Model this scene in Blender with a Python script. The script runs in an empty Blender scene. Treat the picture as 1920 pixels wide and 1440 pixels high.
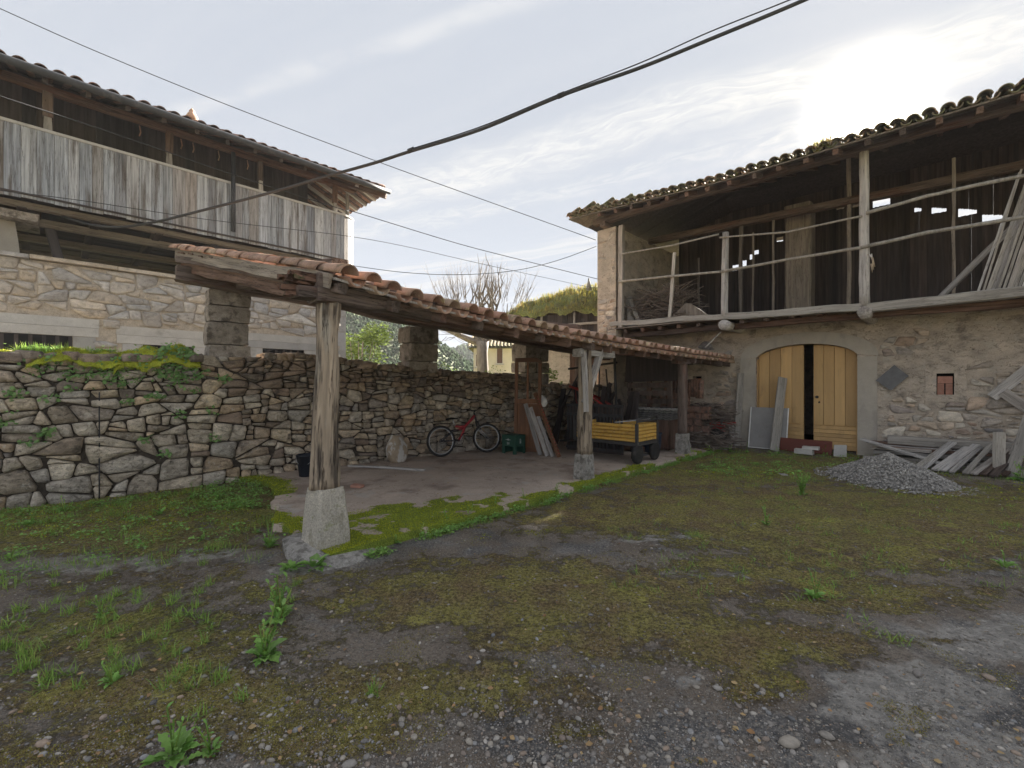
import bpy, math, random
import numpy as np
from mathutils import Vector, Matrix, noise
random.seed(7); NR = np.random.default_rng(7)
PI = math.pi
SC = bpy.context.scene
COL = SC.collection

# ------------------------------------------------------------ camera, sky, sun
F_PX, CAM_H = 843.0, 1.55
cam = bpy.data.objects.new('camera', bpy.data.cameras.new('camera')); COL.objects.link(cam)
cam.location = (0, 0, CAM_H); cam.rotation_euler = (PI/2, 0, 0)
cam.data.sensor_width = 36; cam.data.lens = F_PX/1920*36
cam.data.clip_start = .05; cam.data.clip_end = 3000
SC.camera = cam
SC.view_settings.view_transform = 'Standard'; SC.view_settings.look = 'None'
SC.view_settings.exposure = 2.85; SC.view_settings.gamma = 1
SUN_DIR = Vector(((1625-960)/F_PX, 1, (720-205)/F_PX)).normalized()
SUN_EL = math.asin(SUN_DIR.z); SUN_AZ = math.atan2(SUN_DIR.x, SUN_DIR.y)
sl = bpy.data.lights.new('sun', 'SUN'); sl.energy = 5.0; sl.angle = math.radians(1.5); sl.color = (1, .93, .82)
so = bpy.data.objects.new('sun', sl); COL.objects.link(so)
so.rotation_euler = SUN_DIR.to_track_quat('Z', 'Y').to_euler()

def build_world():
    w = bpy.data.worlds.new('World'); SC.world = w; w.use_nodes = True
    nt = w.node_tree; N = nt.nodes; Lk = nt.links.new; N.clear()
    def nd(t, **k):
        n = N.new(t)
        for a, b in k.items(): setattr(n, a, b)
        return n
    def mth(op, a, b=None, c=None):
        n = nd('ShaderNodeMath', operation=op)
        for i, x in enumerate((a, b, c)):
            if x is None: continue
            if isinstance(x, (int, float)): n.inputs[i].default_value = x
            else: Lk(x, n.inputs[i])
        return n.outputs[0]
    def mixc(f, a, b):
        n = nd('ShaderNodeMix', data_type='RGBA')
        for s, x in ((0, f), (6, a), (7, b)):
            if isinstance(x, (int, float)): n.inputs[s].default_value = x
            elif isinstance(x, tuple): n.inputs[s].default_value = (*x, 1)
            else: Lk(x, n.inputs[s])
        return n.outputs[2]
    def sm(x, lo, hi):
        n = nd('ShaderNodeMapRange', interpolation_type='SMOOTHSTEP')
        Lk(x, n.inputs[0]); n.inputs[1].default_value = lo; n.inputs[2].default_value = hi
        return n.outputs[0]
    sky = nd('ShaderNodeTexSky', sky_type='NISHITA', sun_disc=False)
    sky.sun_elevation = SUN_EL; sky.sun_rotation = SUN_AZ; sky.air_density = 1.0; sky.dust_density = 2.0
    tc = nd('ShaderNodeTexCoord'); d = tc.outputs['Generated']
    sx = nd('ShaderNodeSeparateXYZ'); Lk(d, sx.inputs[0])
    zz = mth('MAXIMUM', sx.outputs[2], .03)
    X = mth('DIVIDE', sx.outputs[0], zz); Y = mth('DIVIDE', sx.outputs[1], zz)
    al = mth('ADD', mth('MULTIPLY', X, .88), mth('MULTIPLY', Y, -.474))
    ac = mth('ADD', mth('MULTIPLY', X, .474), mth('MULTIPLY', Y, .88))
    def nz(a, b, sa, sb, scale, det, seed, dist=0.0):
        c = nd('ShaderNodeCombineXYZ'); Lk(mth('MULTIPLY', a, sa), c.inputs[0]); Lk(mth('MULTIPLY', b, sb), c.inputs[1]); c.inputs[2].default_value = seed
        n = nd('ShaderNodeTexNoise'); Lk(c.outputs[0], n.inputs['Vector']); n.inputs['Scale'].default_value = scale
        n.inputs['Detail'].default_value = det; n.inputs['Distortion'].default_value = dist; n.inputs['Roughness'].default_value = .6
        return n.outputs[0]
    warp = mth('MULTIPLY', mth('SUBTRACT', nz(al, ac, 1, 1, .9, 3, 3.3), .5), .5)
    acw = mth('ADD', ac, warp)
    def band(c, w):   # soft profile round c
        return mth('SUBTRACT', 1, sm(mth('ABSOLUTE', mth('SUBTRACT', acw, c)), w*.15, w))
    streak = sm(nz(al, acw, .30, 5.5, 1.5, 8, 1.7, .3), .42, .70)
    fine = sm(nz(al, acw, 2.2, 5.5, 2.6, 7, 8.1, 1.2), .34, .78)
    b1 = mth('MULTIPLY', band(1.80, .27), mth('ADD', .35, mth('MULTIPLY', fine, .9)))
    b2 = mth('MULTIPLY', band(2.17, .16), mth('MULTIPLY', fine, .75))
    b3 = mth('MULTIPLY', band(3.3, .75), mth('MULTIPLY', streak, .9))
    b4 = mth('MULTIPLY', band(4.8, .8), mth('MULTIPLY', streak, .8))
    al2 = mth('ADD', mth('MULTIPLY', X, .93), mth('MULTIPLY', Y, -.36))
    ac2 = mth('ADD', mth('MULTIPLY', X, .36), mth('MULTIPLY', Y, .93))
    ac2 = mth('ADD', ac2, mth('MULTIPLY', warp, .25))
    contrail = mth('SUBTRACT', 1, sm(mth('ABSOLUTE', mth('SUBTRACT', ac2, 1.1)), .003, .06))
    contrail = mth('MULTIPLY', contrail, mth('MULTIPLY', sm(nz(al2, ac2, 1.2, 2, 2.5, 5, 5.5), .3, .7), .6))
    dens = mth('ADD', mth('ADD', b1, b2), mth('ADD', mth('ADD', b3, b4), contrail))
    dens = mth('ADD', dens, mth('MULTIPLY', streak, .07))
    dens = mth('MINIMUM', dens, 1)
    # angle to the sun: the aureole that thin cloud makes round it
    dt = nd('ShaderNodeVectorMath', operation='DOT_PRODUCT'); Lk(d, dt.inputs[0]); dt.inputs[1].default_value = SUN_DIR
    ang = mth('ARCCOSINE', mth('MINIMUM', dt.outputs['Value'], .99999))
    g1 = mth('EXPONENT', mth('MULTIPLY', mth('POWER', mth('DIVIDE', ang, .041), 2), -1))
    g2 = mth('EXPONENT', mth('DIVIDE', ang, -.085))
    g3 = mth('EXPONENT', mth('DIVIDE', ang, -.5))
    base = mixc(sm(sx.outputs[2], .0, .55), (1.58, 1.70, 1.90), (1.30, 1.39, 1.56))
    base = mixc(.997, sky.outputs[0], base)
    col = mixc(mth('MULTIPLY', dens, .95), base, (1.9, 1.9, 1.9))
    def scaled(c, f):
        n = nd('ShaderNodeVectorMath', operation='SCALE'); n.inputs[0].default_value = c; Lk(f, n.inputs['Scale']); return n.outputs[0]
    def add(a, b):
        n = nd('ShaderNodeVectorMath', operation='ADD'); Lk(a, n.inputs[0]); Lk(b, n.inputs[1]); return n.outputs[0]
    glow = add(scaled((30, 28, 23), g1), scaled((1.3, 1.06, .6), mth('MULTIPLY', g2, mth('ADD', .35, dens))))
    glow = add(glow, scaled((.05, .04, .02), g3))
    bg = nd('ShaderNodeBackground'); Lk(add(col, glow), bg.inputs[0]); bg.inputs[1].default_value = .066
    Lk(bg.outputs[0], nd('ShaderNodeOutputWorld').inputs[0])
build_world()

# ------------------------------------------------------------ the yard's own frame: X = t (across the shed), Y = s (along it)
U = Vector((.692, .722, 0)).normalized(); V = Vector((U.y, -U.x, 0)); ORG = Vector((-1.74, 4.2, 0))
FANG = math.atan2(V.y, V.x)
def frame(t=0, s=0, z=0, rot=0.0):
    p = ORG + V*t + U*s
    return Matrix.Translation((p.x, p.y, z)) @ Matrix.Rotation(FANG+rot, 4, 'Z')
def W(t, s, z=0): p = ORG + V*t + U*s; return Vector((p.x, p.y, z))
def toL(p): q = Vector((p[0], p[1], 0))-ORG; return (q.dot(V), q.dot(U), p[2] if len(p) > 2 else 0)
def _ray(px, py): return Vector(((px-960)/F_PX, 1, (720-py)/F_PX))
def on_s(px, py, s):
    r = _ray(px, py); k = (s+ORG.dot(U))/r.dot(U); return toL(r*k + Vector((0, 0, CAM_H)))
def on_t(px, py, t):
    r = _ray(px, py); k = (t+ORG.dot(V))/r.dot(V); return toL(r*k + Vector((0, 0, CAM_H)))
def on_z(px, py, z=0.0):
    r = _ray(px, py); k = (z-CAM_H)/r.z; return toL(r*k + Vector((0, 0, CAM_H)))
def lerp(tab, x):
    return float(np.interp(x, [a for a, _ in tab], [b for _, b in tab]))
def fbm(x, y=0, z=0, o=3):
    return noise.fractal(Vector((x, y, z)), 1.0, 2.0, o)

# ------------------------------------------------------------ materials
MATS = {}
def mat(name, pal, scale=(4, 4, 4), lo=.75, hi=1.2, detail=6, stain=None, stain2=None, bump=.4, bscale=None, bdist=.01, rough=.85, spec=.3,
        metal=0.0, fine=None, cracks=None, attrmoss=None, trans=0.0, nscale=1.0):
    """pal: colours one of which each piece takes (by its own random value); grain brightens and darkens it; stains have their own shape"""
    m = bpy.data.materials.new(name); m.use_nodes = True; MATS[name] = m
    nt = m.node_tree; N = nt.nodes; Lk = nt.links.new; N.clear()
    def nd(t, **k):
        n = N.new(t)
        for a, b in k.items(): setattr(n, a, b)
        return n
    def mth(op, a, b=None):
        n = nd('ShaderNodeMath', operation=op)
        for i, x in enumerate((a, b)):
            if x is None: continue
            if isinstance(x, (int, float)): n.inputs[i].default_value = x
            else: Lk(x, n.inputs[i])
        return n.outputs[0]
    def mix(f, a, b, bt='MIX'):
        n = nd('ShaderNodeMix', data_type='RGBA', blend_type=bt)
        for s, x in ((0, f), (6, a), (7, b)):
            if isinstance(x, (int, float)): n.inputs[s].default_value = x
            elif isinstance(x, tuple): n.inputs[s].default_value = (*x, 1)
            else: Lk(x, n.inputs[s])
        return n.outputs[2]
    def sm(x, a, b):
        n = nd('ShaderNodeMapRange', interpolation_type='SMOOTHSTEP'); Lk(x, n.inputs[0]); n.inputs[1].default_value = a; n.inputs[2].default_value = b; return n.outputs[0]
    tc = nd('ShaderNodeTexCoord'); oi = nd('ShaderNodeObjectInfo'); at = nd('ShaderNodeAttribute', attribute_name='rnd')
    rn = mth('FRACT', mth('ADD', oi.outputs['Random'], at.outputs['Fac']))
    off = nd('ShaderNodeVectorMath', operation='ADD'); Lk(tc.outputs['Object'], off.inputs[0])
    cmb = nd('ShaderNodeCombineXYZ'); Lk(mth('MULTIPLY', rn, 31), cmb.inputs[0]); Lk(mth('MULTIPLY', rn, 17), cmb.inputs[1]); Lk(mth('MULTIPLY', rn, 23), cmb.inputs[2])
    Lk(cmb.outputs[0], off.inputs[1])
    def nz(sc, det, vec=off.outputs[0], rough=.62, dist=0.0, add=0.0):
        mp = nd('ShaderNodeMapping'); Lk(vec, mp.inputs[0])
        mp.inputs['Scale'].default_value = sc if isinstance(sc, tuple) else (sc,)*3; mp.inputs['Location'].default_value = (add,)*3
        n = nd('ShaderNodeTexNoise'); Lk(mp.outputs[0], n.inputs['Vector']); n.inputs['Scale'].default_value = 1
        n.inputs['Detail'].default_value = det; n.inputs['Roughness'].default_value = rough; n.inputs['Distortion'].default_value = dist
        return n.outputs[0]
    if len(pal) > 1:
        cr = nd('ShaderNodeValToRGB'); Lk(rn, cr.inputs[0]); e = cr.color_ramp.elements
        cr.color_ramp.interpolation = 'LINEAR'
        e[0].position = 0; e[0].color = (*pal[0], 1); e[1].position = 1; e[1].color = (*pal[-1], 1)
        for i in range(1, len(pal)-1): x = e.new(i/(len(pal)-1)); x.color = (*pal[i], 1)
        base = cr.outputs[0]
    else: base = mix(0, pal[0], pal[0])
    g = nz(scale, detail)
    gr = nd('ShaderNodeMapRange'); Lk(g, gr.inputs[0]); gr.inputs[1].default_value = .25; gr.inputs[2].default_value = .75
    gr.inputs[3].default_value = lo; gr.inputs[4].default_value = hi
    br = mth('MULTIPLY', gr.outputs[0], mth('ADD', .86, mth('MULTIPLY', mth('FRACT', mth('MULTIPLY', rn, 7.13)), .3)))
    vs = nd('ShaderNodeVectorMath', operation='SCALE'); Lk(base, vs.inputs[0]); Lk(br, vs.inputs['Scale'])
    col = vs.outputs[0]
    for k, st in enumerate((stain, stain2)):
        if st:
            c, sc, a, b, amt = st
            col = mix(mth('MULTIPLY', sm(nz(sc, 5, add=5.0+9*k), a, b), amt), col, c)
    height = g
    if fine:
        fn = nz(fine[0], 3, add=2.2); fr = nd('ShaderNodeMapRange'); Lk(fn, fr.inputs[0]); fr.inputs[1].default_value = .3; fr.inputs[2].default_value = .7
        fr.inputs[3].default_value = 1-fine[1]; fr.inputs[4].default_value = 1+fine[1]
        v2 = nd('ShaderNodeVectorMath', operation='SCALE'); Lk(col, v2.inputs[0]); Lk(fr.outputs[0], v2.inputs['Scale']); col = v2.outputs[0]
        height = mth('ADD', g, mth('MULTIPLY', fn, .6))
    if cracks:   # thin dark lines following the grain
        ck = mth('SUBTRACT', 1, sm(mth('ABSOLUTE', mth('SUBTRACT', nz(cracks[0], 4, add=11.0), .5)), .0, cracks[1]))
        col = mix(mth('MULTIPLY', ck, cracks[2]), col, mix(1, col, (.25, .22, .2), 'MULTIPLY'))
        height = mth('SUBTRACT', height, mth('MULTIPLY', ck, .8))
    if attrmoss:
        am = nd('ShaderNodeAttribute', attribute_name='moss')
        mm = sm(mth('ADD', mth('MULTIPLY', mth('SUBTRACT', am.outputs['Fac'], .5), .8), mth('MULTIPLY', mth('SUBTRACT', nz(9.0, 9, add=3.3, rough=.75), .5), 2.2)), -.02, .12)
        mc = mix(sm(nz(5.0, 5, add=8.8), .35, .65), attrmoss[0], attrmoss[1])
        mc = mix(sm(nz(90.0, 3, add=1.8), .3, .75), mix(1, mc, (.35, .35, .3), 'MULTIPLY'), mc)
        col = mix(mm, col, mc)
        height = mth('ADD', height, mth('MULTIPLY', mm, mth('ADD', .5, nz(120.0, 3, add=4.4))))
    p = nd('ShaderNodeBsdfPrincipled'); Lk(col, p.inputs['Base Color'])
    p.inputs['Roughness'].default_value = rough; p.inputs['Metallic'].default_value = metal; p.inputs['Specular IOR Level'].default_value = spec
    if bump:
        bp = nd('ShaderNodeBump'); bp.inputs['Strength'].default_value = bump; bp.inputs['Distance'].default_value = bdist
        if bscale: height = mth('ADD', height, mth('MULTIPLY', nz(bscale, 5, add=6.1), 1.5))
        Lk(height, bp.inputs['Height']); Lk(bp.outputs[0], p.inputs['Normal'])
    out = nd('ShaderNodeOutputMaterial')
    if trans:
        tr = nd('ShaderNodeBsdfTranslucent'); Lk(col, tr.inputs[0]); ms = nd('ShaderNodeMixShader'); ms.inputs[0].default_value = trans
        Lk(p.outputs[0], ms.inputs[1]); Lk(tr.outputs[0], ms.inputs[2]); Lk(ms.outputs[0], out.inputs[0])
    else: Lk(p.outputs[0], out.inputs[0])
    return m
# wood: the grain runs along each piece's own local Z
mat('gallery_plank', [(.36, .38, .41), (.46, .475, .50), (.37, .345, .325), (.28, .295, .325), (.52, .525, .53), (.42, .435, .465), (.34, .29, .25)],
    (26, 26, 1.1), .35, 1.45, 8, ((.10, .075, .055), (6, 6, .6), .50, .68, .8), ((.50, .50, .50), (22, 22, .9), .60, .76, .45), .5, cracks=((30, 30, .7), .018, .8), bdist=.006)
mat('grey_wood', [(0.4, 0.384, 0.367), (0.5, 0.467, 0.434), (0.333, 0.316, 0.3), (0.451, 0.4, 0.35)], (22, 22, 1.2), .5, 1.35, 7, ((.10, .07, .05), (4, 4, .6), .55, .7, .5), None, .5,
    cracks=((26, 26, .8), .02, .7), bdist=.006)
mat('pale_wood', [(.37, .345, .305), (.33, .305, .27), (.41, .38, .335), (.29, .26, .22)], (18, 18, 1.2), .6, 1.25, 7, ((.16, .14, .12), (5, 5, .8), .55, .72, .6), None, .5, cracks=((22, 22, .8), .02, .6), bdist=.006)
mat('dark_wood', [(0.14, 0.094, 0.071), (0.188, 0.116, 0.085), (0.112, 0.085, 0.071), (0.16, 0.122, 0.104)], (16, 16, 1.4), .45, 1.5, 7, ((.14, .055, .035), (3.5, 3.5, .8), .52, .68, .6), ((.20, .17, .14), (5, 5, 1.2), .62, .72, .5), .7,
    cracks=((20, 20, .7), .025, .8), bdist=.012)
mat('soffit_wood', [(0.216, 0.184, 0.151), (0.281, 0.238, 0.194), (0.173, 0.151, 0.13)], (16, 16, 1.2), .55, 1.4, 6, None, None, .5, cracks=((20, 20, .7), .02, .7))
mat('shade_wood', [(0.06, 0.051, 0.051), (0.085, 0.068, 0.062), (0.047, 0.043, 0.044)], (16, 16, 1.2), .55, 1.4, 6, None, None, .4)  # darker copy of soffit_wood: shade of interiors and undersides put into its colour
mat('post_wood', [(.33, .265, .195)], (14, 14, 1.0), .45, 1.4, 8, ((.055, .045, .038), (7, 7, .8), .50, .60, .85), ((.40, .37, .31), (7, 7, 1.6), .56, .68, .55), .9,
    cracks=((16, 16, .5), .022, .9), bdist=.014)
mat('rot_wood', [(0.165, 0.09, 0.06)], (14, 14, 3), .3, 1.6, 8, ((.05, .06, .02), (8, 8, 8), .58, .66, .8), None, 1, cracks=((24, 24, 3), .05, .9), bdist=.02)
mat('brown_door', [(.25, .12, .06), (.22, .11, .06)], (20, 20, 1.2), .75, 1.2, 6, ((.11, .06, .04), (4, 4, 1), .55, .7, .5), None, .25, rough=.6)
mat('ochre_door', [(.54, .345, .15), (.57, .365, .16), (.51, .325, .145)], (10, 10, 1.0), .86, 1.1, 5, ((.34, .22, .10), (5, 5, 1.2), .56, .72, .5), ((.30, .21, .11), (40, 40, 2), .64, .7, .5), .2, rough=.6)
mat('red_board', [(.17, .055, .04)], (8, 8, 2), .8, 1.2, 5, ((.10, .05, .045), (4, 4, 3), .55, .7, .6), None, .2, rough=.7)
mat('bark', [(.20, .175, .15), (.16, .14, .12)], (12, 12, 3), .6, 1.4, 6, ((.38, .36, .32), (6, 6, 3), .55, .68, .6), None, .6)
mat('twig', [(.11, .085, .07), (.15, .12, .10), (.20, .17, .14)], (9, 9, 9), .7, 1.3, 3, None, None, 0)
# clay, stone, earth
mat('clay_tile', [(.42, .235, .165), (.47, .31, .23), (.34, .19, .135), (.46, .34, .25), (.29, .175, .135), (.40, .30, .20)], (10, 10, 10), .65, 1.25, 7,
    ((.17, .13, .085), (9, 9, 9), .53, .66, .75), ((.42, .36, .20), (13, 13, 13), .58, .68, .7), .5, fine=(70.0, .12))
mat('old_tile', [(0.254, 0.144, 0.101), (0.186, 0.118, 0.094), (0.304, 0.169, 0.118), (0.144, 0.101, 0.085)], (10, 10, 10), .6, 1.3, 7, ((.06, .055, .05), (8, 8, 8), .5, .64, .8), ((.20, .18, .12), (14, 14, 14), .62, .7, .6), .5, fine=(70.0, .15))
mat('mossy_tile', [(0.27, 0.22, 0.135), (0.203, 0.169, 0.111), (0.338, 0.22, 0.152), (0.169, 0.169, 0.085)], (10, 10, 10), .6, 1.3, 7, ((.09, .11, .03), (6, 6, 6), .48, .6, .85), ((.24, .21, .15), (14, 14, 14), .6, .7, .6), .7, fine=(70.0, .2))
mat('garden_stone', [(.54, .45, .33), (.46, .41, .345), (.62, .50, .345), (.51, .465, .40), (.38, .315, .24), (.66, .58, .46), (.54, .40, .26), (.34, .305, .27)], (7, 7, 11), .5, 1.4, 9,
    ((.12, .10, .085), (5, 5, 8), .54, .70, .7), ((.56, .52, .44), (15, 15, 15), .57, .68, .6), 1, fine=(75.0, .2), cracks=((9, 9, 16), .012, .6), bdist=.025)
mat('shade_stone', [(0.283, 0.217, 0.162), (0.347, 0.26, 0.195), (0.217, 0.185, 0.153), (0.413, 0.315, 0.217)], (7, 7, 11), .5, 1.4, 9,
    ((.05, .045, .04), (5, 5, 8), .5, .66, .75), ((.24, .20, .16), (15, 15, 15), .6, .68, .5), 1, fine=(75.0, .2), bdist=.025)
mat('pale_stone', [(0.58, 0.511, 0.428), (0.497, 0.476, 0.455), (0.635, 0.552, 0.455), (0.552, 0.455, 0.345), (0.455, 0.442, 0.435), (0.621, 0.58, 0.511)], (6, 6, 9), .7, 1.2, 8,
    ((.24, .21, .18), (7, 7, 9), .56, .7, .6), ((.52, .49, .44), (14, 14, 14), .58, .68, .5), .8, fine=(80.0, .12), cracks=((9, 9, 16), .01, .5), bdist=.015)
mat('barn_stone', [(0.515, 0.43, 0.343), (0.421, 0.374, 0.328), (0.562, 0.452, 0.343), (0.343, 0.312, 0.281), (0.624, 0.562, 0.468), (0.468, 0.343, 0.25), (0.281, 0.265, 0.258)], (7, 7, 11), .6, 1.3, 8,
    ((.12, .10, .09), (6, 6, 9), .54, .68, .6), ((.44, .41, .37), (13, 13, 13), .6, .68, .5), 1, fine=(80.0, .15), bdist=.02)
mat('earth_joint', [(.085, .07, .055)], (20, 20, 20), .5, 1.5, 6, None, None, .8, bdist=.02)
mat('lime_joint', [(0.518, 0.446, 0.36)], (9, 9, 9), .7, 1.2, 8, ((.17, .145, .12), (4, 4, 5), .56, .68, .6), None, .8, fine=(60.0, .18), bdist=.015)
mat('barn_plaster', [(0.51, 0.434, 0.353)], (3.2, 3.2, 4), .62, 1.22, 9, ((.16, .14, .12), (2.3, 2.3, 3.5), .53, .66, .65), ((.44, .40, .34), (2.8, 2.8, 2.8), .54, .68, .6), 1, bscale=18.0, fine=(60.0, .14), cracks=((3, 3, 7), .006, .7), bdist=.02)
mat('smooth_plaster', [(.40, .36, .305)], (2.5, 2.5, 2.5), .82, 1.1, 8, ((.26, .24, .215), (3, 3, 1.2), .52, .7, .6), None, .4, fine=(70.0, .06))
mat('dressed_stone', [(0.444, 0.432, 0.408), (0.492, 0.468, 0.432), (0.408, 0.402, 0.396)], (5, 5, 5), .85, 1.12, 7, ((.26, .24, .215), (4, 4, 4), .55, .7, .5), None, .4, fine=(90.0, .08))
mat('granite', [(.50, .46, .39)], (7, 7, 7), .8, 1.15, 6, ((.27, .24, .17), (6, 6, 4), .50, .66, .65), ((.22, .24, .08), (5, 5, 9), .60, .70, .5), 1, fine=(62.0, .28), bscale=70.0, bdist=.012)
mat('rough_granite', [(.40, .375, .34)], (10, 10, 10), .55, 1.35, 8, ((.13, .12, .10), (11, 11, 11), .5, .62, .7), None, 1, fine=(55.0, .2), bscale=26.0, bdist=.03)
mat('pier_stone', [(0.324, 0.283, 0.244), (0.389, 0.341, 0.3), (0.259, 0.227, 0.194)], (8, 8, 10), .5, 1.4, 9, ((.075, .06, .05), (6, 6, 6), .5, .64, .7), ((.34, .32, .28), (12, 12, 12), .58, .68, .5), 1, fine=(70.0, .2), bdist=.025)
mat('slab', [(0.566, 0.464, 0.379)], (1.6, 1.6, 1.6), .72, 1.2, 9, ((.20, .145, .115), (1.3, 1.3, 1.3), .5, .66, .65), ((.46, .42, .37), (1.7, 1.7, 1.7), .56, .64, .7), .35, fine=(55.0, .13), cracks=((1.2, 1.2, 1.2), .003, .8),
    attrmoss=((.30, .38, .05), (.22, .28, .04)), bdist=.012)
mat('brick', [(.42, .215, .155), (.37, .19, .14), (.46, .26, .19)], (20, 20, 20), .8, 1.2, 5, ((.30, .24, .20), (9, 9, 9), .56, .68, .5), None, .3)
mat('roof_soil', [(.17, .18, .06)], (1.2, 1.2, 1.2), .6, 1.4, 8, ((.15, .11, .05), (.8, .8, .8), .5, .65, .6), None, 1, fine=(18.0, .4), bdist=.1)
# growth
mat('moss', [(.34, .29, .085), (.38, .34, .09), (.27, .185, .08), (.43, .39, .10), (.19, .15, .075), (.30, .33, .08)], (3, 3, 3), .7, 1.3, 2, None, None, 0, rough=.95, spec=.1, trans=.25)
mat('bright_moss', [(.36, .40, .035), (.46, .50, .05), (.28, .32, .035), (.50, .50, .08)], (3, 3, 3), .7, 1.3, 2, None, None, 0, rough=.95, spec=.1, trans=.3)
mat('cushion_moss', [(.36, .39, .045)], (14, 14, 14), .55, 1.5, 5, ((.20, .20, .03), (6, 6, 6), .5, .65, .7), ((.07, .055, .02), (9, 9, 9), .6, .7, .7), 1, fine=(120.0, .4), rough=.95, spec=.1, bdist=.02)
mat('grass', [(.24, .40, .085), (.32, .48, .10), (.19, .31, .07), (.42, .46, .13)], (5, 5, 5), .8, 1.2, 2, None, None, 0, rough=.6, trans=.4)
mat('weed_leaf', [(.22, .42, .10), (.28, .48, .11), (.25, .39, .13)], (12, 12, 12), .75, 1.25, 4, ((.16, .22, .06), (20, 20, 20), .58, .7, .5), None, .3, rough=.55, trans=.35)
mat('round_leaf', [(0.164, 0.309, 0.091), (0.237, 0.382, 0.127), (0.118, 0.237, 0.073)], (14, 14, 14), .75, 1.25, 3, None, None, .2, rough=.5, trans=.3)
mat('tree_leaf', [(.15, .21, .06), (.19, .25, .07), (.11, .15, .05)], (4, 4, 4), .8, 1.2, 2, None, None, 0, rough=.85, spec=.1, trans=.45)
mat('wood_hill', [(0.075, 0.1, 0.05)], (.05, .05, .05), .7, 1.3, 8, ((.10, .11, .055), (.03, .03, .03), .45, .65, .8), None, 1, fine=(.35, .4), bdist=2.0)
mat('hill_tree', [(.05, .075, .045), (.065, .09, .05), (.045, .062, .042), (.08, .09, .06)], (1, 1, 1), .7, 1.3, 4, None, None, 0, rough=1.0, spec=0.0)
# made things
mat('cable', [(.035, .035, .037)], (4, 4, 4), .9, 1.1, 1, None, None, 0, rough=.6)
mat('black_rubber', [(.02, .02, .02), (.03, .028, .027)], (20, 20, 20), .8, 1.3, 3, ((.10, .085, .07), (8, 8, 8), .55, .7, .5), None, .2, rough=.8)
mat('dark_metal', [(.045, .045, .048), (.06, .058, .057)], (12, 12, 12), .8, 1.25, 4, ((.10, .05, .03), (9, 9, 9), .56, .68, .6), None, .2, rough=.6)
mat('bright_metal', [(.50, .50, .50)], (20, 20, 20), .85, 1.1, 3, None, None, 0, rough=.38, metal=.8)
mat('gutter_metal', [(.05, .052, .058)], (5, 5, 1), .8, 1.2, 5, ((.14, .13, .13), (6, 6, 6), .55, .7, .5), None, .1, rough=.55)
mat('bike_red', [(.33, .035, .04)], (9, 9, 9), .85, 1.1, 3, ((.12, .05, .04), (14, 14, 14), .56, .68, .6), None, 0, rough=.5, spec=.4)
mat('machine_red', [(0.36, 0.036, 0.03), (0.264, 0.036, 0.036)], (9, 9, 9), .7, 1.2, 5, ((.10, .05, .035), (9, 9, 9), .52, .66, .7), None, .2, rough=.6)
mat('trailer_yellow', [(.66, .40, .09), (.63, .38, .085)], (8, 8, 8), .88, 1.08, 5, ((.30, .17, .06), (6, 6, 6), .54, .66, .6), ((.66, .52, .28), (11, 11, 11), .58, .68, .5), .1, rough=.5, spec=.4)
mat('crate_green', [(.03, .085, .06)], (9, 9, 9), .85, 1.15, 3, ((.05, .09, .07), (6, 6, 6), .55, .7, .5), None, 0, rough=.5)
mat('print_white', [(.60, .62, .60)], (30, 30, 30), .8, 1.1, 3, None, None, 0)
mat('bucket_plastic', [(.018, .022, .03)], (9, 9, 9), .85, 1.2, 3, ((.06, .055, .05), (6, 6, 6), .55, .7, .5), None, 0, rough=.45)
mat('barrel_blue', [(.02, .03, .05)], (9, 9, 9), .85, 1.2, 3, None, None, 0, rough=.5)
mat('sackcloth', [(.44, .35, .25)], (10, 10, 10), .75, 1.15, 6, ((.58, .56, .52), (6, 6, 3), .5, .58, .9), None, .7, fine=(60.0, .1), bdist=.02)
mat('fibre_sheet', [(.36, .345, .32), (.30, .29, .28)], (4, 4, 4), .85, 1.1, 6, ((.24, .22, .20), (5, 5, 5), .55, .7, .5), None, .2)
mat('slate_sheet', [(.15, .15, .155)], (9, 9, 9), .8, 1.25, 6, ((.24, .22, .20), (7, 7, 7), .56, .7, .5), None, .4)
mat('white_strip', [(.66, .65, .62)], (9, 9, 9), .85, 1.1, 3, None, None, 0)
mat('cream_render', [(.66, .60, .48)], (2, 2, 2), .88, 1.08, 6, ((.50, .45, .36), (1.5, 1.5, .5), .55, .7, .5), None, .1)
mat('shutter_brown', [(.13, .075, .055)], (4, 4, 4), .8, 1.2, 4, None, None, 0)
mat('void', [(.012, .012, .012)], (4, 4, 4), .9, 1.1, 1, None, None, 0)  # near-black: the darkness inside openings and niches put into the colour
mat('heap_stone', [(.25, .235, .215), (.34, .32, .29), (.16, .15, .14), (.46, .44, .40), (.27, .245, .215)], (30, 30, 30), .7, 1.3, 3, None, None, .3)
mat('pebble', [(.25, .225, .19), (.34, .30, .25), (.17, .16, .15), (.43, .39, .34), (.21, .195, .18), (.31, .23, .17), (.13, .13, .13), (.32, .31, .30)], (40, 40, 40), .75, 1.25, 4, None, None, .3, rough=.75)
mat('dead_leaf', [(.30, .17, .08), (.36, .26, .13), (.20, .11, .06)], (20, 20, 20), .8, 1.2, 2, None, None, 0)

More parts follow.
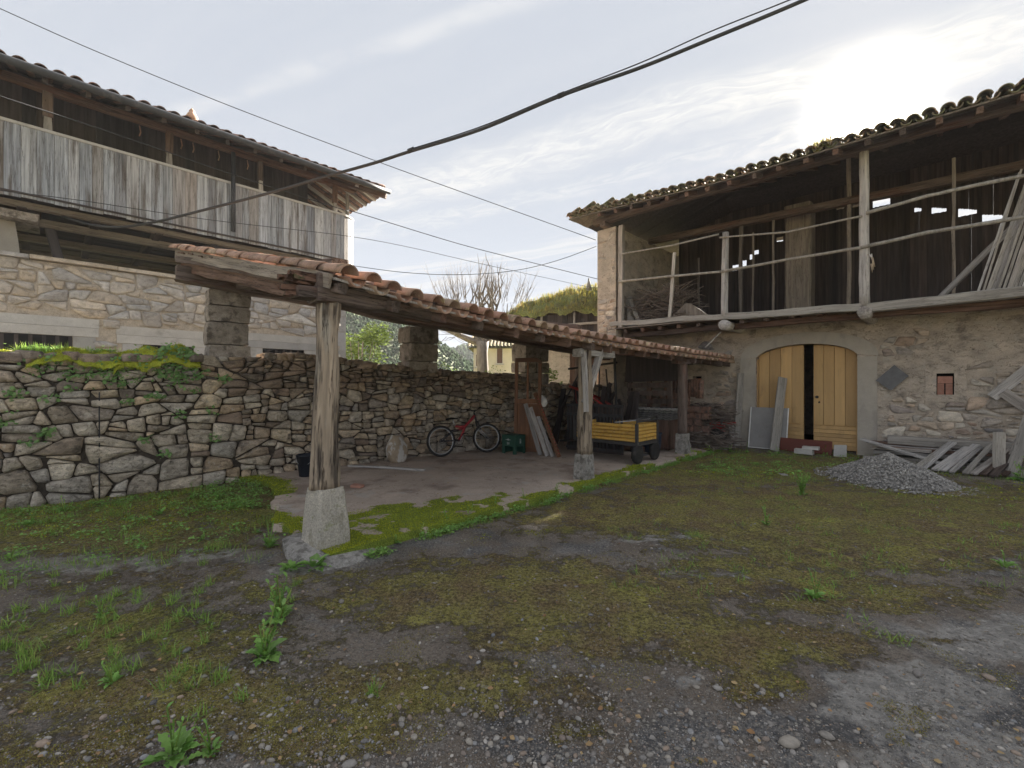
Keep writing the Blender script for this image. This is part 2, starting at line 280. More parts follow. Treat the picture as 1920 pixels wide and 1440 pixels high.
# ------------------------------------------------------------ mesh helpers
def link(name, me, m=None, parent=None, M=None):
    o = bpy.data.objects.new(name, me); COL.objects.link(o)
    if m and me is not None and not me.materials: me.materials.append(MATS[m])
    if parent is not None: o.parent = parent
    if M is not None: o.matrix_basis = M
    return o
def tag(o, label=None, cat=None, group=None, kind=None):
    if label: o['label'] = label
    if cat: o['category'] = cat
    if group: o['group'] = group
    if kind: o['kind'] = kind
    return o
def thing(name, label, cat, t=0, s=0, z=0, rot=0.0, group=None, M=None):
    o = bpy.data.objects.new(name, None); COL.objects.link(o); o.empty_display_size = .1
    o.matrix_basis = frame(t, s, z, rot) if M is None else M
    return tag(o, label, cat, group)
def np_mesh(name, co, faces_flat, per, smooth=False, rnd=None, extra=None):
    """co (n,3); faces_flat: index array, `per` corners a face (int) """
    me = bpy.data.meshes.new(name); co = np.asarray(co, np.float32); fl = np.asarray(faces_flat, np.int32).ravel()
    nf = len(fl)//per
    me.vertices.add(len(co)); me.vertices.foreach_set('co', co.ravel())
    me.loops.add(len(fl)); me.loops.foreach_set('vertex_index', fl)
    me.polygons.add(nf); me.polygons.foreach_set('loop_start', np.arange(nf, dtype=np.int32)*per)
    me.update(calc_edges=True)
    if smooth: me.polygons.foreach_set('use_smooth', np.ones(nf, bool))
    for k, a in ((('rnd', rnd),) if rnd is not None else ()) + tuple((extra or {}).items()):
        at = me.attributes.new(k, 'FLOAT', 'POINT'); at.data.foreach_set('value', np.asarray(a, np.float32))
    return me
class MB:
    """collects shapes that become one mesh"""
    def __init__(s): s.v = []; s.f = []; s.r = []; s.sm = []
    def add(s, vs, fs, rnd=None, smooth=False):
        b = len(s.v); s.v += [tuple(x) for x in vs]; s.f += [tuple(i+b for i in f) for f in fs]
        s.r += [0.0 if rnd is None else rnd]*len(vs); s.sm += [smooth]*len(fs); return s
    def box(s, c, d, M=None, rnd=None, jit=0.0):
        x, y, z = d[0]/2, d[1]/2, d[2]/2
        vs = [Vector((c[0]+a*x+random.uniform(-jit, jit), c[1]+b*y+random.uniform(-jit, jit), c[2]+e*z+random.uniform(-jit, jit))) for a in (-1, 1) for b in (-1, 1) for e in (-1, 1)]
        if M: vs = [M @ q for q in vs]
        return s.add(vs, [(0, 1, 3, 2), (4, 6, 7, 5), (0, 4, 5, 1), (2, 3, 7, 6), (0, 2, 6, 4), (1, 5, 7, 3)], rnd)
    def tube(s, pts, rad, n=8, caps=True, rnd=None, closed=False, flat=None):
        pts = [Vector(p) for p in pts]; m = len(pts); rad = [rad]*m if isinstance(rad, (int, float)) else rad
        vs = []; prev = None
        for i, p in enumerate(pts):
            a = pts[(i-1) % m] if (closed or i) else p; b = pts[(i+1) % m] if (closed or i < m-1) else p
            d = (b-a).normalized() if (b-a).length > 1e-9 else Vector((0, 0, 1))
            if prev is None: prev = d.orthogonal().normalized()
            x = (prev-d*prev.dot(d)); x = x.normalized() if x.length > 1e-6 else d.orthogonal().normalized(); prev = x; y = d.cross(x)
            for k in range(n):
                an = 2*PI*k/n; vs.append(p+(x*math.cos(an)+y*math.sin(an))*rad[i])
        fs = [(i*n+k, i*n+(k+1) % n, ((i+1) % m)*n+(k+1) % n, ((i+1) % m)*n+k) for i in range(m if closed else m-1) for k in range(n)]
        if caps and not closed: fs += [tuple(range(n))[::-1], tuple((m-1)*n+k for k in range(n))]
        return s.add(vs, fs, rnd, True)
    def lathe(s, prof, n=20, c=(0, 0, 0), rnd=None, noise_=0.0, smooth=True):
        vs = []; ctr = Vector(c)
        for i, (r, z) in enumerate(prof):
            for k in range(n):
                a = 2*PI*k/n; q = r*(1+noise_*fbm(math.cos(a)*1.5+i*.3, math.sin(a)*1.5, z*3)); vs.append(ctr+Vector((q*math.cos(a), q*math.sin(a), z)))
        m = len(prof); fs = [(i*n+k, i*n+(k+1) % n, (i+1)*n+(k+1) % n, (i+1)*n+k) for i in range(m-1) for k in range(n)]
        fs += [tuple(range(n))[::-1], tuple((m-1)*n+k for k in range(n))]
        return s.add(vs, fs, rnd, smooth)
    def mesh(s, name):
        me = bpy.data.meshes.new(name); me.from_pydata(s.v, [], s.f); me.update()
        me.polygons.foreach_set('use_smooth', s.sm)
        if any(s.r): a = me.attributes.new('rnd', 'FLOAT', 'POINT'); a.data.foreach_set('value', s.r)
        return me
    def build(s, name, m, parent=None, M=None): return link(name, s.mesh(name), m, parent, M)
def axis_matrix(p0, p1, roll=0.0):
    p0, p1 = Vector(p0), Vector(p1); d = (p1-p0).normalized()
    up = Vector((0, 0, 1)) if abs(d.z) < .9 else Vector((0, 1, 0))
    x = up.cross(d).normalized(); y = d.cross(x)
    return Matrix.Translation(p0) @ Matrix((x, y, d)).transposed().to_4x4() @ Matrix.Rotation(roll, 4, 'Z'), (p1-p0).length
def beam(name, m, parent, p0, p1, w, h, amp=.006, seg=None, roll=0.0, w1=None, h1=None, label=None, rounds=.15):
    """timber from p0 to p1; w horizontal, h vertical; slightly crooked and worn. grain = local Z"""
    M, L = axis_matrix(p0, p1, roll); w1 = w1 or w; h1 = h1 or h
    seg = seg or max(2, min(24, int(L/.35))); vs = []; o = random.uniform(0, 99)
    c = rounds; prof = [(-1, -1+c), (-1, 1-c), (-1+c, 1), (1-c, 1), (1, 1-c), (1, -1+c), (1-c, -1), (-1+c, -1)]
    for i in range(seg+1):
        f = i/seg; z = f*L; a, b = (w+(w1-w)*f)/2, (h+(h1-h)*f)/2
        dx, dy = amp*2*fbm(z*.8+o, 1), amp*2*fbm(z*.8+o, 7)
        for k, (x, y) in enumerate(prof): vs.append((x*a+dx+amp*fbm(k*3.1+o, z*3, 2), y*b+dy+amp*fbm(k*3.1+o, z*3, 9), z+(amp*1.5*fbm(k+o, i) if i in (0, seg) else 0)))
    fs = [(i*8+k, i*8+(k+1) % 8, i*8+8+(k+1) % 8, i*8+8+k) for i in range(seg) for k in range(8)] + [tuple(range(8))[::-1], tuple(seg*8+k for k in range(8))]
    o_ = MB().add(vs, fs).build(name, m, parent, M)
    if label: o_['label'] = label
    return o_
def log(name, m, parent, p0, p1, r0, r1, amp=.02, n=14, seg=None, sq=0.0, prof=None):
    M, L = axis_matrix(p0, p1); seg = seg or max(3, min(26, int(L/.12))); o = random.uniform(0, 99); vs = []
    for i in range(seg+1):
        f = i/seg; z = f*L; r = r0+(r1-r0)*f
        if prof: r *= lerp(prof, f)
        for k in range(n):
            a = 2*PI*k/n; ca, sa = math.cos(a), math.sin(a); q = r/(max(abs(ca), abs(sa))**sq if sq else 1)
            q += amp*fbm(ca*1.4+o, sa*1.4, z*1.6)+amp*.45*fbm(ca*5+o, sa*5, z*1.2)
            vs.append((ca*q+amp*.8*fbm(z*.9, o), sa*q+amp*.8*fbm(z*.9, o+5), z))
    fs = [(i*n+k, i*n+(k+1) % n, (i+1)*n+(k+1) % n, (i+1)*n+k) for i in range(seg) for k in range(n)] + [tuple(range(n))[::-1], tuple(seg*n+k for k in range(n))]
    return MB().add(vs, fs, smooth=True).build(name, m, parent, M)
def prism(name, m, parent, pts, y0, y1, rnd=None):
    """polygon pts in (x, z), pulled from y0 to y1"""
    n = len(pts); vs = [(x, y0, z) for x, z in pts]+[(x, y1, z) for x, z in pts]
    fs = [tuple(range(n)), tuple(range(2*n-1, n-1, -1))]+[(k, k+n, (k+1) % n+n, (k+1) % n) for k in range(n)]
    return MB().add(vs, fs, rnd).build(name, m, parent)
def scatter(name, m, P, bv, bf, scale, yaw=None, tilt=None, rnd=None, smooth=False, parent=None, squash=None):
    """many copies of a small shape (bv, bf) at P, joined in one mesh"""
    n = len(P); bv = np.asarray(bv, np.float32); bf = np.asarray(bf, np.int32); k = len(bv)
    yaw = NR.uniform(0, 2*PI, n) if yaw is None else yaw; tilt = np.zeros(n) if tilt is None else tilt
    sc = np.asarray(scale, np.float32); sc = np.repeat(sc[:, None], 3, 1) if sc.ndim == 1 else sc
    v = bv[None]*sc[:, None, :]
    ct, st = np.cos(tilt)[:, None], np.sin(tilt)[:, None]
    y, z = v[..., 1]*ct-v[..., 2]*st, v[..., 1]*st+v[..., 2]*ct
    cy, sy = np.cos(yaw)[:, None], np.sin(yaw)[:, None]
    x, y = v[..., 0]*cy-y*sy, v[..., 0]*sy+y*cy
    co = np.stack([x, y, z], -1)+P[:, None, :]
    f = (bf[None]+(np.arange(n)*k)[:, None, None]).reshape(-1)
    rnd = NR.uniform(0, 1, n) if rnd is None else rnd
    me = np_mesh(name, co.reshape(-1, 3), f, bf.shape[1], smooth, np.repeat(rnd, k))
    return link(name, me, m, parent)
def to_world(pts): return [W(*p) for p in pts]

# ---- rubble masonry: power-diagram cells over a wall face
def _clip(poly, nx, nz, k):
    out = []
    for a in range(len(poly)):
        p, q = poly[a], poly[(a+1) % len(poly)]; dp, dq = p[0]*nx+p[1]*nz-k, q[0]*nx+q[1]*nz-k
        if dp <= 0: out.append(p)
        if dp*dq < 0: f = dp/(dp-dq); out.append((p[0]+(q[0]-p[0])*f, p[1]+(q[1]-p[1])*f))
    return out
def _area(p): return abs(.5*sum(p[k][0]*p[(k+1) % len(p)][1]-p[(k+1) % len(p)][0]*p[k][1] for k in range(len(p))))
def _inset(p, rr, g):
    """move each side in by its own amount; p runs counter-clockwise"""
    out = p; n = len(p)
    for i in range(n):
        (ax, az), (bx, bz) = p[i], p[(i+1) % n]; L_ = math.hypot(bx-ax, bz-az)
        if L_ < 1e-5: continue
        nx, nz = (bz-az)/L_, -(bx-ax)/L_; out = _clip(out, nx, nz, ax*nx+az*nz-g*rr.choice((.3, .6, .9, 1.3, 2.2)))
        if len(out) < 3: return []
    return out
def rubble(x0, x1, zlo, zhi, rfun, asp=1.7, skip=None, gap=.008, tries=9000, rmin=.04, seed=1, big=2.6):
    """irregular coarse cells, each then broken by slightly tilted cuts into stones that bond like rubble masonry"""
    rr = random.Random(seed); pts = []; grid = {}; CA = 1.9; G = .6
    for _ in range(max(900, tries//6)):
        x = rr.uniform(x0, x1); z = rr.uniform(zlo(x), zhi(x)); r = big*rfun(x, z)*rr.choice((.5, .7, 1, 1.2))
        gx, gz = int(x/G), int(z/G); ok = True
        for a in range(gx-2, gx+3):
            for b in range(gz-2, gz+3):
                for q in grid.get((a, b), ()):
                    if ((x-q[0])/CA)**2+(z-q[1])**2 < (.80*(r+q[2]))**2: ok = False; break
                if not ok: break
            if not ok: break
        if ok: p = (x, z, r); pts.append(p); grid.setdefault((gx, gz), []).append(p)
    A = np.array([(x/CA, z, r) for x, z, r in pts]); cells = []
    for i, (x, z, r) in enumerate(pts):
        zt, zb = zhi(x)+.3, zlo(x); R2 = 3.2*r
        poly = [(max(x0/CA, A[i, 0]-R2), max(zb, z-R2)), (min(x1/CA, A[i, 0]+R2), max(zb, z-R2)), (min(x1/CA, A[i, 0]+R2), min(zt, z+R2)), (max(x0/CA, A[i, 0]-R2), min(zt, z+R2))]
        d = np.hypot(A[:, 0]-A[i, 0], A[:, 1]-z)
        for j in np.argsort(d)[1:26]:
            if d[j] < 1e-6: continue
            nx, nz = (A[j, 0]-A[i, 0])/d[j], (A[j, 1]-z)/d[j]; k = (d[j]**2+A[i, 2]**2-A[j, 2]**2)/(2*d[j])+A[i, 0]*nx+z*nz
            poly = _clip(poly, nx, nz, k)
            if len(poly) < 3: break
        if len(poly) < 3: continue
        stack = [[(a*CA, b) for a, b in poly]]
        while stack:
            p = stack.pop(); xs = [a for a, _ in p]; zs_ = [b for _, b in p]; w, h = max(xs)-min(xs), max(zs_)-min(zs_); cx, cz = sum(xs)/len(p), sum(zs_)/len(p)
            if w < .02 or h < .02: continue
            r_ = rfun(cx, cz); target = 2.9*r_*r_*asp*rr.choice((.35, .6, .9, 1.2, 1.7))
            if _area(p) > target or w > 4.2*h or h > 1.25*w and h > .12:
                f = rr.uniform(.3, .7)
                if h*asp*.95 > w*rr.uniform(.8, 1.25): th = PI/2+rr.gauss(0, .12)
                else: th = rr.gauss(0, .24)
                nx, nz = math.cos(th), math.sin(th); ds = [a*nx+b*nz for a, b in p]; k = min(ds)+(max(ds)-min(ds))*f
                q1, q2 = _clip(p, nx, nz, k), _clip(p, -nx, -nz, -k)
                if len(q1) > 2 and len(q2) > 2: stack += [q1, q2]; continue
            zt = min(zhi(cx-w*.3), zhi(cx+w*.3))+.02
            if cz > zt-.02: continue
            p = _clip(p, 0, 1, max(zt, cz+.03)); q = _inset(p, rr, gap) if len(p) > 2 else []
            if len(q) < 3 or _area(q) < .0009: continue
            # knock a corner or two off
            for _ in range(rr.choice((0, 1, 1, 2))):
                a = rr.randrange(len(q)); dx, dz = q[a][0]-cx, q[a][1]-cz; L_ = math.hypot(dx, dz)
                if L_ > .02: nx, nz = dx/L_+rr.uniform(-.3, .3), dz/L_+rr.uniform(-.3, .3); q = _clip(q, nx, nz, q[a][0]*nx+q[a][1]*nz-L_*rr.uniform(.08, .24))
                if len(q) < 3: break
            if len(q) < 3: continue
            cx, cz = sum(a for a, _ in q)/len(q), sum(b for _, b in q)/len(q)
            if skip and skip(cx, cz, math.sqrt(_area(q))*.55): continue
            cells.append((cx, cz, [(a-cx, b-cz) for a, b in q], _area(q)))
    return cells
def stone_shape(mb, x, z, poly, y=0.0, proud=.04, rr=random, back=.1, rough=.012, at=(0, 0), rnd=None):
    # drop tiny edges, round the corners once, dome the face
    p = []
    for k, a in enumerate(poly):
        b = poly[(k+1) % len(poly)]
        if math.hypot(a[0]-b[0], a[1]-b[1]) > .012: p.append(a)
    if len(p) < 3: p = poly
    q = []
    for k, a in enumerate(p):
        b = p[(k+1) % len(p)]; c = rr.uniform(.07, .17); e = rr.uniform(.83, .93)
        q += [(a[0]+(b[0]-a[0])*c, a[1]+(b[1]-a[1])*c), (a[0]+(b[0]-a[0])*e, a[1]+(b[1]-a[1])*e)]
    n = len(q); cx = sum(a for a, _ in q)/n; cz = sum(b for _, b in q)/n; o = rr.uniform(0, 99)
    tx, tz = rr.uniform(-.12, .12), rr.uniform(-.12, .12); vs = []
    for sc, dep in ((.97, back), (1.0, -.25*proud), (.87, -.88*proud), (.42, -1.0*proud)):
        for a, b in q:
            X, Z = cx+(a-cx)*sc, cz+(b-cz)*sc
            w = rough*(fbm(X*9+o, Z*9)+.5*fbm(X*22+o, Z*22)) if dep < 0 else 0
            vs.append((x+X-at[0]+.4*w, y+dep+(X-cx)*tx*(dep < 0)+(Z-cz)*tz*(dep < 0)+w, z+Z-at[1]+.5*w))
    vs.append((x+cx-at[0], y-1.1*proud+rough*fbm(o, 3), z+cz-at[1]))
    fs = [(i*n+k, i*n+(k+1) % n, (i+1)*n+(k+1) % n, (i+1)*n+k) for i in range(3) for k in range(n)]+[(3*n+k, 3*n+(k+1) % n, 4*n) for k in range(n)]
    mb.add(vs, fs, rnd, True)
def lay_stones(cells, parent, m, Mw, y=0.0, proud=.04, limit=300, name='stone', back=.1, rough=.012, mfun=None, rest='small_stones', seed=3):
    """the cells that show largest become one object each, the rest one joined part"""
    rr = random.Random(seed)
    def key(c):
        p = Mw @ Vector((c[0], y, c[1])); Y = max(p.y, .5); px = 960+F_PX*p.x/Y
        return c[3]/(Y*Y)*(1 if -80 < px < 2000 else .001)
    cells = sorted(cells, key=key, reverse=True); mb = {}
    for i, c in enumerate(cells):
        mm = mfun(c, rr) if mfun else m; pr = proud*rr.uniform(.45, 1.5)
        if i < limit:
            one = MB(); stone_shape(one, c[0], c[1], c[2], 0, pr, rr, back, rough, (c[0], c[1]))
            one.build(name, mm, parent, Matrix.Translation((c[0], y, c[1])))
        else: stone_shape(mb.setdefault(mm, MB()), c[0], c[1], c[2], y, pr, rr, back, rough, rnd=rr.random()+.001)
    for mm, b in mb.items(): tag(b.build(rest, mm, parent), kind='stuff')
# ------------------------------------------------------------ ground
BLOB = dict(
  moss=[(150, 985, 420, 62, 1), (300, 1110, 420, 60, .55), (250, 1200, 380, 70, .8), (330, 1310, 420, 60, .9), (560, 1370, 260, 70, .8), (820, 1290, 330, 60, .85), (1000, 1120, 420, 75, .95), (1180, 1180, 330, 60, .85), (900, 1060, 160, 26, .6),
        (1500, 960, 620, 60, 1), (1650, 1010, 420, 70, .95), (1450, 1085, 300, 45, .8), (1420, 1210, 240, 60, .95), (1640, 1120, 330, 36, .75), (1420, 1290, 110, 45, .8), (1300, 880, 500, 40, 1), (1800, 960, 400, 60, 1), (1180, 985, 260, 30, .7),
        (100, 1400, 260, 60, .7), (1760, 1330, 90, 22, .5), (420, 950, 260, 50, 1), (1050, 1370, 120, 24, .6), (1700, 1200, 150, 14, .5), (-500, 1200, 500, 300, .8), (2400, 1000, 500, 90, .8)],
  green=[(150, 960, 460, 55, 1), (420, 940, 260, 60, 1), (230, 1180, 330, 70, .8), (480, 1190, 120, 60, .6), (1500, 880, 700, 22, .8), (1850, 920, 300, 24, .7), (900, 1000, 320, 16, .6), (330, 1420, 140, 60, .5), (1480, 1010, 320, 28, .3), (1650, 950, 300, 16, .5)],
  pale=[(370, 1040, 90, 12, 1), (180, 1060, 260, 30, .55), (1700, 1310, 200, 70, .9), (1850, 1420, 170, 50, 1), (1640, 1420, 160, 40, .6), (1880, 1200, 240, 60, .7), (1260, 1010, 110, 8, .9), (1400, 1080, 110, 12, .8), (1600, 1330, 100, 40, .8), (1830, 1060, 140, 22, .6), (560, 1075, 70, 10, .8),
        (300, 1110, 260, 26, .35), (640, 1400, 60, 40, .6), (1290, 1280, 40, 22, .6), (700, 1170, 120, 30, .15)],
)
def blob(kind, px, py):
    r = np.zeros_like(px)
    for cx, cy, rx, ry, w in BLOB[kind]: r = np.maximum(r, w*np.exp(-(((px-cx)/rx)**2+((py-cy)/ry)**2)**1.5*.8))
    return r
def spacing(a, b, st, ends):
    mid = list(np.arange(a, b, st)); lo = []; hi = []; x = a; d = st
    while x > ends[0]: d *= 1.45; x -= d; lo.append(x)
    x = mid[-1]; d = st
    while x < ends[1]: d *= 1.45; x += d; hi.append(x)
    return np.array(lo[::-1]+mid+hi)
def ground_z(x, y):
    z = .022*fbm(x*.7, y*.7, 1, 3)+.010*fbm(x*2.6, y*2.6, 4, 3)
    return z if y < 14 else z-.0
def build_ground():
    xs = spacing(-8, 9, .07, (-1200, 1200)); ys = spacing(-1, 12.5, .06, (-900, 1500))
    X, Y = np.meshgrid(xs, ys); n = X.size; Xf, Yf = X.ravel(), Y.ravel()
    Z = np.array([ground_z(a, b) if abs(a) < 20 and abs(b) < 20 else 0.0 for a, b in zip(Xf, Yf)])
    Ys = np.maximum(Yf, .3); px = 960+F_PX*Xf/Ys; py = 720+F_PX*CAM_H/Ys
    mo, gr, pa = blob('moss', px, py), blob('green', px, py), blob('pale', px, py)
    far = (np.abs(Xf) > 20) | (np.abs(Yf) > 16); mo[far] = 1; gr[far] = 1; pa[far] = 0
    w, h = len(xs), len(ys); i = np.arange(n).reshape(h, w)
    f = np.stack([i[:-1, :-1], i[:-1, 1:], i[1:, 1:], i[1:, :-1]], -1).reshape(-1)
    me = np_mesh('ground', np.stack([Xf, Yf, Z], 1), f, 4, True, None, dict(moss=mo, green=gr, pale=pa))
    m = bpy.data.materials.new('ground'); m.use_nodes = True; MATS['ground'] = m
    nt = m.node_tree; N = nt.nodes; Lk = nt.links.new; N.clear()
    def nd(t, **k):
        q = N.new(t)
        for a, b in k.items(): setattr(q, a, b)
        return q
    def mth(op, a, b=None):
        q = nd('ShaderNodeMath', operation=op)
        for j, x in enumerate((a, b)):
            if x is None: continue
            if isinstance(x, (int, float)): q.inputs[j].default_value = x
            else: Lk(x, q.inputs[j])
        return q.outputs[0]
    def mix(f_, a, b, bt='MIX'):
        q = nd('ShaderNodeMix', data_type='RGBA', blend_type=bt)
        for s, x in ((0, f_), (6, a), (7, b)):
            if isinstance(x, (int, float)): q.inputs[s].default_value = x
            elif isinstance(x, tuple): q.inputs[s].default_value = (*x, 1)
            else: Lk(x, q.inputs[s])
        return q.outputs[2]
    def sm(x, a, b):
        q = nd('ShaderNodeMapRange', interpolation_type='SMOOTHSTEP'); Lk(x, q.inputs[0]); q.inputs[1].default_value = a; q.inputs[2].default_value = b; return q.outputs[0]
    tc = nd('ShaderNodeTexCoord').outputs['Object']
    def nz(sc, det=6, add=0.0, rough=.62):
        mp = nd('ShaderNodeMapping'); Lk(tc, mp.inputs[0]); mp.inputs['Location'].default_value = (add, add*.7, add*.3)
        q = nd('ShaderNodeTexNoise'); Lk(mp.outputs[0], q.inputs['Vector']); q.inputs['Scale'].default_value = sc; q.inputs['Detail'].default_value = det; q.inputs['Roughness'].default_value = rough
        return q.outputs[0]
    def vor(sc, out='Color', rnd=1.0):
        q = nd('ShaderNodeTexVoronoi'); Lk(tc, q.inputs['Vector']); q.inputs['Scale'].default_value = sc; q.inputs['Randomness'].default_value = rnd; return q
    am, ag, ap = (nd('ShaderNodeAttribute', attribute_name=k).outputs['Fac'] for k in ('moss', 'green', 'pale'))
    # worn asphalt with its small stones showing
    base = mix(sm(mth('ADD', mth('MULTIPLY', nz(1.3, 7, 3), .5), mth('MULTIPLY', nz(48, 4, 3), .5)), .40, .60), (.085, .081, .08), (.27, .25, .225))
    v1 = vor(75); v2 = vor(34)
    s1 = mth('SUBTRACT', 1, sm(v1.outputs['Distance'], .22, .42)); s2 = mth('SUBTRACT', 1, sm(v2.outputs['Distance'], .20, .36))
    sx = nd('ShaderNodeSeparateXYZ'); Lk(v1.outputs['Color'], sx.inputs[0]); sx2 = nd('ShaderNodeSeparateXYZ'); Lk(v2.outputs['Color'], sx2.inputs[0])
    gcol = mix(sx.outputs[1], (.07, .066, .064), (.30, .27, .23))
    gcol2 = mix(sx2.outputs[1], (.12, .11, .10), (.34, .31, .265))
    s1 = mth('MULTIPLY', s1, sm(mth('ADD', sx.outputs[0], mth('MULTIPLY', mth('SUBTRACT', nz(2.2, 5, 7), .5), 1.4)), .42, .55))
    s2 = mth('MULTIPLY', s2, sm(mth('ADD', sx2.outputs[0], mth('MULTIPLY', mth('SUBTRACT', nz(1.7, 5, 17), .5), 1.6)), .66, .72))
    col = mix(s1, base, gcol); col = mix(s2, col, gcol2)
    # brown soil film
    soil = sm(mth('ADD', nz(2.4, 8, 21), mth('MULTIPLY', am, .32)), .46, .62)
    soilc = mix(sm(nz(160, 3, 2), .3, .7), (.11, .08, .05), (.31, .225, .145)); soil = mth('MULTIPLY', soil, mth('SUBTRACT', 1, mth('MULTIPLY', mth('MAXIMUM', s1, s2), .6))); col = mix(mth('MULTIPLY', soil, .5), col, soilc)
    # old concrete skin
    pm = sm(mth('ADD', mth('MULTIPLY', ap, .9), mth('MULTIPLY', mth('SUBTRACT', nz(4.5, 8, 31), .5), 1.3)), .38, .58)
    pc = mix(sm(nz(18, 7, 8), .35, .65), (.24, .225, .20), (.40, .37, .33)); pc = mix(mth('MULTIPLY', s2, .6), pc, gcol2); col = mix(mth('MULTIPLY', pm, .9), col, pc)
    for vsc, amt, seed_ in ((15.0, .78, 3), (24.0, .70, 5), (42.0, .66, 9)):
        vq = vor(vsc); sq = nd('ShaderNodeSeparateXYZ'); Lk(vq.outputs['Color'], sq.inputs[0])
        sk = mth('MULTIPLY', mth('SUBTRACT', 1, sm(vq.outputs['Distance'], .16, .26)), sm(mth('ADD', sq.outputs[0], mth('MULTIPLY', mth('SUBTRACT', nz(1.1, 4, 70+seed_), .5), .8)), amt, amt+.03))
        col = mix(sk, col, mix(sq.outputs[1], (.16, .14, .125), (.44, .40, .34))); s2 = mth('MAXIMUM', s2, sk)
    # moss
    mf = mth('ADD', mth('MULTIPLY', am, .8), mth('MULTIPLY', mth('SUBTRACT', nz(4.0, 11, 41, .80), .5), 2.6)); mm = sm(mf, .36, .54)
    fuzz = nz(170, 3, 12); fz2 = nz(38, 6, 19, .75)
    mcol = mix(sm(nz(2.6, 6, 51), .38, .62), (.37, .325, .105), (.31, .225, .115))
    mcol = mix(sm(nz(3.4, 6, 61), .55, .70), mcol, (.49, .45, .12))
    mcol = mix(mth('MULTIPLY', mth('MULTIPLY', ag, .75), sm(nz(6, 6, 71), .35, .65)), mcol, (.18, .23, .04))
    mcol = mix(sm(mth('ADD', mth('MULTIPLY', fuzz, .4), mth('MULTIPLY', fz2, .6)), .40, .60), mix(1, mcol, (.28, .26, .24), 'MULTIPLY'), mix(1, mcol, (1.35, 1.35, 1.3), 'MULTIPLY'))
    mm = mth('MULTIPLY', mm, sm(mth('ADD', fz2, mth('MULTIPLY', mf, .3)), .42, .60))
    mm = mth('MULTIPLY', mm, mth('SUBTRACT', 1, mth('MULTIPLY', s2, .55)))
    col = mix(mm, col, mcol)
    p = nd('ShaderNodeBsdfPrincipled'); Lk(col, p.inputs['Base Color']); p.inputs['Specular IOR Level'].default_value = .35
    rg = nd('ShaderNodeMapRange'); Lk(mm, rg.inputs[0]); rg.inputs[3].default_value = .62; rg.inputs[4].default_value = .95; Lk(rg.outputs[0], p.inputs['Roughness'])
    hgt = mth('ADD', mth('ADD', mth('MULTIPLY', s1, .35), mth('MULTIPLY', s2, .8)), mth('ADD', mth('MULTIPLY', mm, mth('ADD', .8, mth('MULTIPLY', fuzz, 1.6))), mth('ADD', mth('MULTIPLY', nz(30, 6, 5), .5), mth('MULTIPLY', fz2, .9))))
    bp = nd('ShaderNodeBump'); bp.inputs['Strength'].default_value = 1; bp.inputs['Distance'].default_value = .022; Lk(hgt, bp.inputs['Height']); Lk(bp.outputs[0], p.inputs['Normal'])
    Lk(p.outputs[0], nd('ShaderNodeOutputMaterial').inputs[0])
    tag(link('ground', me, 'ground'), kind='structure')
build_ground()

# slab under the shed: one sheet with a broken left end, moss along its front
def slab_left(t): return lerp([(-4.2, .25), (-3.2, .55), (-2.4, .35), (-1.6, .1), (-.9, -.12), (-.3, -.1), (.4, -.12)], t)+.08*fbm(t*2.3, 3)
def slab_front(s): return .33+.03*fbm(s*1.7, 8)
def slab_moss(t, s):
    k = lerp([(-.5, 3.0), (.1, 1.5), (.8, 1.15), (1.6, .92), (2.3, .58), (3.0, .34), (4, .17), (6, .12), (10, .08)], s)
    d = .33-t+.42*fbm(t*2.6, s*2.6, 5, 5)
    m = 1-max(0, min(1, (d-k+.22)/.3))
    if fbm(t*3.1, s*3.1, 15, 4) > .32: m *= .35
    if 2.5 < s < 3.3 and -.25 < t < .15: m *= .25
    if t < -2.2: m = max(0, 1-max(0, (s-slab_left(t)-.12)/.3))
    return m
def build_slab():
    nt_, ns = 110, 190; vs = []; mo = []
    for j in range(ns+1):
        for i in range(nt_+1):
            t = -4.0+(i/nt_)*(slab_front(j/ns*10.4)+4.0); sl = slab_left(t); s = sl+(j/ns)*(10.4-sl)
            p = W(t, s); vs.append((p.x, p.y, .07+.006*fbm(t*1.4, s*1.4, 2))); mo.append(slab_moss(t, s))
    n = len(vs); w = nt_+1; f = [(j*w+i, j*w+i+1, (j+1)*w+i+1, (j+1)*w+i) for j in range(ns) for i in range(nt_)]
    # skirt down to the ground
    rim = [j*w+nt_ for j in range(ns+1)][::-1]+[i for i in range(nt_, -1, -1)]
    b = len(vs)
    for k in rim: vs.append((vs[k][0], vs[k][1], -.06)); mo.append(mo[k])
    f += [(rim[k], rim[k+1], b+k+1, b+k) for k in range(len(rim)-1)]
    me = bpy.data.meshes.new('shed_floor'); me.from_pydata(vs, [], f); me.update()
    a = me.attributes.new('moss', 'FLOAT', 'POINT'); a.data.foreach_set('value', mo)
    tag(link('shed_floor', me, 'slab'), kind='structure')
build_slab()

# ------------------------------------------------------------ garden wall of rubble, with the piers that carry the shed
WA = math.atan(.115)     # the wall turns a little from the shed's line
def wall_ts(x): c = math.cos(WA); return (-4.15+x*math.sin(WA), -1.5+x*c)     # x = metres along the wall from s = -1.5
def wall_x(s): return (s+1.5)/math.cos(WA)
def wall_M(): t, s = wall_ts(0); p = W(t, s); return Matrix.Translation((p.x, p.y, 0)) @ Matrix.Rotation(math.atan2(U.y, U.x)-WA, 4, 'Z')
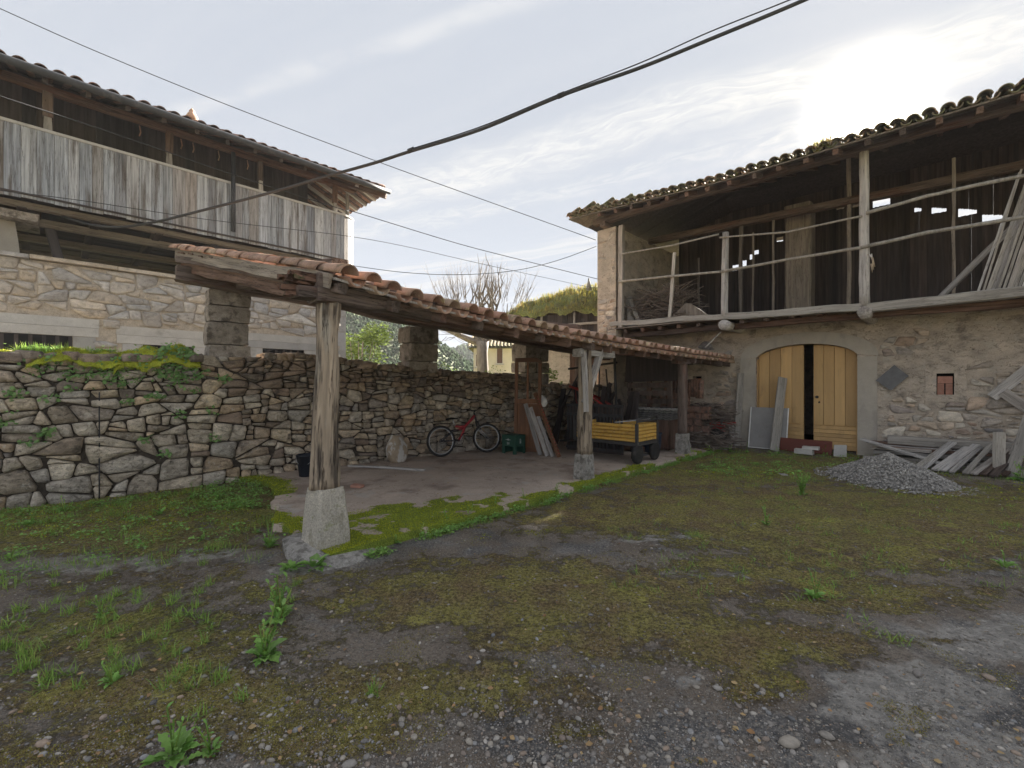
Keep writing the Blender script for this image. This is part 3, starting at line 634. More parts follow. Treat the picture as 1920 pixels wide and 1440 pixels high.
# local X along the wall (to the barn), local -Y towards the yard
GW = thing('garden_wall', 'long dry rubble wall of brown stones with dark joints, mossy on top, behind the tiled shed', 'wall', M=wall_M())
def gw_top(x):
    return lerp([(-4, 1.86), (-1.5, 1.90), (-.7, 1.93), (.2, 1.92), (1.0, 1.97), (1.5, 1.98), (2.6, 2.04), (3.1, 2.02), (4.2, 1.93), (4.8, 1.86), (6.0, 1.80), (7.6, 1.74), (8.4, 1.62), (9.0, 1.5), (11, 1.5)], x)+.03*fbm(x*2.1, 4)
def gw_r(x, z):
    r = lerp([(-3, .125), (1.0, .122), (2.2, .108), (3.5, .098), (6, .092), (10, .09)], x)
    return r*lerp([(0, 1.08), (1.0, 1.0), (1.6, .78), (2.1, .6)], z)
XA, XB = -3.3, 10.9
pts = [(XA, -.1)]+[(x, gw_top(x)-.09) for x in np.linspace(XA, XB, 40)]+[(XB, -.1)]
prism('wall_core', 'earth_joint', GW, [(XA, -.1)]+[(XB, -.1)]+[(x, gw_top(x)-.07) for x in np.linspace(XB, XA, 48)], .03, .56)
cells = rubble(XA, XB, lambda x: -.03, gw_top, gw_r, 1.8, gap=.0058, tries=16000, seed=11)
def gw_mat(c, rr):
    # stones under the roof and high up get the darker shade_stone: shade put into the colour
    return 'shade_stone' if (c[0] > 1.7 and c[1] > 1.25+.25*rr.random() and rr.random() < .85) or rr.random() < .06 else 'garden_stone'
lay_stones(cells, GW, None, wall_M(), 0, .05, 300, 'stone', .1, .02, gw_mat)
# capping stones laid loose along the top
capmb = MB(); rr = random.Random(5)
for x in np.arange(XA, XB, .2):
    if any(abs(x-wall_x(a)) < .4 for a in (.2, 3.6, 6.8)): continue
    for yy in (.06, .28, .48):
        a = rr.uniform(.09, .17); zt = gw_top(x)-.03+rr.uniform(-.01, .03)
        poly = [(a*1.3*math.cos(k*PI/3+rr.uniform(-.3, .3)), a*math.sin(k*PI/3+rr.uniform(-.3, .3))) for k in range(6)]
        M = Matrix.Translation((x+rr.uniform(-.05, .05), yy+rr.uniform(-.04, .04), zt)) @ Matrix.Rotation(-PI/2+rr.uniform(-.15, .15), 4, 'X') @ Matrix.Rotation(rr.uniform(0, 6), 4, 'Y')
        b = MB(); stone_shape(b, 0, 0, poly, 0, .05, rr, .06, .02, (0, 0)); capmb.add([M @ Vector(v) for v in b.v], b.f, rr.random()+.001, True)
tag(capmb.build('capping_stones', 'shade_stone', GW), kind='stuff')
def pier(s0, s1, ztop, mat_, seed):
    rr = random.Random(seed); x0, x1 = wall_x(s0), wall_x(s1); z = gw_top((x0+x1)/2)-.12
    p = bpy.data.objects.new('pier', None); COL.objects.link(p); p.parent = GW
    while z < ztop-.05:
        h = min(rr.uniform(.26, .42), ztop-z); 
        if ztop-z-h < .12: h = ztop-z
        cut = rr.uniform(.35, .65) if rr.random() < .4 else None
        for a, b in (((x0, x0+(x1-x0)*cut), (x0+(x1-x0)*cut, x1)) if cut else ((x0, x1),)):
            mb = MB(); q = rr.uniform(-.03, .03); W_, H_, D_ = b-a-.012, h-.012, .56
            n = 5; vs = []; fs = []     # a worn block: 6 faces as a welded grid of sub-points
            for i in range(n):
                for j in range(n):
                    for k in range(n):
                        u_, v_, w_ = i/(n-1)-.5, j/(n-1)-.5, k/(n-1)-.5
                        e = sum(abs(c) > .49 for c in (u_, v_, w_)); sh = 1-.045*(e == 3)-.018*(e == 2)
                        px, py, pz = a+.006+W_/2+u_*W_*sh+q, .02+D_/2+v_*D_*sh, z+h/2+w_*H_*sh
                        nn = .034*fbm(px*5, py*5, pz*5+seed); vs.append((px+nn, py+nn, pz+.6*nn))
            id_ = lambda i, j, k: (i*n+j)*n+k
            for i in range(n-1):
                for j in range(n-1):
                    fs += [(id_(i, j, 0), id_(i, j+1, 0), id_(i+1, j+1, 0), id_(i+1, j, 0)), (id_(i, j, n-1), id_(i+1, j, n-1), id_(i+1, j+1, n-1), id_(i, j+1, n-1)),
                           (id_(i, 0, j), id_(i+1, 0, j), id_(i+1, 0, j+1), id_(i, 0, j+1)), (id_(i, n-1, j), id_(i, n-1, j+1), id_(i+1, n-1, j+1), id_(i+1, n-1, j)),
                           (id_(0, i, j), id_(0, i, j+1), id_(0, i+1, j+1), id_(0, i+1, j)), (id_(n-1, i, j), id_(n-1, i+1, j), id_(n-1, i+1, j+1), id_(n-1, i, j+1))]
            mb.add(vs, fs); mb.build('block', mat_, p)
        z += h
pier(-.06, .52, 3.06, 'pier_stone', 3); pier(3.30, 3.98, 2.74, 'pier_stone', 8); pier(6.4, 7.2, 2.58, 'pier_stone', 12)

# ------------------------------------------------------------ roof tiles
def tile_mesh(name, L, r0, r1, th=.014, n=8, arc=165, up=True):
    """a barrel tile: runs along +X from its high end (r1) to its low end (r0)"""
    vs = []; a0 = math.radians(90-arc/2); a1 = math.radians(90+arc/2)
    for xi, (x, r) in enumerate(((0, r1), (L, r0))):
        for rad in (r, r-th):
            for k in range(n+1):
                a = a0+(a1-a0)*k/n; s_ = 1 if up else -1
                vs.append((x, rad*math.cos(a), s_*(rad*math.sin(a)-.35*r)))
    m = n+1; fs = []
    for k in range(n):
        fs += [(k, k+1, 2*m+k+1, 2*m+k), (m+k, 3*m+k, 3*m+k+1, m+k+1), (2*m+k, 2*m+k+1, 3*m+k+1, 3*m+k), (k, m+k, m+k+1, k+1)]
    fs += [(0, 2*m, 3*m, m), (n, m+n, 3*m+n, 2*m+n)]
    mb = MB().add(vs, fs, smooth=False); me = mb.mesh(name)
    sm_ = np.zeros(len(fs), bool); sm_[[4*k for k in range(n)]+[4*k+1 for k in range(n)]] = True; me.polygons.foreach_set('use_smooth', sm_)
    return me
def mesh_arrays(me):
    v = np.empty(len(me.vertices)*3, np.float32); me.vertices.foreach_get('co', v); return v.reshape(-1, 3), [tuple(p.vertices) for p in me.polygons]
def tile_field(name, m, parent, tile, mats):
    v, f = mesh_arrays(tile); f = np.array(f); V_ = []; F_ = []; R_ = []
    for i, M in enumerate(mats):
        A = np.array(M); V_.append(v@A[:3, :3].T+A[:3, 3]); F_.append(f+i*len(v)); R_ += [random.random()]*len(v)
    me = np_mesh(name, np.concatenate(V_), np.concatenate(F_), 4, False, R_); return tag(link(name, me, m, parent), kind='stuff')
def TM(x, y, z, slope, yaw=0.0, roll=0.0): return Matrix.Translation((x, y, z)) @ Matrix.Rotation(yaw, 4, 'Z') @ Matrix.Rotation(slope, 4, 'Y') @ Matrix.Rotation(roll, 4, 'X')

# ------------------------------------------------------------ the open shed
SH = thing('open_shed', 'open lean-to with red barrel tiles on rough timber posts, along the rubble wall', 'shed', 0, 0, 0)
ZE = [(-.6, 2.62), (0, 2.60), (.9, 2.475), (1.6, 2.43), (2.5, 2.38), (3.75, 2.335), (5.4, 2.295), (7.7, 2.27), (10.4, 2.25)]
ZB = [(-.6, 2.32), (0, 2.31), (1.1, 2.26), (1.95, 2.19), (2.95, 2.14), (4.3, 2.08), (8.1, 2.06), (10.4, 2.05)]
SL = .236
SLT = [(0, .236), (2.5, .205), (3.8, .188), (5.4, .172), (10, .160)]
def roof_z(t, s): return lerp(ZE, s)-lerp(SLT, s)*(t-.35)      # eave tiles' crown
def skew(t): return -.105*(.35-t)
ang = math.atan(SL)
cov = [tile_mesh('barrel_tile', .44, .098+.006*k, .082, n=8) for k in (0, 1)]; chn = tile_mesh('channel_tile', .44, .085, .1, n=7, up=False)
for k_ in cov+[chn]: k_.materials.append(MATS['clay_tile'])
rr = random.Random(2); covers = []; chans = []
ncol = 42
for i in range(ncol):
    s0 = .04+.25*i
    for k in range(13):
        t0 = .35-.44-.345*k; s = s0+skew(t0); z = roof_z(t0+.44, s0)-.062+.008*fbm(s*3, t0*3)
        je = rr.uniform(-.02, .02) if k == 0 else 0
        sl_ = lerp(SLT, s0); ang = math.atan(sl_); Mx = TM(t0+je, s+rr.uniform(-.012, .012), z+.44*sl_+rr.uniform(-.004, .006)+.012, ang+rr.uniform(-.02, .02), rr.uniform(-.04, .04)+.1, rr.uniform(-.06, .06))
        if k == 0 or i == 0: link('roof_tile', rr.choice(cov), None, SH, Mx)
        else: covers.append(Mx)
        t1 = t0-.02; s1 = s+.125
        M2 = TM(t1+rr.uniform(-.015, .015), s1, z+.44*sl_-.052, ang, .1, rr.uniform(-.05, .05))
        if k == 0: link('roof_tile', chn, None, SH, M2)
        else: chans.append(M2)
tile_field('upper_roof_tiles', 'clay_tile', SH, cov[0], covers); tile_field('upper_channel_tiles', 'clay_tile', SH, chn, chans)
# boards under the tiles, rafters with rough ends
nb = 26; mbd = []
for k in range(12):
    t1 = .27-.36*k; t0 = t1-.35; zc = -.135
    for a, b in ((-.02, 3.4), (3.42, 7.0), (7.02, 10.36)):
        sa, sb = a+skew(t1), b+skew(t1)
        pts_ = [(sa+(sb-sa)*j/6) for j in range(7)]; mb = MB(); vs = []
        for s in pts_:
            for t, dz in ((t0, 0), (t1, 0), (t1, -.022), (t0, -.022)): vs.append((t, s, roof_z(t, s)+zc+dz+.012*(k % 2 == 0)))
        fs = [(j*4+q, j*4+(q+1) % 4, j*4+4+(q+1) % 4, j*4+4+q) for j in range(6) for q in range(4)]+[(0, 1, 2, 3), (27, 26, 25, 24)]
        mb.add(vs, fs).build('roof_board', 'dark_wood' if k else 'grey_wood', SH)
for i in range(19):
    s = .05+.565*i; h = rr.uniform(.09, .12); te = rr.uniform(.2, .3); zt = -.165-h/2
    beam('rafter', 'dark_wood', SH, (-4.1, s+skew(-4.1), roof_z(-4.1, s)+zt), (te, s, roof_z(te, s)+zt), .1, h, .012, 8)
beam('gable_rafter', 'dark_wood', SH, (-4.15, -.3, roof_z(-4.15, -.2)-.30), (.1, .06, roof_z(.1, 0)-.27), .15, .24, .02, 12)
beam('gable_board', 'soffit_wood', SH, (-4.2, -.44, roof_z(-4.2, -.3)-.17), (.22, -.06, roof_z(.2, 0)-.165), .035, .13, .012, 14)
# front plate: three long timbers, the first with a rotten end beyond the post
def plate(s0, s1, w, h, o=0.0, **k): beam('front_beam', 'dark_wood', SH, (o, s0, lerp(ZB, s0)+h/2), (o, s1, lerp(ZB, s1)+h/2), w, h, .02, 14, **k)
plate(-.12, 1.2, .25, .27); plate(1.15, 4.55, .26, .25, .015); plate(4.5, 8.25, .23, .22); plate(8.2, 10.36, .2, .2)
for k in range(9):
    a = rr.uniform(-.09, .09); b = rr.uniform(.03, .25)
    beam('splinter', 'rot_wood', SH, (a, -.08, 2.31+b), (a+rr.uniform(-.03, .03), -.30-rr.uniform(0, .12), 2.30+b+rr.uniform(-.03, .03)), rr.uniform(.05, .09), rr.uniform(.03, .06), .02, 4)
beam('corbel', 'dark_wood', SH, (0, -.28, 2.37), (0, .42, 2.36), .19, .11, .02, 5)
beam('rear_beam', 'dark_wood', SH, (-3.85, -.5, roof_z(-3.8, -.2)-.43), (-2.75, 9.3, roof_z(-2.8, 9.3)-.43), .2, .22, .02, 20)
beam('tie_beam', 'dark_wood', SH, (-3.75, .3, 3.12), (-.1, .2, 2.68), .16, .2, .02, 8)
beam('tie_beam', 'dark_wood', SH, (-3.3, 4.0, 2.82), (-.1, 4.2, 2.42), .16, .2, .02, 8)
for k in range(5): beam('sun_screen_board', 'dark_wood', SH, (-3.16-.185*k, 9.22, 1.4), (-3.16-.185*k, 9.22, 2.78), .183, .03, .003, 2, rounds=.03)  # added screen of boards that keeps low sun off the shed floor
# posts on their stones
log('post', 'post_wood', SH, (-.005, -.01, .58), (.012, .03, 2.33), .122, .098, .02, 20, 26, .25, [(0, 1.06), (.08, 1), (.55, .93), (.86, .86), (.9, .98), (1, 1.0)])
log('post', 'post_wood', SH, (.1, 4.05, .45), (.06, 4.12, 2.12), .105, .095, .022, 16, 20, .3)
log('post', 'dark_wood', SH, (.12, 7.7, .48), (.10, 7.72, 2.08), .095, .09, .015, 14, 16, .5)
beam('brace', 'grey_wood', SH, (.13, 4.02, 1.25), (.10, 4.52, 2.1), .085, .1, .012)
beam('prop', 'grey_wood', SH, (.17, 3.98, 1.12), (.13, 3.99, 2.06), .075, .05, .008)
beam('corbel', 'grey_wood', SH, (.06, 3.9, 2.03), (.06, 4.9, 2.05), .17, .12, .02, 6)
beam('corbel', 'dark_wood', SH, (.1, 7.35, 2.03), (.1, 8.1, 2.03), .16, .1, .02, 6)
def plinth(m, t, s, z0, h, b, a, seed, rough, n=9):
    vs = []; rows = n; per = []
    c = .16; prof = [(-1+c, -1), (0, -1), (1-c, -1), (1, -1+c), (1, 0), (1, 1-c), (1-c, 1), (0, 1), (-1+c, 1), (-1, 1-c), (-1, 0), (-1, -1+c)]; m_ = len(prof)
    for i in range(rows+1):
        f = i/rows; hw = b+(a-b)*f**1.15; hw *= 1-.05*(i == rows)-.02*(i == 0)
        for k, (x, y) in enumerate(prof):
            d = 1+rough*fbm(x*1.3+seed, y*1.3, f*2.2); vs.append((x*hw*d, y*hw*d, h*f+(.4*rough*.1*fbm(x, y, f+seed))))
    fs = [(i*m_+k, i*m_+(k+1) % m_, (i+1)*m_+(k+1) % m_, (i+1)*m_+k) for i in range(rows) for k in range(m_)]+[tuple(range(m_))[::-1], tuple(rows*m_+k for k in range(m_))]
    return MB().add(vs, fs, smooth=False).build('plinth', m, SH, Matrix.Translation((t, s, z0)) @ Matrix.Rotation(.1, 4, 'Z'))
plinth('granite', 0, 0, .055, .535, .168, .126, 1, .035)
plinth('rough_granite', .09, 4.05, .03, .43, .135, .108, 5, .16); plinth('rough_granite', .12, 7.7, .03, .46, .135, .115, 9, .16)
b = MB(); stone_shape(b, 0, 0, [(-.40, -.30), (.0, -.40), (.42, -.30), (.46, .06), (.30, .34), (-.1, .36), (-.42, .22)], 0, .055, random.Random(4), .08, .012, (0, 0))
b.build('footing_stone', 'rough_granite', SH, Matrix.Translation((.05, .03, .02)) @ Matrix.Rotation(-PI/2, 4, 'X'))
# ------------------------------------------------------------ gallery house on the left (a raised granary over a stone storey)
PG = thing('gallery_house', 'old two-storey house with a weathered grey plank gallery over a stone wall', 'house', 0, 0, 0)
rr = random.Random(21)
TG, TWL = -6.7, -6.9       # plane of the planks, plane of the stone wall
# lower storey
def skip_l(x, z, r):
    for a, b, c, d in ((-3.4, -1.13, 0, 2.72), (-.88, .57, 0, 2.70), (1.28, 2.82, 0, 2.70)):
        if a-r*.8 < x < b+r*.8 and z < d+r*.6: return True
    return x > 3.38-r*.6
# (local x = s, facing +t): a holder turned so that stones face the yard
PW = frame(TWL, 0, 0, PI/2)
hw = bpy.data.objects.new('stone_wall', None); COL.objects.link(hw); hw.parent = PG; hw.matrix_basis = Matrix.Translation((TWL, 0, 0)) @ Matrix.Rotation(PI/2, 4, 'Z')
# in this holder X = s, Y = -t (into the wall is +Y)
cells = rubble(-3.3, 3.4, lambda x: 1.5, lambda x: 3.63, lambda x, z: .125, 2.0, skip_l, .006, 9000, seed=31)
lay_stones(cells, hw, 'pale_stone', PW, 0, .022, 170, 'stone', .05, .012)
prism('wall_core', 'lime_joint', hw, [(-3.4, -.1), (3.53, -.1), (3.53, 3.64), (-3.4, 3.64)], .012, .5)
for a, b, z in ((-3.3, -1.13, 2.395), (-.88, .57, 2.31), (1.28, 2.82, 2.36)):
    prism('lintel', 'dressed_stone', hw, [(a, z), (b, z), (b, z+.155), (a, z+.155)], -.012, .2)
    prism('lintel_band', 'dressed_stone', hw, [(a-.01, z+.16), (b+.01, z+.16), (b+.01, z+.32), (a-.01, z+.32)], -.004, .2)
for a, b, z in ((-2.9, -1.47, 2.39), (-.5, .3, 2.305), (1.6, 2.5, 2.355)):
    prism('window_opening', 'void', hw, [(a, 1.4), (b, 1.4), (b, z), (a, z)], .002, .15)
    for q in np.arange(a+.1, b, .16): prism('slat', 'shade_wood', hw, [(q, 1.4), (q+.05, 1.4), (q+.05, z-.01), (q, z-.01)], -.004, .06)
    for c, d in ((a-.3, a-.01), (b+.01, b+.3)): prism('jamb_stone', 'dressed_stone', hw, [(c, 1.2), (d, 1.2), (d, z-.003), (c, z-.003)], -.010, .2)
z = 1.3
while z < 3.6:
    h = rr.uniform(.3, .5); h = min(h, 3.62-z); prism('quoin', 'dressed_stone', hw, [(3.34+rr.uniform(-.06, .02), z), (3.54, z), (3.54, z+h-.008), (3.34, z+h-.008)], -.02, .3); z += h
s = -3.4
while s < 3.5:
    w = min(rr.uniform(1.1, 1.5), 3.6-s); z0 = 3.645+rr.uniform(0, .01); prism('coping_slab', 'pale_stone', hw, [(s, z0), (s+w-.012, z0+rr.uniform(-.006, .006)), (s+w-.012, z0+.062), (s, z0+.062)], -.09, .6); s += w
# side wall of the lower storey going back
prism('side_wall', 'lime_joint', PG, [(-13, -.1), (-7.41, -.1), (-7.41, 3.7), (-13, 3.7)], 3.05, 3.52)
prism('loft_floor', 'shade_wood', PG, [(-13, 3.5), (-7.45, 3.5), (-7.45, 3.6), (-13, 3.6)], -3.4, 3.04)
# staddles: tapered pillar with a flat stone on its head
for s in (-2.35, 3.0):
    h = bpy.data.objects.new('staddle', None); COL.objects.link(h); h.parent = PG; h.matrix_basis = Matrix.Translation((-7.55, s, 3.70))
    vs = []; 
    for z, a in ((0, .25), (.3, .23), (.64, .19)): vs += [(-a, -a, z), (a, -a, z), (a, a, z), (-a, a, z)]
    MB().add(vs, [(i*4+k, i*4+(k+1) % 4, i*4+4+(k+1) % 4, i*4+4+k) for i in range(2) for k in range(4)]+[(8, 9, 10, 11)]).build('pillar', 'smooth_plaster', h)
    MB().box((0, 0, .71), (.95, .95, .12), jit=.02).build('head_stone', 'pier_stone', h)
    beam('block', 'dark_wood', PG, (-7.55, s-.2, 4.35+.2), (-7.55, s+.5, 4.35+.2), .25, .14)
beam('strut', 'dark_wood', PG, (-7.5, 2.5, 3.75), (-7.3, 1.9, 4.5), .16, .16); beam('strut', 'shade_wood', PG, (-7.6, -1.6, 3.75), (-7.6, -1.75, 4.4), .12, .14)
# gallery floor seen from below: long planks and cross beams
for k in range(21):
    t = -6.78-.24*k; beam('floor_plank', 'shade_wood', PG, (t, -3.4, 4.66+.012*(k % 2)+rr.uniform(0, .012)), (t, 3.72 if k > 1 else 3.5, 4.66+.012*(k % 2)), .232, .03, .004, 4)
for k in range(8):
    s = -3.0+.92*k; beam('cross_beam', 'shade_wood', PG, (-11.5, s, 4.55), (-6.95, s, 4.55), .12, .13, .01, 4)
for t in (-7.0, -7.55, -8.9, -10.4): beam('long_beam', 'soffit_wood', PG, (t, -3.4, 4.44 if t != -7.0 else 4.56), (t, 3.55, 4.44 if t != -7.0 else 4.56), .14, .13 if t != -7.0 else .09, .012, 8)
# plank skirt: straight run, rounded corner, then the end run
path = []; R_ = .45; sE = 3.82
def skirt(d):
    L0 = sE-R_+3.4
    if d < L0: return (TG, -3.4+d, 0.0)
    a = (d-L0)/R_
    if a < PI/2: return (TG-R_+R_*math.cos(a), sE-R_+R_*math.sin(a), a)
    return (TG-R_-(d-L0-R_*PI/2), sE, PI/2)
d = 0.0; total = 7+5.6
while d < total:
    w = rr.uniform(.125, .205)
    if 6.6 < d < 7.7: w = .105
    t, s, a = skirt(d+w/2); th = .024; zt, zb = 5.775+rr.uniform(-.004, .004), 4.60+rr.uniform(-.014, .010)
    dx = rr.uniform(-.003, .003); mb = MB(); ww = w/2-.0025
    vs = [(dx, -ww, 0), (dx, ww, 0), (dx-th, ww, 0), (dx-th, -ww, 0), (dx, -ww, zt-zb), (dx, ww, zt-zb), (dx-th, ww, zt-zb), (dx-th, -ww, zt-zb)]
    mb.add(vs, [(0, 1, 5, 4), (1, 2, 6, 5), (2, 3, 7, 6), (3, 0, 4, 7), (4, 5, 6, 7), (3, 2, 1, 0)])
    mb.build('plank', 'gallery_plank', PG, Matrix.Translation((t, s, zb)) @ Matrix.Rotation(a, 4, 'Z')); d += w
def along(dz, out, d0, d1, step): return [(lambda q: (q[0]+out*math.cos(q[2]), q[1]+out*math.sin(q[2]), dz))(skirt(x)) for x in np.arange(d0, d1, step)]
def strip(name, m, zc, h, out, th):
    P = along(zc, out, 0, total, .12); vs = []
    Q = along(zc, out-th, 0, total, .12)
    for p, q in zip(P, Q): vs += [(p[0], p[1], zc-h/2), (p[0], p[1], zc+h/2), (q[0], q[1], zc+h/2), (q[0], q[1], zc-h/2)]
    fs = [(i*4+k, i*4+(k+1) % 4, i*4+4+(k+1) % 4, i*4+4+k) for i in range(len(P)-1) for k in range(4)]
    MB().add(vs, fs).build(name, m, PG)
strip('top_rail', 'dressed_stone', 5.795, .045, .022, .1); strip('lower_strip', 'grey_wood', 4.665, .012, .006, .02)
# gallery posts, inner wall, wall plate
for s, w in ((-1.77, .13), (-.12, .115), (1.51, .1), (3.2, .1)):
    beam('gallery_post', 'pale_wood', PG, (TG-.06, s, 5.82), (TG-.06, s, 6.08), w*.85, w*.85, .003, 2, w1=w*.55, h1=w*.7)
    beam('gallery_post', 'dark_wood', PG, (TG-.06, s, 6.05), (TG-.06, s, 6.6), w, w, .004, 3)
beam('gallery_post', 'grey_wood', PG, (TG-.5, sE-.08, 5.82), (TG-.5, sE-.08, 6.6), .07, .07, .004, 3); beam('gallery_post', 'dark_wood', PG, (TG-1.9, sE-.08, 5.82), (TG-1.9, sE-.08, 6.6), .1, .1, .004, 3)
beam('wall_plate', 'dark_wood', PG, (TG-.06, -3.4, 6.52), (TG-.06, sE-.1, 6.52), .14, .12, .006, 12)
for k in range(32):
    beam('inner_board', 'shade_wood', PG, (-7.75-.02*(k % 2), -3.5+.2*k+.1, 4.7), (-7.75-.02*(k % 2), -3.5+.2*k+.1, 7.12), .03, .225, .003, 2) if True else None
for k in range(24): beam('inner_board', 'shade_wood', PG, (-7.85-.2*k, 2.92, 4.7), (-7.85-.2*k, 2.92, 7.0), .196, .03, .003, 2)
for s in (-.55, .1, .3, .75, 1.3): MB().tube([(TG-.25, s, 6.5), (TG-.25, s+.02, 6.38), (TG-.25, s, 6.30)], .012, 5).build('dried_pepper', 'clay_tile', PG)
# roof: hipped, front slope from the gutter up, end slope at the right
RS = .42; EZ = 6.40; TE, SE_ = -6.0, 4.22
def pr_z(t, s): return EZ+RS*min(TE-t, SE_-s+.0)
def deck(a, b, c, d_, name): MB().add([a, b, c, d_]+[(p[0], p[1], p[2]+.03) for p in (a, b, c, d_)], [(0, 1, 2, 3), (7, 6, 5, 4), (0, 4, 5, 1), (1, 5, 6, 2), (2, 6, 7, 3), (3, 7, 4, 0)]).build(name, 'shade_wood', PG)
for k in range(10):    # eaves boards, each its own, following the slope
    t1 = TE-.02-.33*k; t0 = t1-.325
    if k < 10: deck((t1, -3.5, EZ-.02+RS*(TE-t1)), (t0, -3.5, EZ-.02+RS*(TE-t0)), (t0, SE_-(TE-t0), EZ-.02+RS*(TE-t0)), (t1, SE_-(TE-t1), EZ-.02+RS*(TE-t1)), 'eaves_board')
    s1 = SE_-.02-.33*k; s0 = s1-.325
    deck((-13, s1, EZ-.02+RS*(SE_-s1)), (TE-(SE_-s1), s1, EZ-.02+RS*(SE_-s1)), (TE-(SE_-s0), s0, EZ-.02+RS*(SE_-s0)), (-13, s0, EZ-.02+RS*(SE_-s0)), 'eaves_board')
for k in range(15):
    s = -3.3+.5*k; beam('rafter', 'shade_wood', PG, (TE-.05, s, EZ-.06), (TE-1.9, s, EZ-.06+RS*1.85), .07, .08, .004, 3) if s < SE_-1.9 else None
for k in range(12):
    t = -6.5-.5*k; L_ = min(1.9, .1+(TE-t)); beam('rafter', 'grey_wood', PG, (t, SE_-.05, EZ-.06), (t, SE_-L_, EZ-.06+RS*(L_-.05)), .07, .08, .004, 3)
beam('hip_rafter', 'dark_wood', PG, (TE-.03, SE_-.03, EZ-.09), (TE-2.6, SE_-2.6, EZ-.09+RS*2.6), .11, .12, .005, 6)
ptile = tile_mesh('gallery_tile', .44, .094, .078, n=8); ptile.materials.append(MATS['old_tile']); pch = tile_mesh('gallery_channel', .44, .08, .09, n=6, up=False); pch.materials.append(MATS['old_tile'])
pa_ = math.atan(RS); cf, cf2 = [], []
for i in range(36):
    s = -3.35+.213*i
    for k in range(9):
        t0 = TE+.05-.44-.35*k
        if s > SE_-(TE-t0)+.25: break
        z = pr_z(t0+.44, -5)+.085; Mx = TM(t0, s+rr.uniform(-.01, .01), z+.44*RS+rr.uniform(-.004, .008), pa_, rr.uniform(-.03, .03), rr.uniform(-.04, .04))
        if k == 0: link('roof_tile', ptile, None, PG, Mx)
        else: cf.append(Mx)
        cf2.append(TM(t0-.02, s+.106, z+.44*RS-.05, pa_))
for i in range(30):
    t = TE-.12-.213*i
    for k in range(8):
        s0 = SE_+.05-.44-.35*k
        if TE-t < (SE_-s0)-.25: break
        z = EZ+.062+RS*(SE_-s0-.44)
        Mx = Matrix.Translation((t, s0, z+.44*RS)) @ Matrix.Rotation(PI/2, 4, 'Z') @ Matrix.Rotation(pa_, 4, 'Y')
        if k == 0: link('roof_tile', ptile, None, PG, Mx)
        else: cf.append(Mx)
        cf2.append(Matrix.Translation((t-.106, s0-.02, z+.44*RS-.05)) @ Matrix.Rotation(PI/2, 4, 'Z') @ Matrix.Rotation(pa_, 4, 'Y'))
for k in range(8):
    d = .42*k; link('hip_tile', ptile, None, PG, Matrix.Translation((TE-d-.36, SE_-d-.36, EZ+.1+RS*(d+.36))) @ Matrix.Rotation(PI/4, 4, 'Z') @ Matrix.Rotation(math.atan(RS*.7), 4, 'Y'))
tile_field('upper_roof_tiles', 'old_tile', PG, ptile, cf); tile_field('upper_channel_tiles', 'old_tile', PG, pch, cf2)
fz = on_t(360, 228, -9.2); fz2 = on_t(360, 203, -9.2)
hh = fz2[2]-fz[2]
MB().lathe([(.02, -.6), (.05, -.1), (.06, 0), (.115, .16*hh), (.125, .34*hh), (.09, .58*hh), (.05, .68*hh), (.065, .76*hh), (.01, hh)], 14, (fz[0], fz[1], fz[2])).build('finial', 'clay_tile', PG)
# gutter and its downpipe
P_ = [(TE+.07, s, EZ+.0) for s in np.linspace(-3.5, SE_+.02, 12)]
MB().tube(P_, .062, 10).build('gutter', 'gutter_metal', PG)
dp = on_t(437, 300, TG+.07)[1]
MB().tube([(TG+.085, dp, 6.42), (TG+.085, dp, 5.6), (TG+.085, dp, 4.76)], .042, 8).build('downpipe', 'gutter_metal', PG)

# ------------------------------------------------------------ barn on the right
BN = thing('stone_barn', 'two-storey stone barn with an open timber gallery above an arched yellow door', 'barn', 0, 0, 0)
rr = random.Random(44)
WS, GS = 10.4, 9.3
TL, TR = -3.07, 8.2
def arch_z(t): q = (t-1.82)/1.0; return 2.13+.35*math.sqrt(max(0, 1-q*q*.96))
def panel(name, m, x0, x1, z0, z1, holes, y0, y1, parent):
    xs = sorted({x0, x1, *[h[0] for h in holes], *[h[1] for h in holes]}); zs = sorted({z0, z1, *[h[2] for h in holes], *[h[3] for h in holes]}); mb = MB()
    # front face only where there is no hole; edges of each hole get a reveal
    for a, b in zip(xs, xs[1:]):
        for c, d in zip(zs, zs[1:]):
            if any(h[0] <= a and b <= h[1] and h[2] <= c and d <= h[3] for h in holes): continue
            mb.add([(a, y0, c), (b, y0, c), (b, y0, d), (a, y0, d)], [(0, 1, 2, 3)])
    for a, b, c, d in holes:
        for p, q in (((a, c), (b, c)), ((b, c), (b, d)), ((b, d), (a, d)), ((a, d), (a, c))): mb.add([(p[0], y0, p[1]), (q[0], y0, q[1]), (q[0], y1, q[1]), (p[0], y1, p[1])], [(0, 1, 2, 3)])
    mb.add([(x0, y0, z0), (x0, y1, z0), (x0, y1, z1), (x0, y0, z1)], [(0, 1, 2, 3)]); mb.add([(x1, y0, z0), (x1, y1, z0), (x1, y1, z1), (x1, y0, z1)], [(0, 1, 2, 3)])
    return mb.build(name, m, parent)
H1 = (-.74, -.51, 1.33, 1.76); H2 = (4.07, 4.32, 1.34, 1.76); H3 = (-2.1, -1.82, 1.75, 1.98)
panel('wall', 'barn_plaster', TL, .82, -.1, 3.25, [H1, H3], WS, WS+.5, BN)
panel('wall', 'barn_plaster', 2.82, TR, -.1, 3.25, [H2], WS, WS+.5, BN)
mb = MB(); N_ = 20
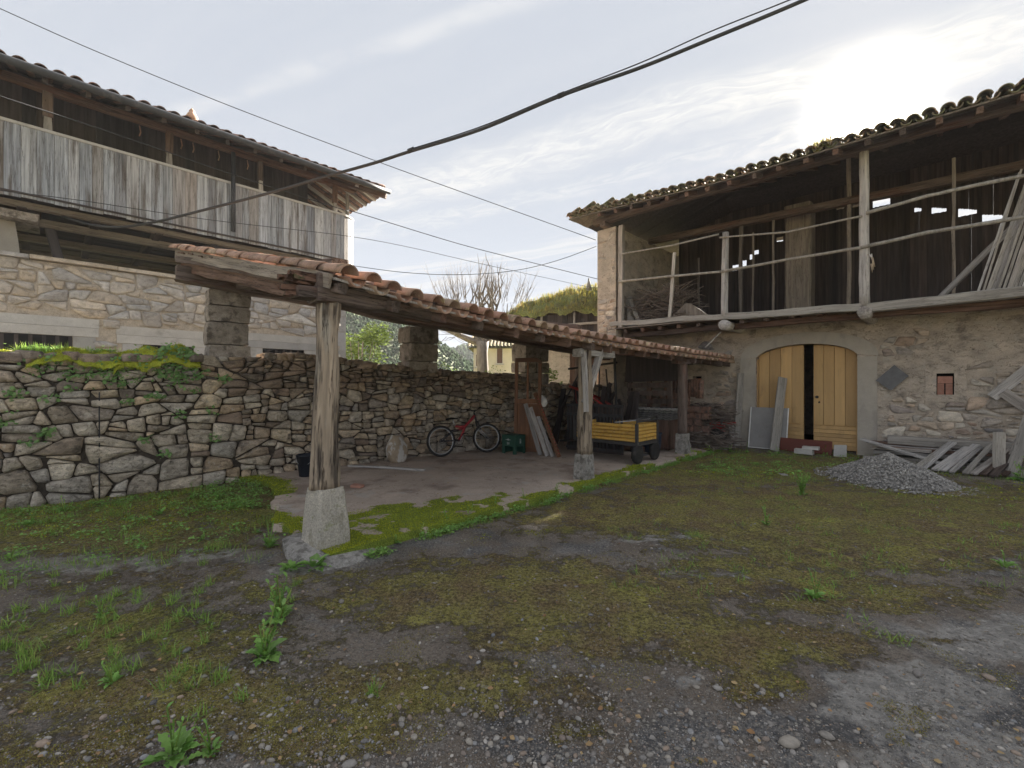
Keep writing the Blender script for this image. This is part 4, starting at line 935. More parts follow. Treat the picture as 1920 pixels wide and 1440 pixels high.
for i in range(N_):
    a, b = .82+2*i/N_, .82+2*(i+1)/N_; mb.add([(a, WS, arch_z(a)), (b, WS, arch_z(b)), (b, WS, 3.25), (a, WS, 3.25)], [(0, 1, 2, 3)]); mb.add([(a, WS, arch_z(a)), (b, WS, arch_z(b)), (b, WS+.5, arch_z(b)), (a, WS+.5, arch_z(a))], [(0, 1, 2, 3)])
mb.build('wall', 'barn_plaster', BN)
# smooth render round the door, a few mm proud
mb = MB(); y = WS-.012
def quad(a, b, c, d): mb.add([(a, y, c), (b, y, c), (b, y, d), (a, y, d)]+[(a, WS+.01, c), (b, WS+.01, c), (b, WS+.01, d), (a, WS+.01, d)], [(0, 1, 2, 3), (0, 4, 5, 1), (1, 5, 6, 2), (2, 6, 7, 3), (3, 7, 4, 0)])
quad(.46, .815, -.1, 2.16); quad(2.825, 3.16, -.1, 2.14)
for i in range(24):
    f0, f1 = i/24, (i+1)/24; A = lambda f: (.82+2*f, arch_z(.82+2*f)+.003); B_ = lambda f: (1.82+(1.36)*(-math.cos(f*PI)), 2.15+.60*math.sin(f*PI)**.9)
    a, b, c, d = A(f0), A(f1), B_(f1), B_(f0); mb.add([(a[0], y, a[1]), (b[0], y, b[1]), (c[0], y, c[1]), (d[0], y, d[1])], [(0, 1, 2, 3)])
mb.build('door_surround', 'smooth_plaster', BN)
panel('window_surround', 'barn_plaster', H2[0]-.16, H2[1]+.17, H2[2]-.14, H2[3]+.3, [H2], WS-.010, WS+.02, BN)
panel('window_surround', 'barn_plaster', H1[0]-.14, H1[1]+.12, H1[2]-.06, H1[3]+.14, [H1], WS-.010, WS+.02, BN)
# brick infill
for (a, b, c, d) in (H1, H2):
    w = b-a
    prism('niche_back', 'void', BN, [(a, c), (b, c), (b, d), (a, d)], WS+.2, WS+.25)
    prism('brick', 'brick', BN, [(a+.01, c), (a+w*.44, c), (a+w*.44, d-.2), (a+.01, d-.2)], WS+.03, WS+.18)
    prism('brick', 'brick', BN, [(a+w*.52, c), (b-.02, c), (b-.02, d-.2), (a+w*.52, d-.2)], WS+.035, WS+.18)
    prism('brick', 'brick', BN, [(a+.015, d-.195), (b-.02, d-.195), (b-.02, d-.06), (a+.015, d-.06)], WS+.03, WS+.18)
prism('niche_back', 'void', BN, [(H3[0], H3[2]), (H3[1], H3[2]), (H3[1], H3[3]), (H3[0], H3[3])], WS+.2, WS+.25)
for k in range(3): beam('grille_bar', 'dark_wood', BN, (H3[0]+.07*(k+1), WS+.05, H3[2]), (H3[0]+.07*(k+1), WS+.05, H3[3]), .02, .02, .001, 1)
# stones showing through the worn plaster
def skip_b(x, z, r):
    if .36-r*.9 < x < 3.22+r*.9 and z < 2.85: return True
    for a, b, c, d in (H1, H2, H3):
        if a-.16-r < x < b+.16+r and c-.14-r*.6 < z < d+.2+r*.6: return True
    cov_ = (1.0 if z < 1.35 else .30 if z < 1.75 else .12 if z < 2.8 else .3) if x > 3 else (.95 if (-1.6 < x and z < 1.9) else .25 if z < 2.2 else .1)
    return fbm(x*1.1+3, z*1.5, 7)*.9+.5 > cov_+.12
cells = rubble(TL+.1, 6.6, lambda x: 0.0, lambda x: 3.1, lambda x, z: .105, 2.0, skip_b, .014, 12000, seed=53)
holder = bpy.data.objects.new('wall_stones', None); COL.objects.link(holder); holder.parent = BN
lay_stones(cells, holder, 'barn_stone', frame(), WS+.006, .032, 240, 'stone', .03, .014)
# corner pier of the side wall, stones at its foot
panel('side_wall', 'barn_plaster', TL, TL+.6, -.1, 5.98, [], GS, 14, BN)
cells = rubble(TL+.02, TL+.58, lambda x: 2.6, lambda x: 5.9, lambda x, z: .10 if z < 4.1 else .07, 1.9, lambda x, z, r: z > 4.0+.2*fbm(x, z) and fbm(x*3, z*3) < .25, .008, 1500, seed=57)
lay_stones(cells, holder, 'barn_stone', frame(), GS+.008, .022, 60, 'stone', .03, .012)
prism('back_wall', 'barn_plaster', BN, [(TL, -.1), (TR, -.1), (TR, 3.1), (TL, 3.1)], 13.9, 14.1)
prism('right_wall', 'barn_plaster', BN, [(TR-.3, -.1), (TR, -.1), (TR, 6.6), (TR-.3, 6.6)], WS+.51, 13.89)
# the arched door: two leaves of vertical boards over a slatted foot
def leaf(name, t0, t1, n, yoff, rot):
    h = bpy.data.objects.new('door', None); COL.objects.link(h); h.parent = BN
    hx = t0 if rot >= 0 else t1
    h.matrix_basis = Matrix.Translation((hx, WS+.14, 0)) @ Matrix.Rotation(rot, 4, 'Z') @ Matrix.Translation((-hx, 0, 0)); w = (t1-t0)/n
    for i in range(n):
        a, b = t0+i*w+.005, t0+(i+1)*w-.005; top = [(b-(b-a)*q/4, arch_z(b-(b-a)*q/4)-.012) for q in range(5)]
        prism('door_board', 'ochre_door', h, [(a, .62), (b, .62)]+top, yoff, yoff+.03)
    prism('door_back', 'ochre_door', h, [(t0, .06), (t1, .06), (t1, arch_z(t1)-.03), ((t0+t1)/2, arch_z((t0+t1)/2)-.03), (t0, arch_z(t0)-.03)], yoff+.032, yoff+.045)
    for k in range(6): prism('door_slat', 'ochre_door', h, [(t0+.005, .08+.088*k), (t1-.005, .08+.088*k), (t1-.005, .08+.088*k+.08), (t0+.005, .08+.088*k+.08)], yoff-.004, yoff+.03)
    return h
dl = leaf('left', .845, 1.80, 4, 0, 0); drr = leaf('right', 1.985, 2.795, 4, 0, -.05)
MB().lathe([(.0, 0), (.03, 0), (.032, .01), (.02, .03), (.03, .05), (.0, .06)], 12).build('knob', 'dark_metal', drr, Matrix.Translation((2.06, -.002, 1.25)) @ Matrix.Rotation(PI/2, 4, 'X'))
MB().lathe([(.0, 0), (.02, 0), (.02, .01), (.0, .012)], 10).build('lock', 'dark_metal', drr, Matrix.Translation((2.10, -.002, 1.13)) @ Matrix.Rotation(PI/2, 4, 'X'))
prism('door_frame', 'ochre_door', BN, [(.822, 0), (.843, 0), (.843, 2.16), (.822, 2.16)], WS+.08, WS+.2); prism('door_frame', 'ochre_door', BN, [(2.797, 0), (2.818, 0), (2.818, 2.14), (2.797, 2.14)], WS+.08, WS+.2)
MB().box((1.82, 12.2, .0), (8, 3.4, .1)).build('earth_floor', 'earth_joint', BN)
# gallery: floor, edge beam, joists, carved beam ends
for k in range(15): beam('floor_plank', 'soffit_wood', BN, (TL+.6, GS+.1+.31*k, 3.10), (7.8, GS+.1+.31*k, 3.10), .3, .035, .004, 6)
for k in range(20):
    t = -2.2+.5*k; beam('joist', 'dark_wood', BN, (t, GS+.06, 3.02), (t, 10.9, 3.02), .1, .1, .01, 3)
beam('edge_beam', 'pale_wood', BN, (-2.62, GS, 3.235), (.5, GS, 3.14), .14, .13, .014, 12); beam('edge_beam', 'pale_wood', BN, (.45, GS, 3.14), (3.1, GS, 3.05), .15, .15, .014, 10)
beam('edge_beam', 'pale_wood', BN, (3.05, GS-.01, 3.03), (7.8, GS-.01, 3.10), .17, .17, .014, 14)
for t in (.46, 3.05, 5.7):
    log('beam_end', 'grey_wood', BN, (t, 10.6, 2.93), (t, GS-.10, 2.94), .11, .115, .02, 12, 8, .35)
for k, (a, b) in enumerate(((-2.4, .4), (.5, 3.0), (3.1, 7.5))): beam('under_beam', 'dark_wood', BN, (a, GS+.35, 2.93), (b, GS+.35, 2.93), .16, .13, .015, 8)
# gallery posts and rails: crooked poles
def bt(px, py): return on_s(px, py, GS)
def vpost(px, w, z1=6.15, m='pale_wood', s=GS, lean=0.0, z0=3.12, pyr=560):
    t = on_s(px, pyr, s)[0]; return beam('gallery_post', m, BN, (t, s, z0), (t+lean, s, z1), w, w, .012, 8)
vpost(1165, .13, 5.95, 'grey_wood'); log('gallery_post', 'grey_wood', BN, (.44, GS, 3.15), (.47, GS, 5.12), .08, .065, .012, 10, 12, .3); log('gallery_post', 'grey_wood', BN, (3.06, GS, 3.08), (3.05, GS, 6.2), .09, .075, .014, 10, 12, .3)
log('gallery_post', 'pale_wood', BN, (5.75, GS, 3.1), (5.75, GS, 6.2), .10, .09, .014, 10, 12, .3)
a, b = bt(1256, 596), bt(1266, 474); beam('gallery_post', 'pale_wood', BN, (a[0], GS-.02, a[2]), (b[0], GS-.02, b[2]), .075, .06, .006, 6)
for pts_, r in ((((1162, 529), (1260, 519), (1352, 511)), .036), (((1352, 511), (1480, 488), (1617, 466)), .038), (((1617, 466), (1740, 438), (1830, 424), (1990, 398)), .042),
                (((1170, 477), (1262, 462), (1350, 441)), .026), (((1352, 447), (1480, 437), (1618, 407)), .026), (((1625, 402), (1740, 370), (1850, 346), (2000, 318)), .040)):
    P_ = [bt(*p) for p in pts_]; mb = MB(); Q = []
    for i in range(len(P_)-1):
        for f in np.linspace(0, 1, 6)[:-1 if i < len(P_)-2 else None]: Q.append((P_[i][0]*(1-f)+P_[i+1][0]*f, GS-.09, P_[i][2]*(1-f)+P_[i+1][2]*f+.006*fbm(i+f*3, r*90)))
    mb.tube(Q, [r*.82*(1+.12*fbm(i*.9, r*70)) for i in range(len(Q))], 8).build('rail', 'pale_wood', BN)
# inside the loft: posts further back, plaster side, back wall of boards with daylight through it
for px, w, lean, z1 in ((1388, .08, .03, 6.0), (1412, .04, 0, 5.6), (1450, .045, .0, 6.0), (1592, .08, 0, 6.9), (1310, .045, 0, 5.2)): vpost(px, w, z1, 'soffit_wood', 11.3, lean)
vpost(1788, .05, 6.0, 'soffit_wood', 10.6); vpost(1500, .6, 6.3, 'soffit_wood', 12.2)
beam('strut', 'grey_wood', BN, (4.0, 10.6, 3.13), (5.2, 10.6, 4.6), .1, .1, .01)
beam('tie_beam', 'dark_wood', BN, (TL+.6, 11.3, 6.0), (7.8, 11.3, 5.7), .16, .18, .015, 12)
gaps = [((1372, 1388), 498, 506), ((1392, 1402), 489, 500), ((1404, 1412), 478, 486), ((1414, 1424), 470, 476), ((1455, 1468), 446, 452), ((1566, 1583), 383, 391), ((1600, 1615), 374, 386), ((1634, 1668), 374, 383),
        ((1712, 1730), 389, 395), ((1744, 1776), 389, 396), ((1798, 1834), 391, 400), ((1842, 1884), 402, 410)]
BS = 13.5
def gap_at(t):
    for (a, b), c, d in gaps:
        A, B = on_s(a, c, BS), on_s(b, d, BS)
        if A[0] <= t <= B[0]: f = (t-A[0])/(B[0]-A[0]); w = 1.0; return (B[2]+.0, B[2]+(on_s(a, c, BS)[2]-B[2])*w*(1-.6*f*(d < 420 and a > 1700)))
    return None
t = TL+.6; zg = 5.4
while t < 7.8:
    w = .045 if gap_at(t+.03) else rr.uniform(.06, .10); g = gap_at(t+w/2)
    if g:
        lo, hi = min(g)+rr.uniform(-.008, .008), max(g)+rr.uniform(-.006, .006); hi = max(hi, lo+.03)
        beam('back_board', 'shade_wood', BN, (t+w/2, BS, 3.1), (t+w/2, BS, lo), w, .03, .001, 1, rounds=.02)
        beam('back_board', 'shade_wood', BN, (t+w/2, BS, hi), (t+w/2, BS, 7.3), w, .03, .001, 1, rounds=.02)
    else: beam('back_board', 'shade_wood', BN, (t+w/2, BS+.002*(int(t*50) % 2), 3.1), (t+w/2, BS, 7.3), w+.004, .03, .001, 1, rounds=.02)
    t += w
# roof: front slope up to the ridge, short rear slope, hip at the left end
BE, BZ, BR, BL = 8.6, 6.12, .34, -3.62
RID = 12.4
def bz(t, s): z = min(BZ+BR*(s-BE), BZ+BR*(t-BL)*1.15 if True else 9); return (z if s < RID else min(BZ+BR*(RID-BE)-(s-RID)*.28, z))+.22*max(0, min(1, (.5-t)/4))
NT = 24
for k in range(13):
    s0 = BE+.02+.32*k; s1 = s0+.315; P0 = []; mb = MB(); vs = []
    tl0 = BL+.02
    for j in range(NT+1):
        t = tl0+(TR+.4-tl0)*(j/NT)**1.3
        for s, dz in ((s0, -.05), (s1, -.05), (s1, -.08), (s0, -.08)): vs.append((t, s, bz(t, s)+dz+.01*(k % 2)))
    mb.add(vs, [(j*4+q, j*4+(q+1) % 4, j*4+4+(q+1) % 4, j*4+4+q) for j in range(NT) for q in range(4)]+[(0, 1, 2, 3), (NT*4+3, NT*4+2, NT*4+1, NT*4)])
    mb.build('roof_board', 'soffit_wood' if k < 3 else 'shade_wood', BN)
mb = MB(); vs = []
for j in range(NT+1):
    t = BL+.02+(TR+.4-BL)*(j/NT)**1.3; E_ = 2.1 if t < 2.2 else 1.0 if t < 3.8 else .5  # overhang lengthened towards the left to block sun spots on the yard
    for s, dz in ((RID+.36, -.05), (BS+E_, -.05), (BS+E_, -.08), (RID+.36, -.08)): vs.append((t, s, bz(t, s)+dz))
mb.add(vs, [(j*4+q, j*4+(q+1) % 4, j*4+4+(q+1) % 4, j*4+4+q) for j in range(NT) for q in range(4)]); mb.build('rear_roof_boards', 'shade_wood', BN)
for k in range(22):
    t = -2.6+.48*k; beam('rafter', 'dark_wood', BN, (t, BE+.06, bz(t, BE)-.13), (t, min(RID, BE+3.8), bz(t, min(RID, BE+3.8))-.13), .09, .1, .012, 6) if t > -.3 else beam('rafter', 'dark_wood', BN, (t, BE+.06, bz(t, BE)-.13), (t, BE+max(.5, (t-BL)*1.1), bz(t, BE+max(.5, (t-BL)*1.1))-.13), .09, .1, .012, 4)
beam('eaves_plate', 'dark_wood', BN, (TL-.1, GS, 6.24), (7.9, GS, 6.12), .16, .17, .014, 16); beam('side_plate', 'dark_wood', BN, (TL+.3, GS-.2, 6.05), (TL+.3, 13.5, 6.05), .18, .14, .014, 10)
btile = tile_mesh('barn_tile', .44, .098, .08, n=8); btile.materials.append(MATS['mossy_tile']); bch = tile_mesh('barn_channel', .44, .08, .095, n=6, up=False); bch.materials.append(MATS['mossy_tile'])
ba = math.atan(BR); cf, cf2 = [], []
def BT(t, s, dz, jt=0.0):   # tile whose low end is at s, running up the slope (towards +s)
    return Matrix.Translation((t, s+.42, bz(t, s)+dz+.44*BR)) @ Matrix.Rotation(-PI/2+rr.uniform(-.05, .05), 4, 'Z') @ Matrix.Rotation(ba+rr.uniform(-.03, .03)+jt, 4, 'Y') @ Matrix.Rotation(rr.uniform(-.035, .035), 4, 'X')
for i in range(56):
    t = BL+.1+.215*i
    for k in range(11):
        s = BE-.06+.35*k
        if (t-BL)*1.15 < (s-BE)-.1: break
        if k == 0: link('roof_tile', btile, None, BN, BT(t, s+rr.uniform(-.015, .01), .045+rr.uniform(-.004, .006))); link('roof_tile', bch, None, BN, BT(t+.107, s+.01, .0))
        else: cf.append(BT(t, s, .045)); cf2.append(BT(t+.107, s, .0))
for i in range(20):
    s = BE+.1+.215*i
    for k in range(5):
        t = BL-.06+.35*k; z = bz(BL, s)+BR*1.15*(.35*k)+.04
        Mx = Matrix.Translation((t+.42, s, z+.44*BR)) @ Matrix.Rotation(PI, 4, 'Z') @ Matrix.Rotation(math.atan(BR*1.15), 4, 'Y')
        if k == 0: link('roof_tile', btile, None, BN, Mx)
        elif .35*k*1.15 < (s-BE)+.1: cf.append(Mx)
tile_field('upper_roof_tiles', 'mossy_tile', BN, btile, cf); tile_field('upper_channel_tiles', 'mossy_tile', BN, bch, cf2)
# a loose stone and a tuft by the eave
e = on_s(1566, 274, BE+.1); b = MB(); stone_shape(b, 0, 0, [(-.06, -.05), (.07, -.05), (.06, .10), (0, .14), (-.05, .09)], 0, .05, random.Random(3), .05, .02); b.build('loose_stone', 'rough_granite', BN, Matrix.Translation((e[0], e[1], e[2]+.02)))
P = np.array([W(on_s(px, 284, BE+.12)[0], BE+.12+NR.uniform(-.1, .2), 6.20) for px in NR.uniform(1525, 1562, 160)])+NR.normal(0, .03, (160, 3))
lf = scatter('eave_tuft', 'moss', np.array([toL(p) for p in P]), [(-.02, 0, 0), (.02, 0, 0), (0, .01, .12)], [(0, 1, 2)], NR.uniform(.5, 1.4, 160), tilt=NR.uniform(-.8, .8, 160), parent=BN); tag(lf, kind='stuff')
# ------------------------------------------------------------ things beyond the wall
def wpx(px, py, Y): return Vector(((px-960)/F_PX*Y, Y, CAM_H+(720-py)/F_PX*Y))
def hill(name, skyline, Y0, Y1, x0, x1, m, seed, amp):
    nx, ny = 130, 40; vs = []
    for j in range(ny+1):
        f = j/ny; Y = Y0+(Y1-Y0)*f
        for i in range(nx+1):
            X = (x0+(x1-x0)*i/nx)*(.5+.5*Y/Y1) if False else x0+(x1-x0)*i/nx
            px = 960+F_PX*X/Y1; top = CAM_H+(720-lerp(skyline, px))/F_PX*Y1
            vs.append((X, Y, -1+(top+1)*math.sin(f*PI/2)**1.2+amp*fbm(X*.05+seed, Y*.05, 2, 5)*min(1, f*3)*min(1, (1-f)*4+.2)))
    w = nx+1; fs = [(j*w+i, j*w+i+1, (j+1)*w+i+1, (j+1)*w+i) for j in range(ny) for i in range(nx)]
    o = MB().add(vs, fs, smooth=True).build(name, m); tag(o, kind='structure'); return vs
hv = hill('hill', [(-900, 560), (300, 520), (560, 545), (650, 580), (700, 590), (760, 612), (815, 645), (850, 668), (890, 694), (950, 716), (1100, 722)], 42, 88, -110, 30, 'wood_hill', 3, 2.2)
hv2 = hill('far_hill', [(-200, 600), (700, 640), (800, 662), (850, 664), (880, 652), (905, 650), (960, 640), (1100, 660), (1500, 690), (2600, 660)], 120, 190, -130, 260, 'wood_hill', 9, 2)
# woodland on the hills: many small crowns in one mass
ico_v = np.array([(0, 0, 1), (.87, 0, .3), (.27, .83, .35), (-.7, .5, .3), (-.7, -.5, .25), (.27, -.83, .3), (.6, .5, -.5), (-.3, .8, -.5), (-.8, 0, -.5), (-.3, -.8, -.5), (.6, -.5, -.5)], float)
ico_f = [(0, 1, 2), (0, 2, 3), (0, 3, 4), (0, 4, 5), (0, 5, 1), (1, 6, 2), (2, 6, 7), (2, 7, 3), (3, 7, 8), (3, 8, 4), (4, 8, 9), (4, 9, 5), (5, 9, 10), (5, 10, 1), (1, 10, 6)]
def wood(hv, n, r0, r1, name, sx):
    a = np.array(hv); k = NR.integers(0, len(a), n); P = a[k]+NR.normal(0, 1, (n, 3))*np.array([sx, sx, .3]); P[:, 2] += r0*.4
    r = NR.uniform(r0, r1, n); tag(scatter(name, 'hill_tree', P, ico_v, ico_f, np.stack([r, r, r*NR.uniform(.9, 1.7, n)], 1), smooth=False), kind='stuff')
wood(hv, 52000, .10, .34, 'hillside_wood', .9); wood(hv2, 9000, .5, 1.3, 'far_ridge_wood', 1.6)

def leaf_cloud(name, parent, centres, n, size, m='tree_leaf'):
    """leaf-sized faces spread through the volume of several uneven clumps"""
    P = []; 
    for _ in range(n):
        c, r = centres[NR.integers(0, len(centres))]; v = NR.normal(0, 1, 3); v /= np.linalg.norm(v)
        P.append(np.array(c)+v*r*NR.uniform(.25, 1.0)**.6*np.array([1, 1, .8]))
    P = np.array(P); return tag(scatter(name, m, P, [(-.5, 0, 0), (0, -.25, .1), (.5, 0, 0), (0, .3, .12)], [(0, 1, 2, 3)], NR.uniform(.6, 1.4, n)*size, tilt=NR.uniform(-1.4, 1.4, n), parent=parent), kind='stuff')
def bush(name, label, cat, base, h, w, n, leaf, lobes=14, group=None):
    t = thing(name, label, cat, M=Matrix.Translation(base), group=group); mb = MB()
    for k in range(6):
        a = random.uniform(0, 6.3); mb.tube([(0, 0, 0), (w*.2*math.cos(a), w*.2*math.sin(a), h*.4), (w*.42*math.cos(a), w*.42*math.sin(a), h*.8)], [.05, .03, .01], 5)
    mb.build('stem', 'bark', t)
    C_ = [((random.uniform(-.5, .5)*w, random.uniform(-.3, .3)*w, h*random.uniform(.25, .9)), random.uniform(.14, .26)*max(w, h)*.7) for _ in range(lobes)]
    leaf_cloud('crown', t, C_, n, leaf)
bush('leafy_bush', 'sunlit leafy green bush beside the end of the gallery house, seen over the rubble wall', 'bush', wpx(672, 790, 15), 3.25, 1.7, 4200, .10, 13)
bush('leafy_bush', 'low bright green bush just left of the second stone pier, beyond the wall', 'bush', wpx(718, 800, 19), 2.7, 1.5, 2600, .10, 10)
bush('leafy_bush', 'small bush showing over the wall foot under the bare tree', 'bush', wpx(858, 760, 17), 1.5, 3.0, 1500, .07, 10)
bush('leafy_bush', 'yellow green bush glimpsed behind the clutter in the third opening of the shed', 'bush', wpx(1045, 800, 16), 2.1, 2.6, 2500, .09, 12)

# pollarded bare tree
TRb = wpx(905, 790, 18); TT = thing('bare_tree', 'bare pollarded tree with pale trunk and long upright shoots, beyond the wall', 'tree', M=Matrix.Translation(TRb))
g0 = TRb.z; tr = random.Random(6); mb = MB()
zf = wpx(905, 640, 18).z-g0
mb.tube([(0, 0, -.3), (.03, 0, zf*.5), (-.02, 0, zf*.85), (0, 0, zf)], [.30, .23, .22, .26], 12); mb.build('trunk', 'bark', TT)
mb = MB(); tw = MB()
def grow(mbx, p, d, L, r, depth, up):
    pts = [p]; q = Vector(p); dd = Vector(d).normalized(); n = 5
    for i in range(n):
        dd = (dd+Vector((tr.uniform(-.16, .16), tr.uniform(-.16, .16), tr.uniform(-.08, .16)+up))).normalized(); q = q+dd*(L/n); pts.append(q.copy())
    mbx.tube(pts, [r*(1-.75*i/n) for i in range(n+1)], 6 if r > .03 else 4)
    if depth:
        for k in range(tr.randint(3, 5) if depth > 1 else tr.randint(2, 4)):
            b = pts[tr.randint(2, n)]; a = tr.uniform(0, 6.3); nd_ = (dd*.6+Vector((math.cos(a)*.7, math.sin(a)*.5, tr.uniform(-.05, .6)))).normalized()
            grow(mbx if depth > 1 else tw, b, nd_, L*tr.uniform(.45, .75), r*.42, depth-1, up+.04)
top = Vector((0, 0, zf))
for dx, dz, L, u_ in ((-1.0, .35, 2.2, .02), (-.7, .9, 2.0, .06), (-.25, 1.2, 1.9, .1), (.3, 1.2, 1.9, .1), (.75, .85, 1.9, .08), (1.0, .5, 1.4, .03), (-.9, .1, 2.1, .0), (.1, .9, 1.7, .08)):
    grow(mb, top+Vector((0, 0, tr.uniform(-.3, 0))), Vector((dx, tr.uniform(-.4, .4), dz)), L, .12, 2, u_)
for k in range(70):   # upright shoots from the knuckles
    x = tr.uniform(-1.7, 1.75); z = zf+1.25+.55*math.sqrt(max(0, 1-(x/2.0)**2))*tr.uniform(.3, 1.2); L = tr.uniform(.9, 1.9)*(1-.12*abs(x))
    p = top*0+Vector((x, tr.uniform(-.8, .8), z)); lean = x*.12+tr.uniform(-.12, .12)
    y_ = tr.uniform(-.2, .2); lean *= 1.5; P_ = [p, p+Vector((lean*.35, y_*.4, L*.3)), p+Vector((lean*.8, y_*.8, L*.65)), p+Vector((lean*1.1+tr.uniform(-.08, .08), y_, L))]
    tw.tube(P_, [.015, .011, .007, .003], 4)
    for q in (1, 1, 2):
        d_ = Vector((tr.choice((-1, 1))*tr.uniform(.15, .35), tr.uniform(-.2, .2), tr.uniform(.2, .45)))*L*.6; tw.tube([P_[q], P_[q]+d_*.5+Vector((0, 0, .02)), P_[q]+d_+Vector((0, 0, .08))], [.007, .005, .002], 3)
for k in range(46):   # low spreading twigs on the left
    x = -tr.uniform(.6, 2.0); z = zf+.2+tr.uniform(-.25, .9); p = Vector((x, tr.uniform(-.5, .5), z)); pts = [p]; d_ = Vector((-1, tr.uniform(-.3, .3), tr.uniform(-.3, .4))).normalized()
    for i in range(4): d_ = (d_+Vector((tr.uniform(-.3, .3), tr.uniform(-.3, .3), tr.uniform(-.3, .4)))).normalized(); pts.append(pts[-1]+d_*.17)
    tw.tube(pts, [.014, .012, .009, .007, .004], 4)
mb.build('limbs', 'bark', TT); tag(tw.build('twigs', 'twig', TT), kind='stuff')

# cream house behind the tree
HY = 30; hx0, hx1 = (888-960)/F_PX*HY, (1003-960)/F_PX*HY; hz = wpx(0, 652, HY).z
CH = thing('cream_house', 'small cream rendered house with brown shuttered window and tiled roof, beyond the bare tree', 'house', M=Matrix.Translation((0, 0, 0)))
MB().box(((hx0+hx1)/2, HY+3, hz/2-.3), (hx1-hx0, 6, hz+.6)).build('wall', 'cream_render', CH)
MB().add([(hx0-.35, HY-.45, hz-.05), (hx1+.3, HY-.45, hz-.05), (hx1+.3, HY+6.4, hz-.05), (hx0-.35, HY+6.4, hz-.05), (hx0+1.2, HY+3, hz+.95), (hx1+.3, HY+3, hz+.95)],
         [(3, 2, 1, 0), (0, 1, 5, 4), (2, 3, 4, 5), (3, 0, 4), (1, 2, 5)]).build('roof', 'mossy_tile', CH)
htile = tile_mesh('far_tile', .5, .1, .09, n=5); tms = []
for i in range(int((hx1-hx0+.65)/.24)):
    for k in range(8): tms.append(Matrix.Translation((hx0-.3+.24*i, HY-.45+.43*k+.45, hz+.0+.29*(.43*k)+.17)) @ Matrix.Rotation(-PI/2, 4, 'Z') @ Matrix.Rotation(.28, 4, 'Y'))
tile_field('far_roof_tiles', 'mossy_tile', CH, htile, tms)
def hwin(a, b, c, d):
    p, q = wpx(a, b, HY), wpx(c, d, HY); f = MB().box(((p.x+q.x)/2, HY-.01, (p.z+q.z)/2), (q.x-p.x, .06, p.z-q.z)).build('window', 'white_strip', CH)
    MB().box(((p.x+q.x)/2, HY-.035, (p.z+q.z)/2), (q.x-p.x-.06, .03, p.z-q.z-.06)).build('shutter', 'shutter_brown', f); MB().box(((p.x+q.x)/2, HY-.07, q.z-.04), (q.x-p.x+.16, .16, .07)).build('sill', 'dressed_stone', f)
hwin(931, 651, 943, 682); hwin(886+6, 664, 900, 688)

# stone outbuilding seen through the third opening, and a turf-roofed granary over it
OB = thing('stone_outbuilding', 'low pale stone outbuilding seen through the shed beyond the clutter', 'building', M=Matrix.Translation((0, 0, 0)))
a, b = wpx(1004, 655, 19.5), wpx(1086, 655, 18.2)
ob = Matrix.Translation((a.x, a.y, 0)) @ Matrix.Rotation(math.atan2(b.y-a.y, b.x-a.x), 4, 'Z'); Lb = (Vector((b.x, b.y))-Vector((a.x, a.y))).length+2.2
obh = bpy.data.objects.new('front_wall', None); COL.objects.link(obh); obh.parent = OB; obh.matrix_basis = ob
prism('wall_core', 'lime_joint', obh, [(0, -.2), (Lb, -.2), (Lb, 3.4), (0, 3.4)], .01, 3)
lay_stones(rubble(0, Lb, lambda x: .8, lambda x: 3.35, lambda x, z: .14, 1.9, None, .01, 2500, seed=71), obh, 'pale_stone', ob, 0, .03, 90, 'stone', .05, .02)
for x in (1.0, 1.9): beam('post', 'shade_wood', obh, (x, -.35, 0), (x, -.35, 3.2), .13, .13)
beam('lintel_beam', 'dark_wood', obh, (-.2, -.35, 3.1), (Lb, -.35, 3.15), .16, .2)
G1, G2 = wpx(965, 586, 17.5), wpx(1160, 575, 15.5); gd = (Vector((G2.x, G2.y, 0))-Vector((G1.x, G1.y, 0))); gl = gd.length
GM = Matrix.Translation((G1.x, G1.y, 0)) @ Matrix.Rotation(math.atan2(gd.y, gd.x), 4, 'Z')
GR = thing('turf_granary', 'dark plank granary with a rounded roof grown over with grass, behind the barn corner', 'granary', M=GM)
gz = 4.25
for k in range(int((gl-.1)/.2)): beam('wall_board', 'shade_wood', GR, (.1+.2*k, .02, 3.35), (.1+.2*k, .02, 4.25), .19, .04, .003, 1)
for x in (1.2, 2.5, 3.6): beam('post', 'grey_wood', GR, (x, -.08, 3.4), (x, -.08, 4.2), .07, .07)
beam('rail', 'grey_wood', GR, (.3, -.12, 3.65), (gl, -.12, 3.72), .06, .08); MB().box((gl/2+.3, 2.4, 3.3), (gl-.4, 3.8, .12)).build('floor', 'dark_wood', GR)
MB().box((gl/2+.4, 2.6, 1.6), (gl-.9, 2.8, 3.2)).build('base', 'lime_joint', GR)
n1, n2 = 46, 26; vs = []
for j in range(n2+1):
    for i in range(n1+1):
        u_, v_ = i/n1, j/n2; x, y = -.35+(gl+.9)*u_, -.35+5.2*v_; hgt = min(1, min(u_*2.2, v_*2, (1-v_)*2))
        vs.append((x, y, gz-.02+1.15*math.sin(hgt*PI/2)**1.1+.26*fbm(x*1.3, y*1.3, 3)+(.10*fbm(x*6, y*6))))
w = n1+1; fs = [(j*w+i, j*w+i+1, (j+1)*w+i+1, (j+1)*w+i) for j in range(n2) for i in range(n1)]
b_ = len(vs); rim = [i for i in range(w)]; vs += [(vs[k][0], vs[k][1]+.03, vs[k][2]-.16+.05*fbm(vs[k][0]*4, 2)) for k in rim]; fs += [(rim[k+1], rim[k], b_+k, b_+k+1) for k in range(n1)]
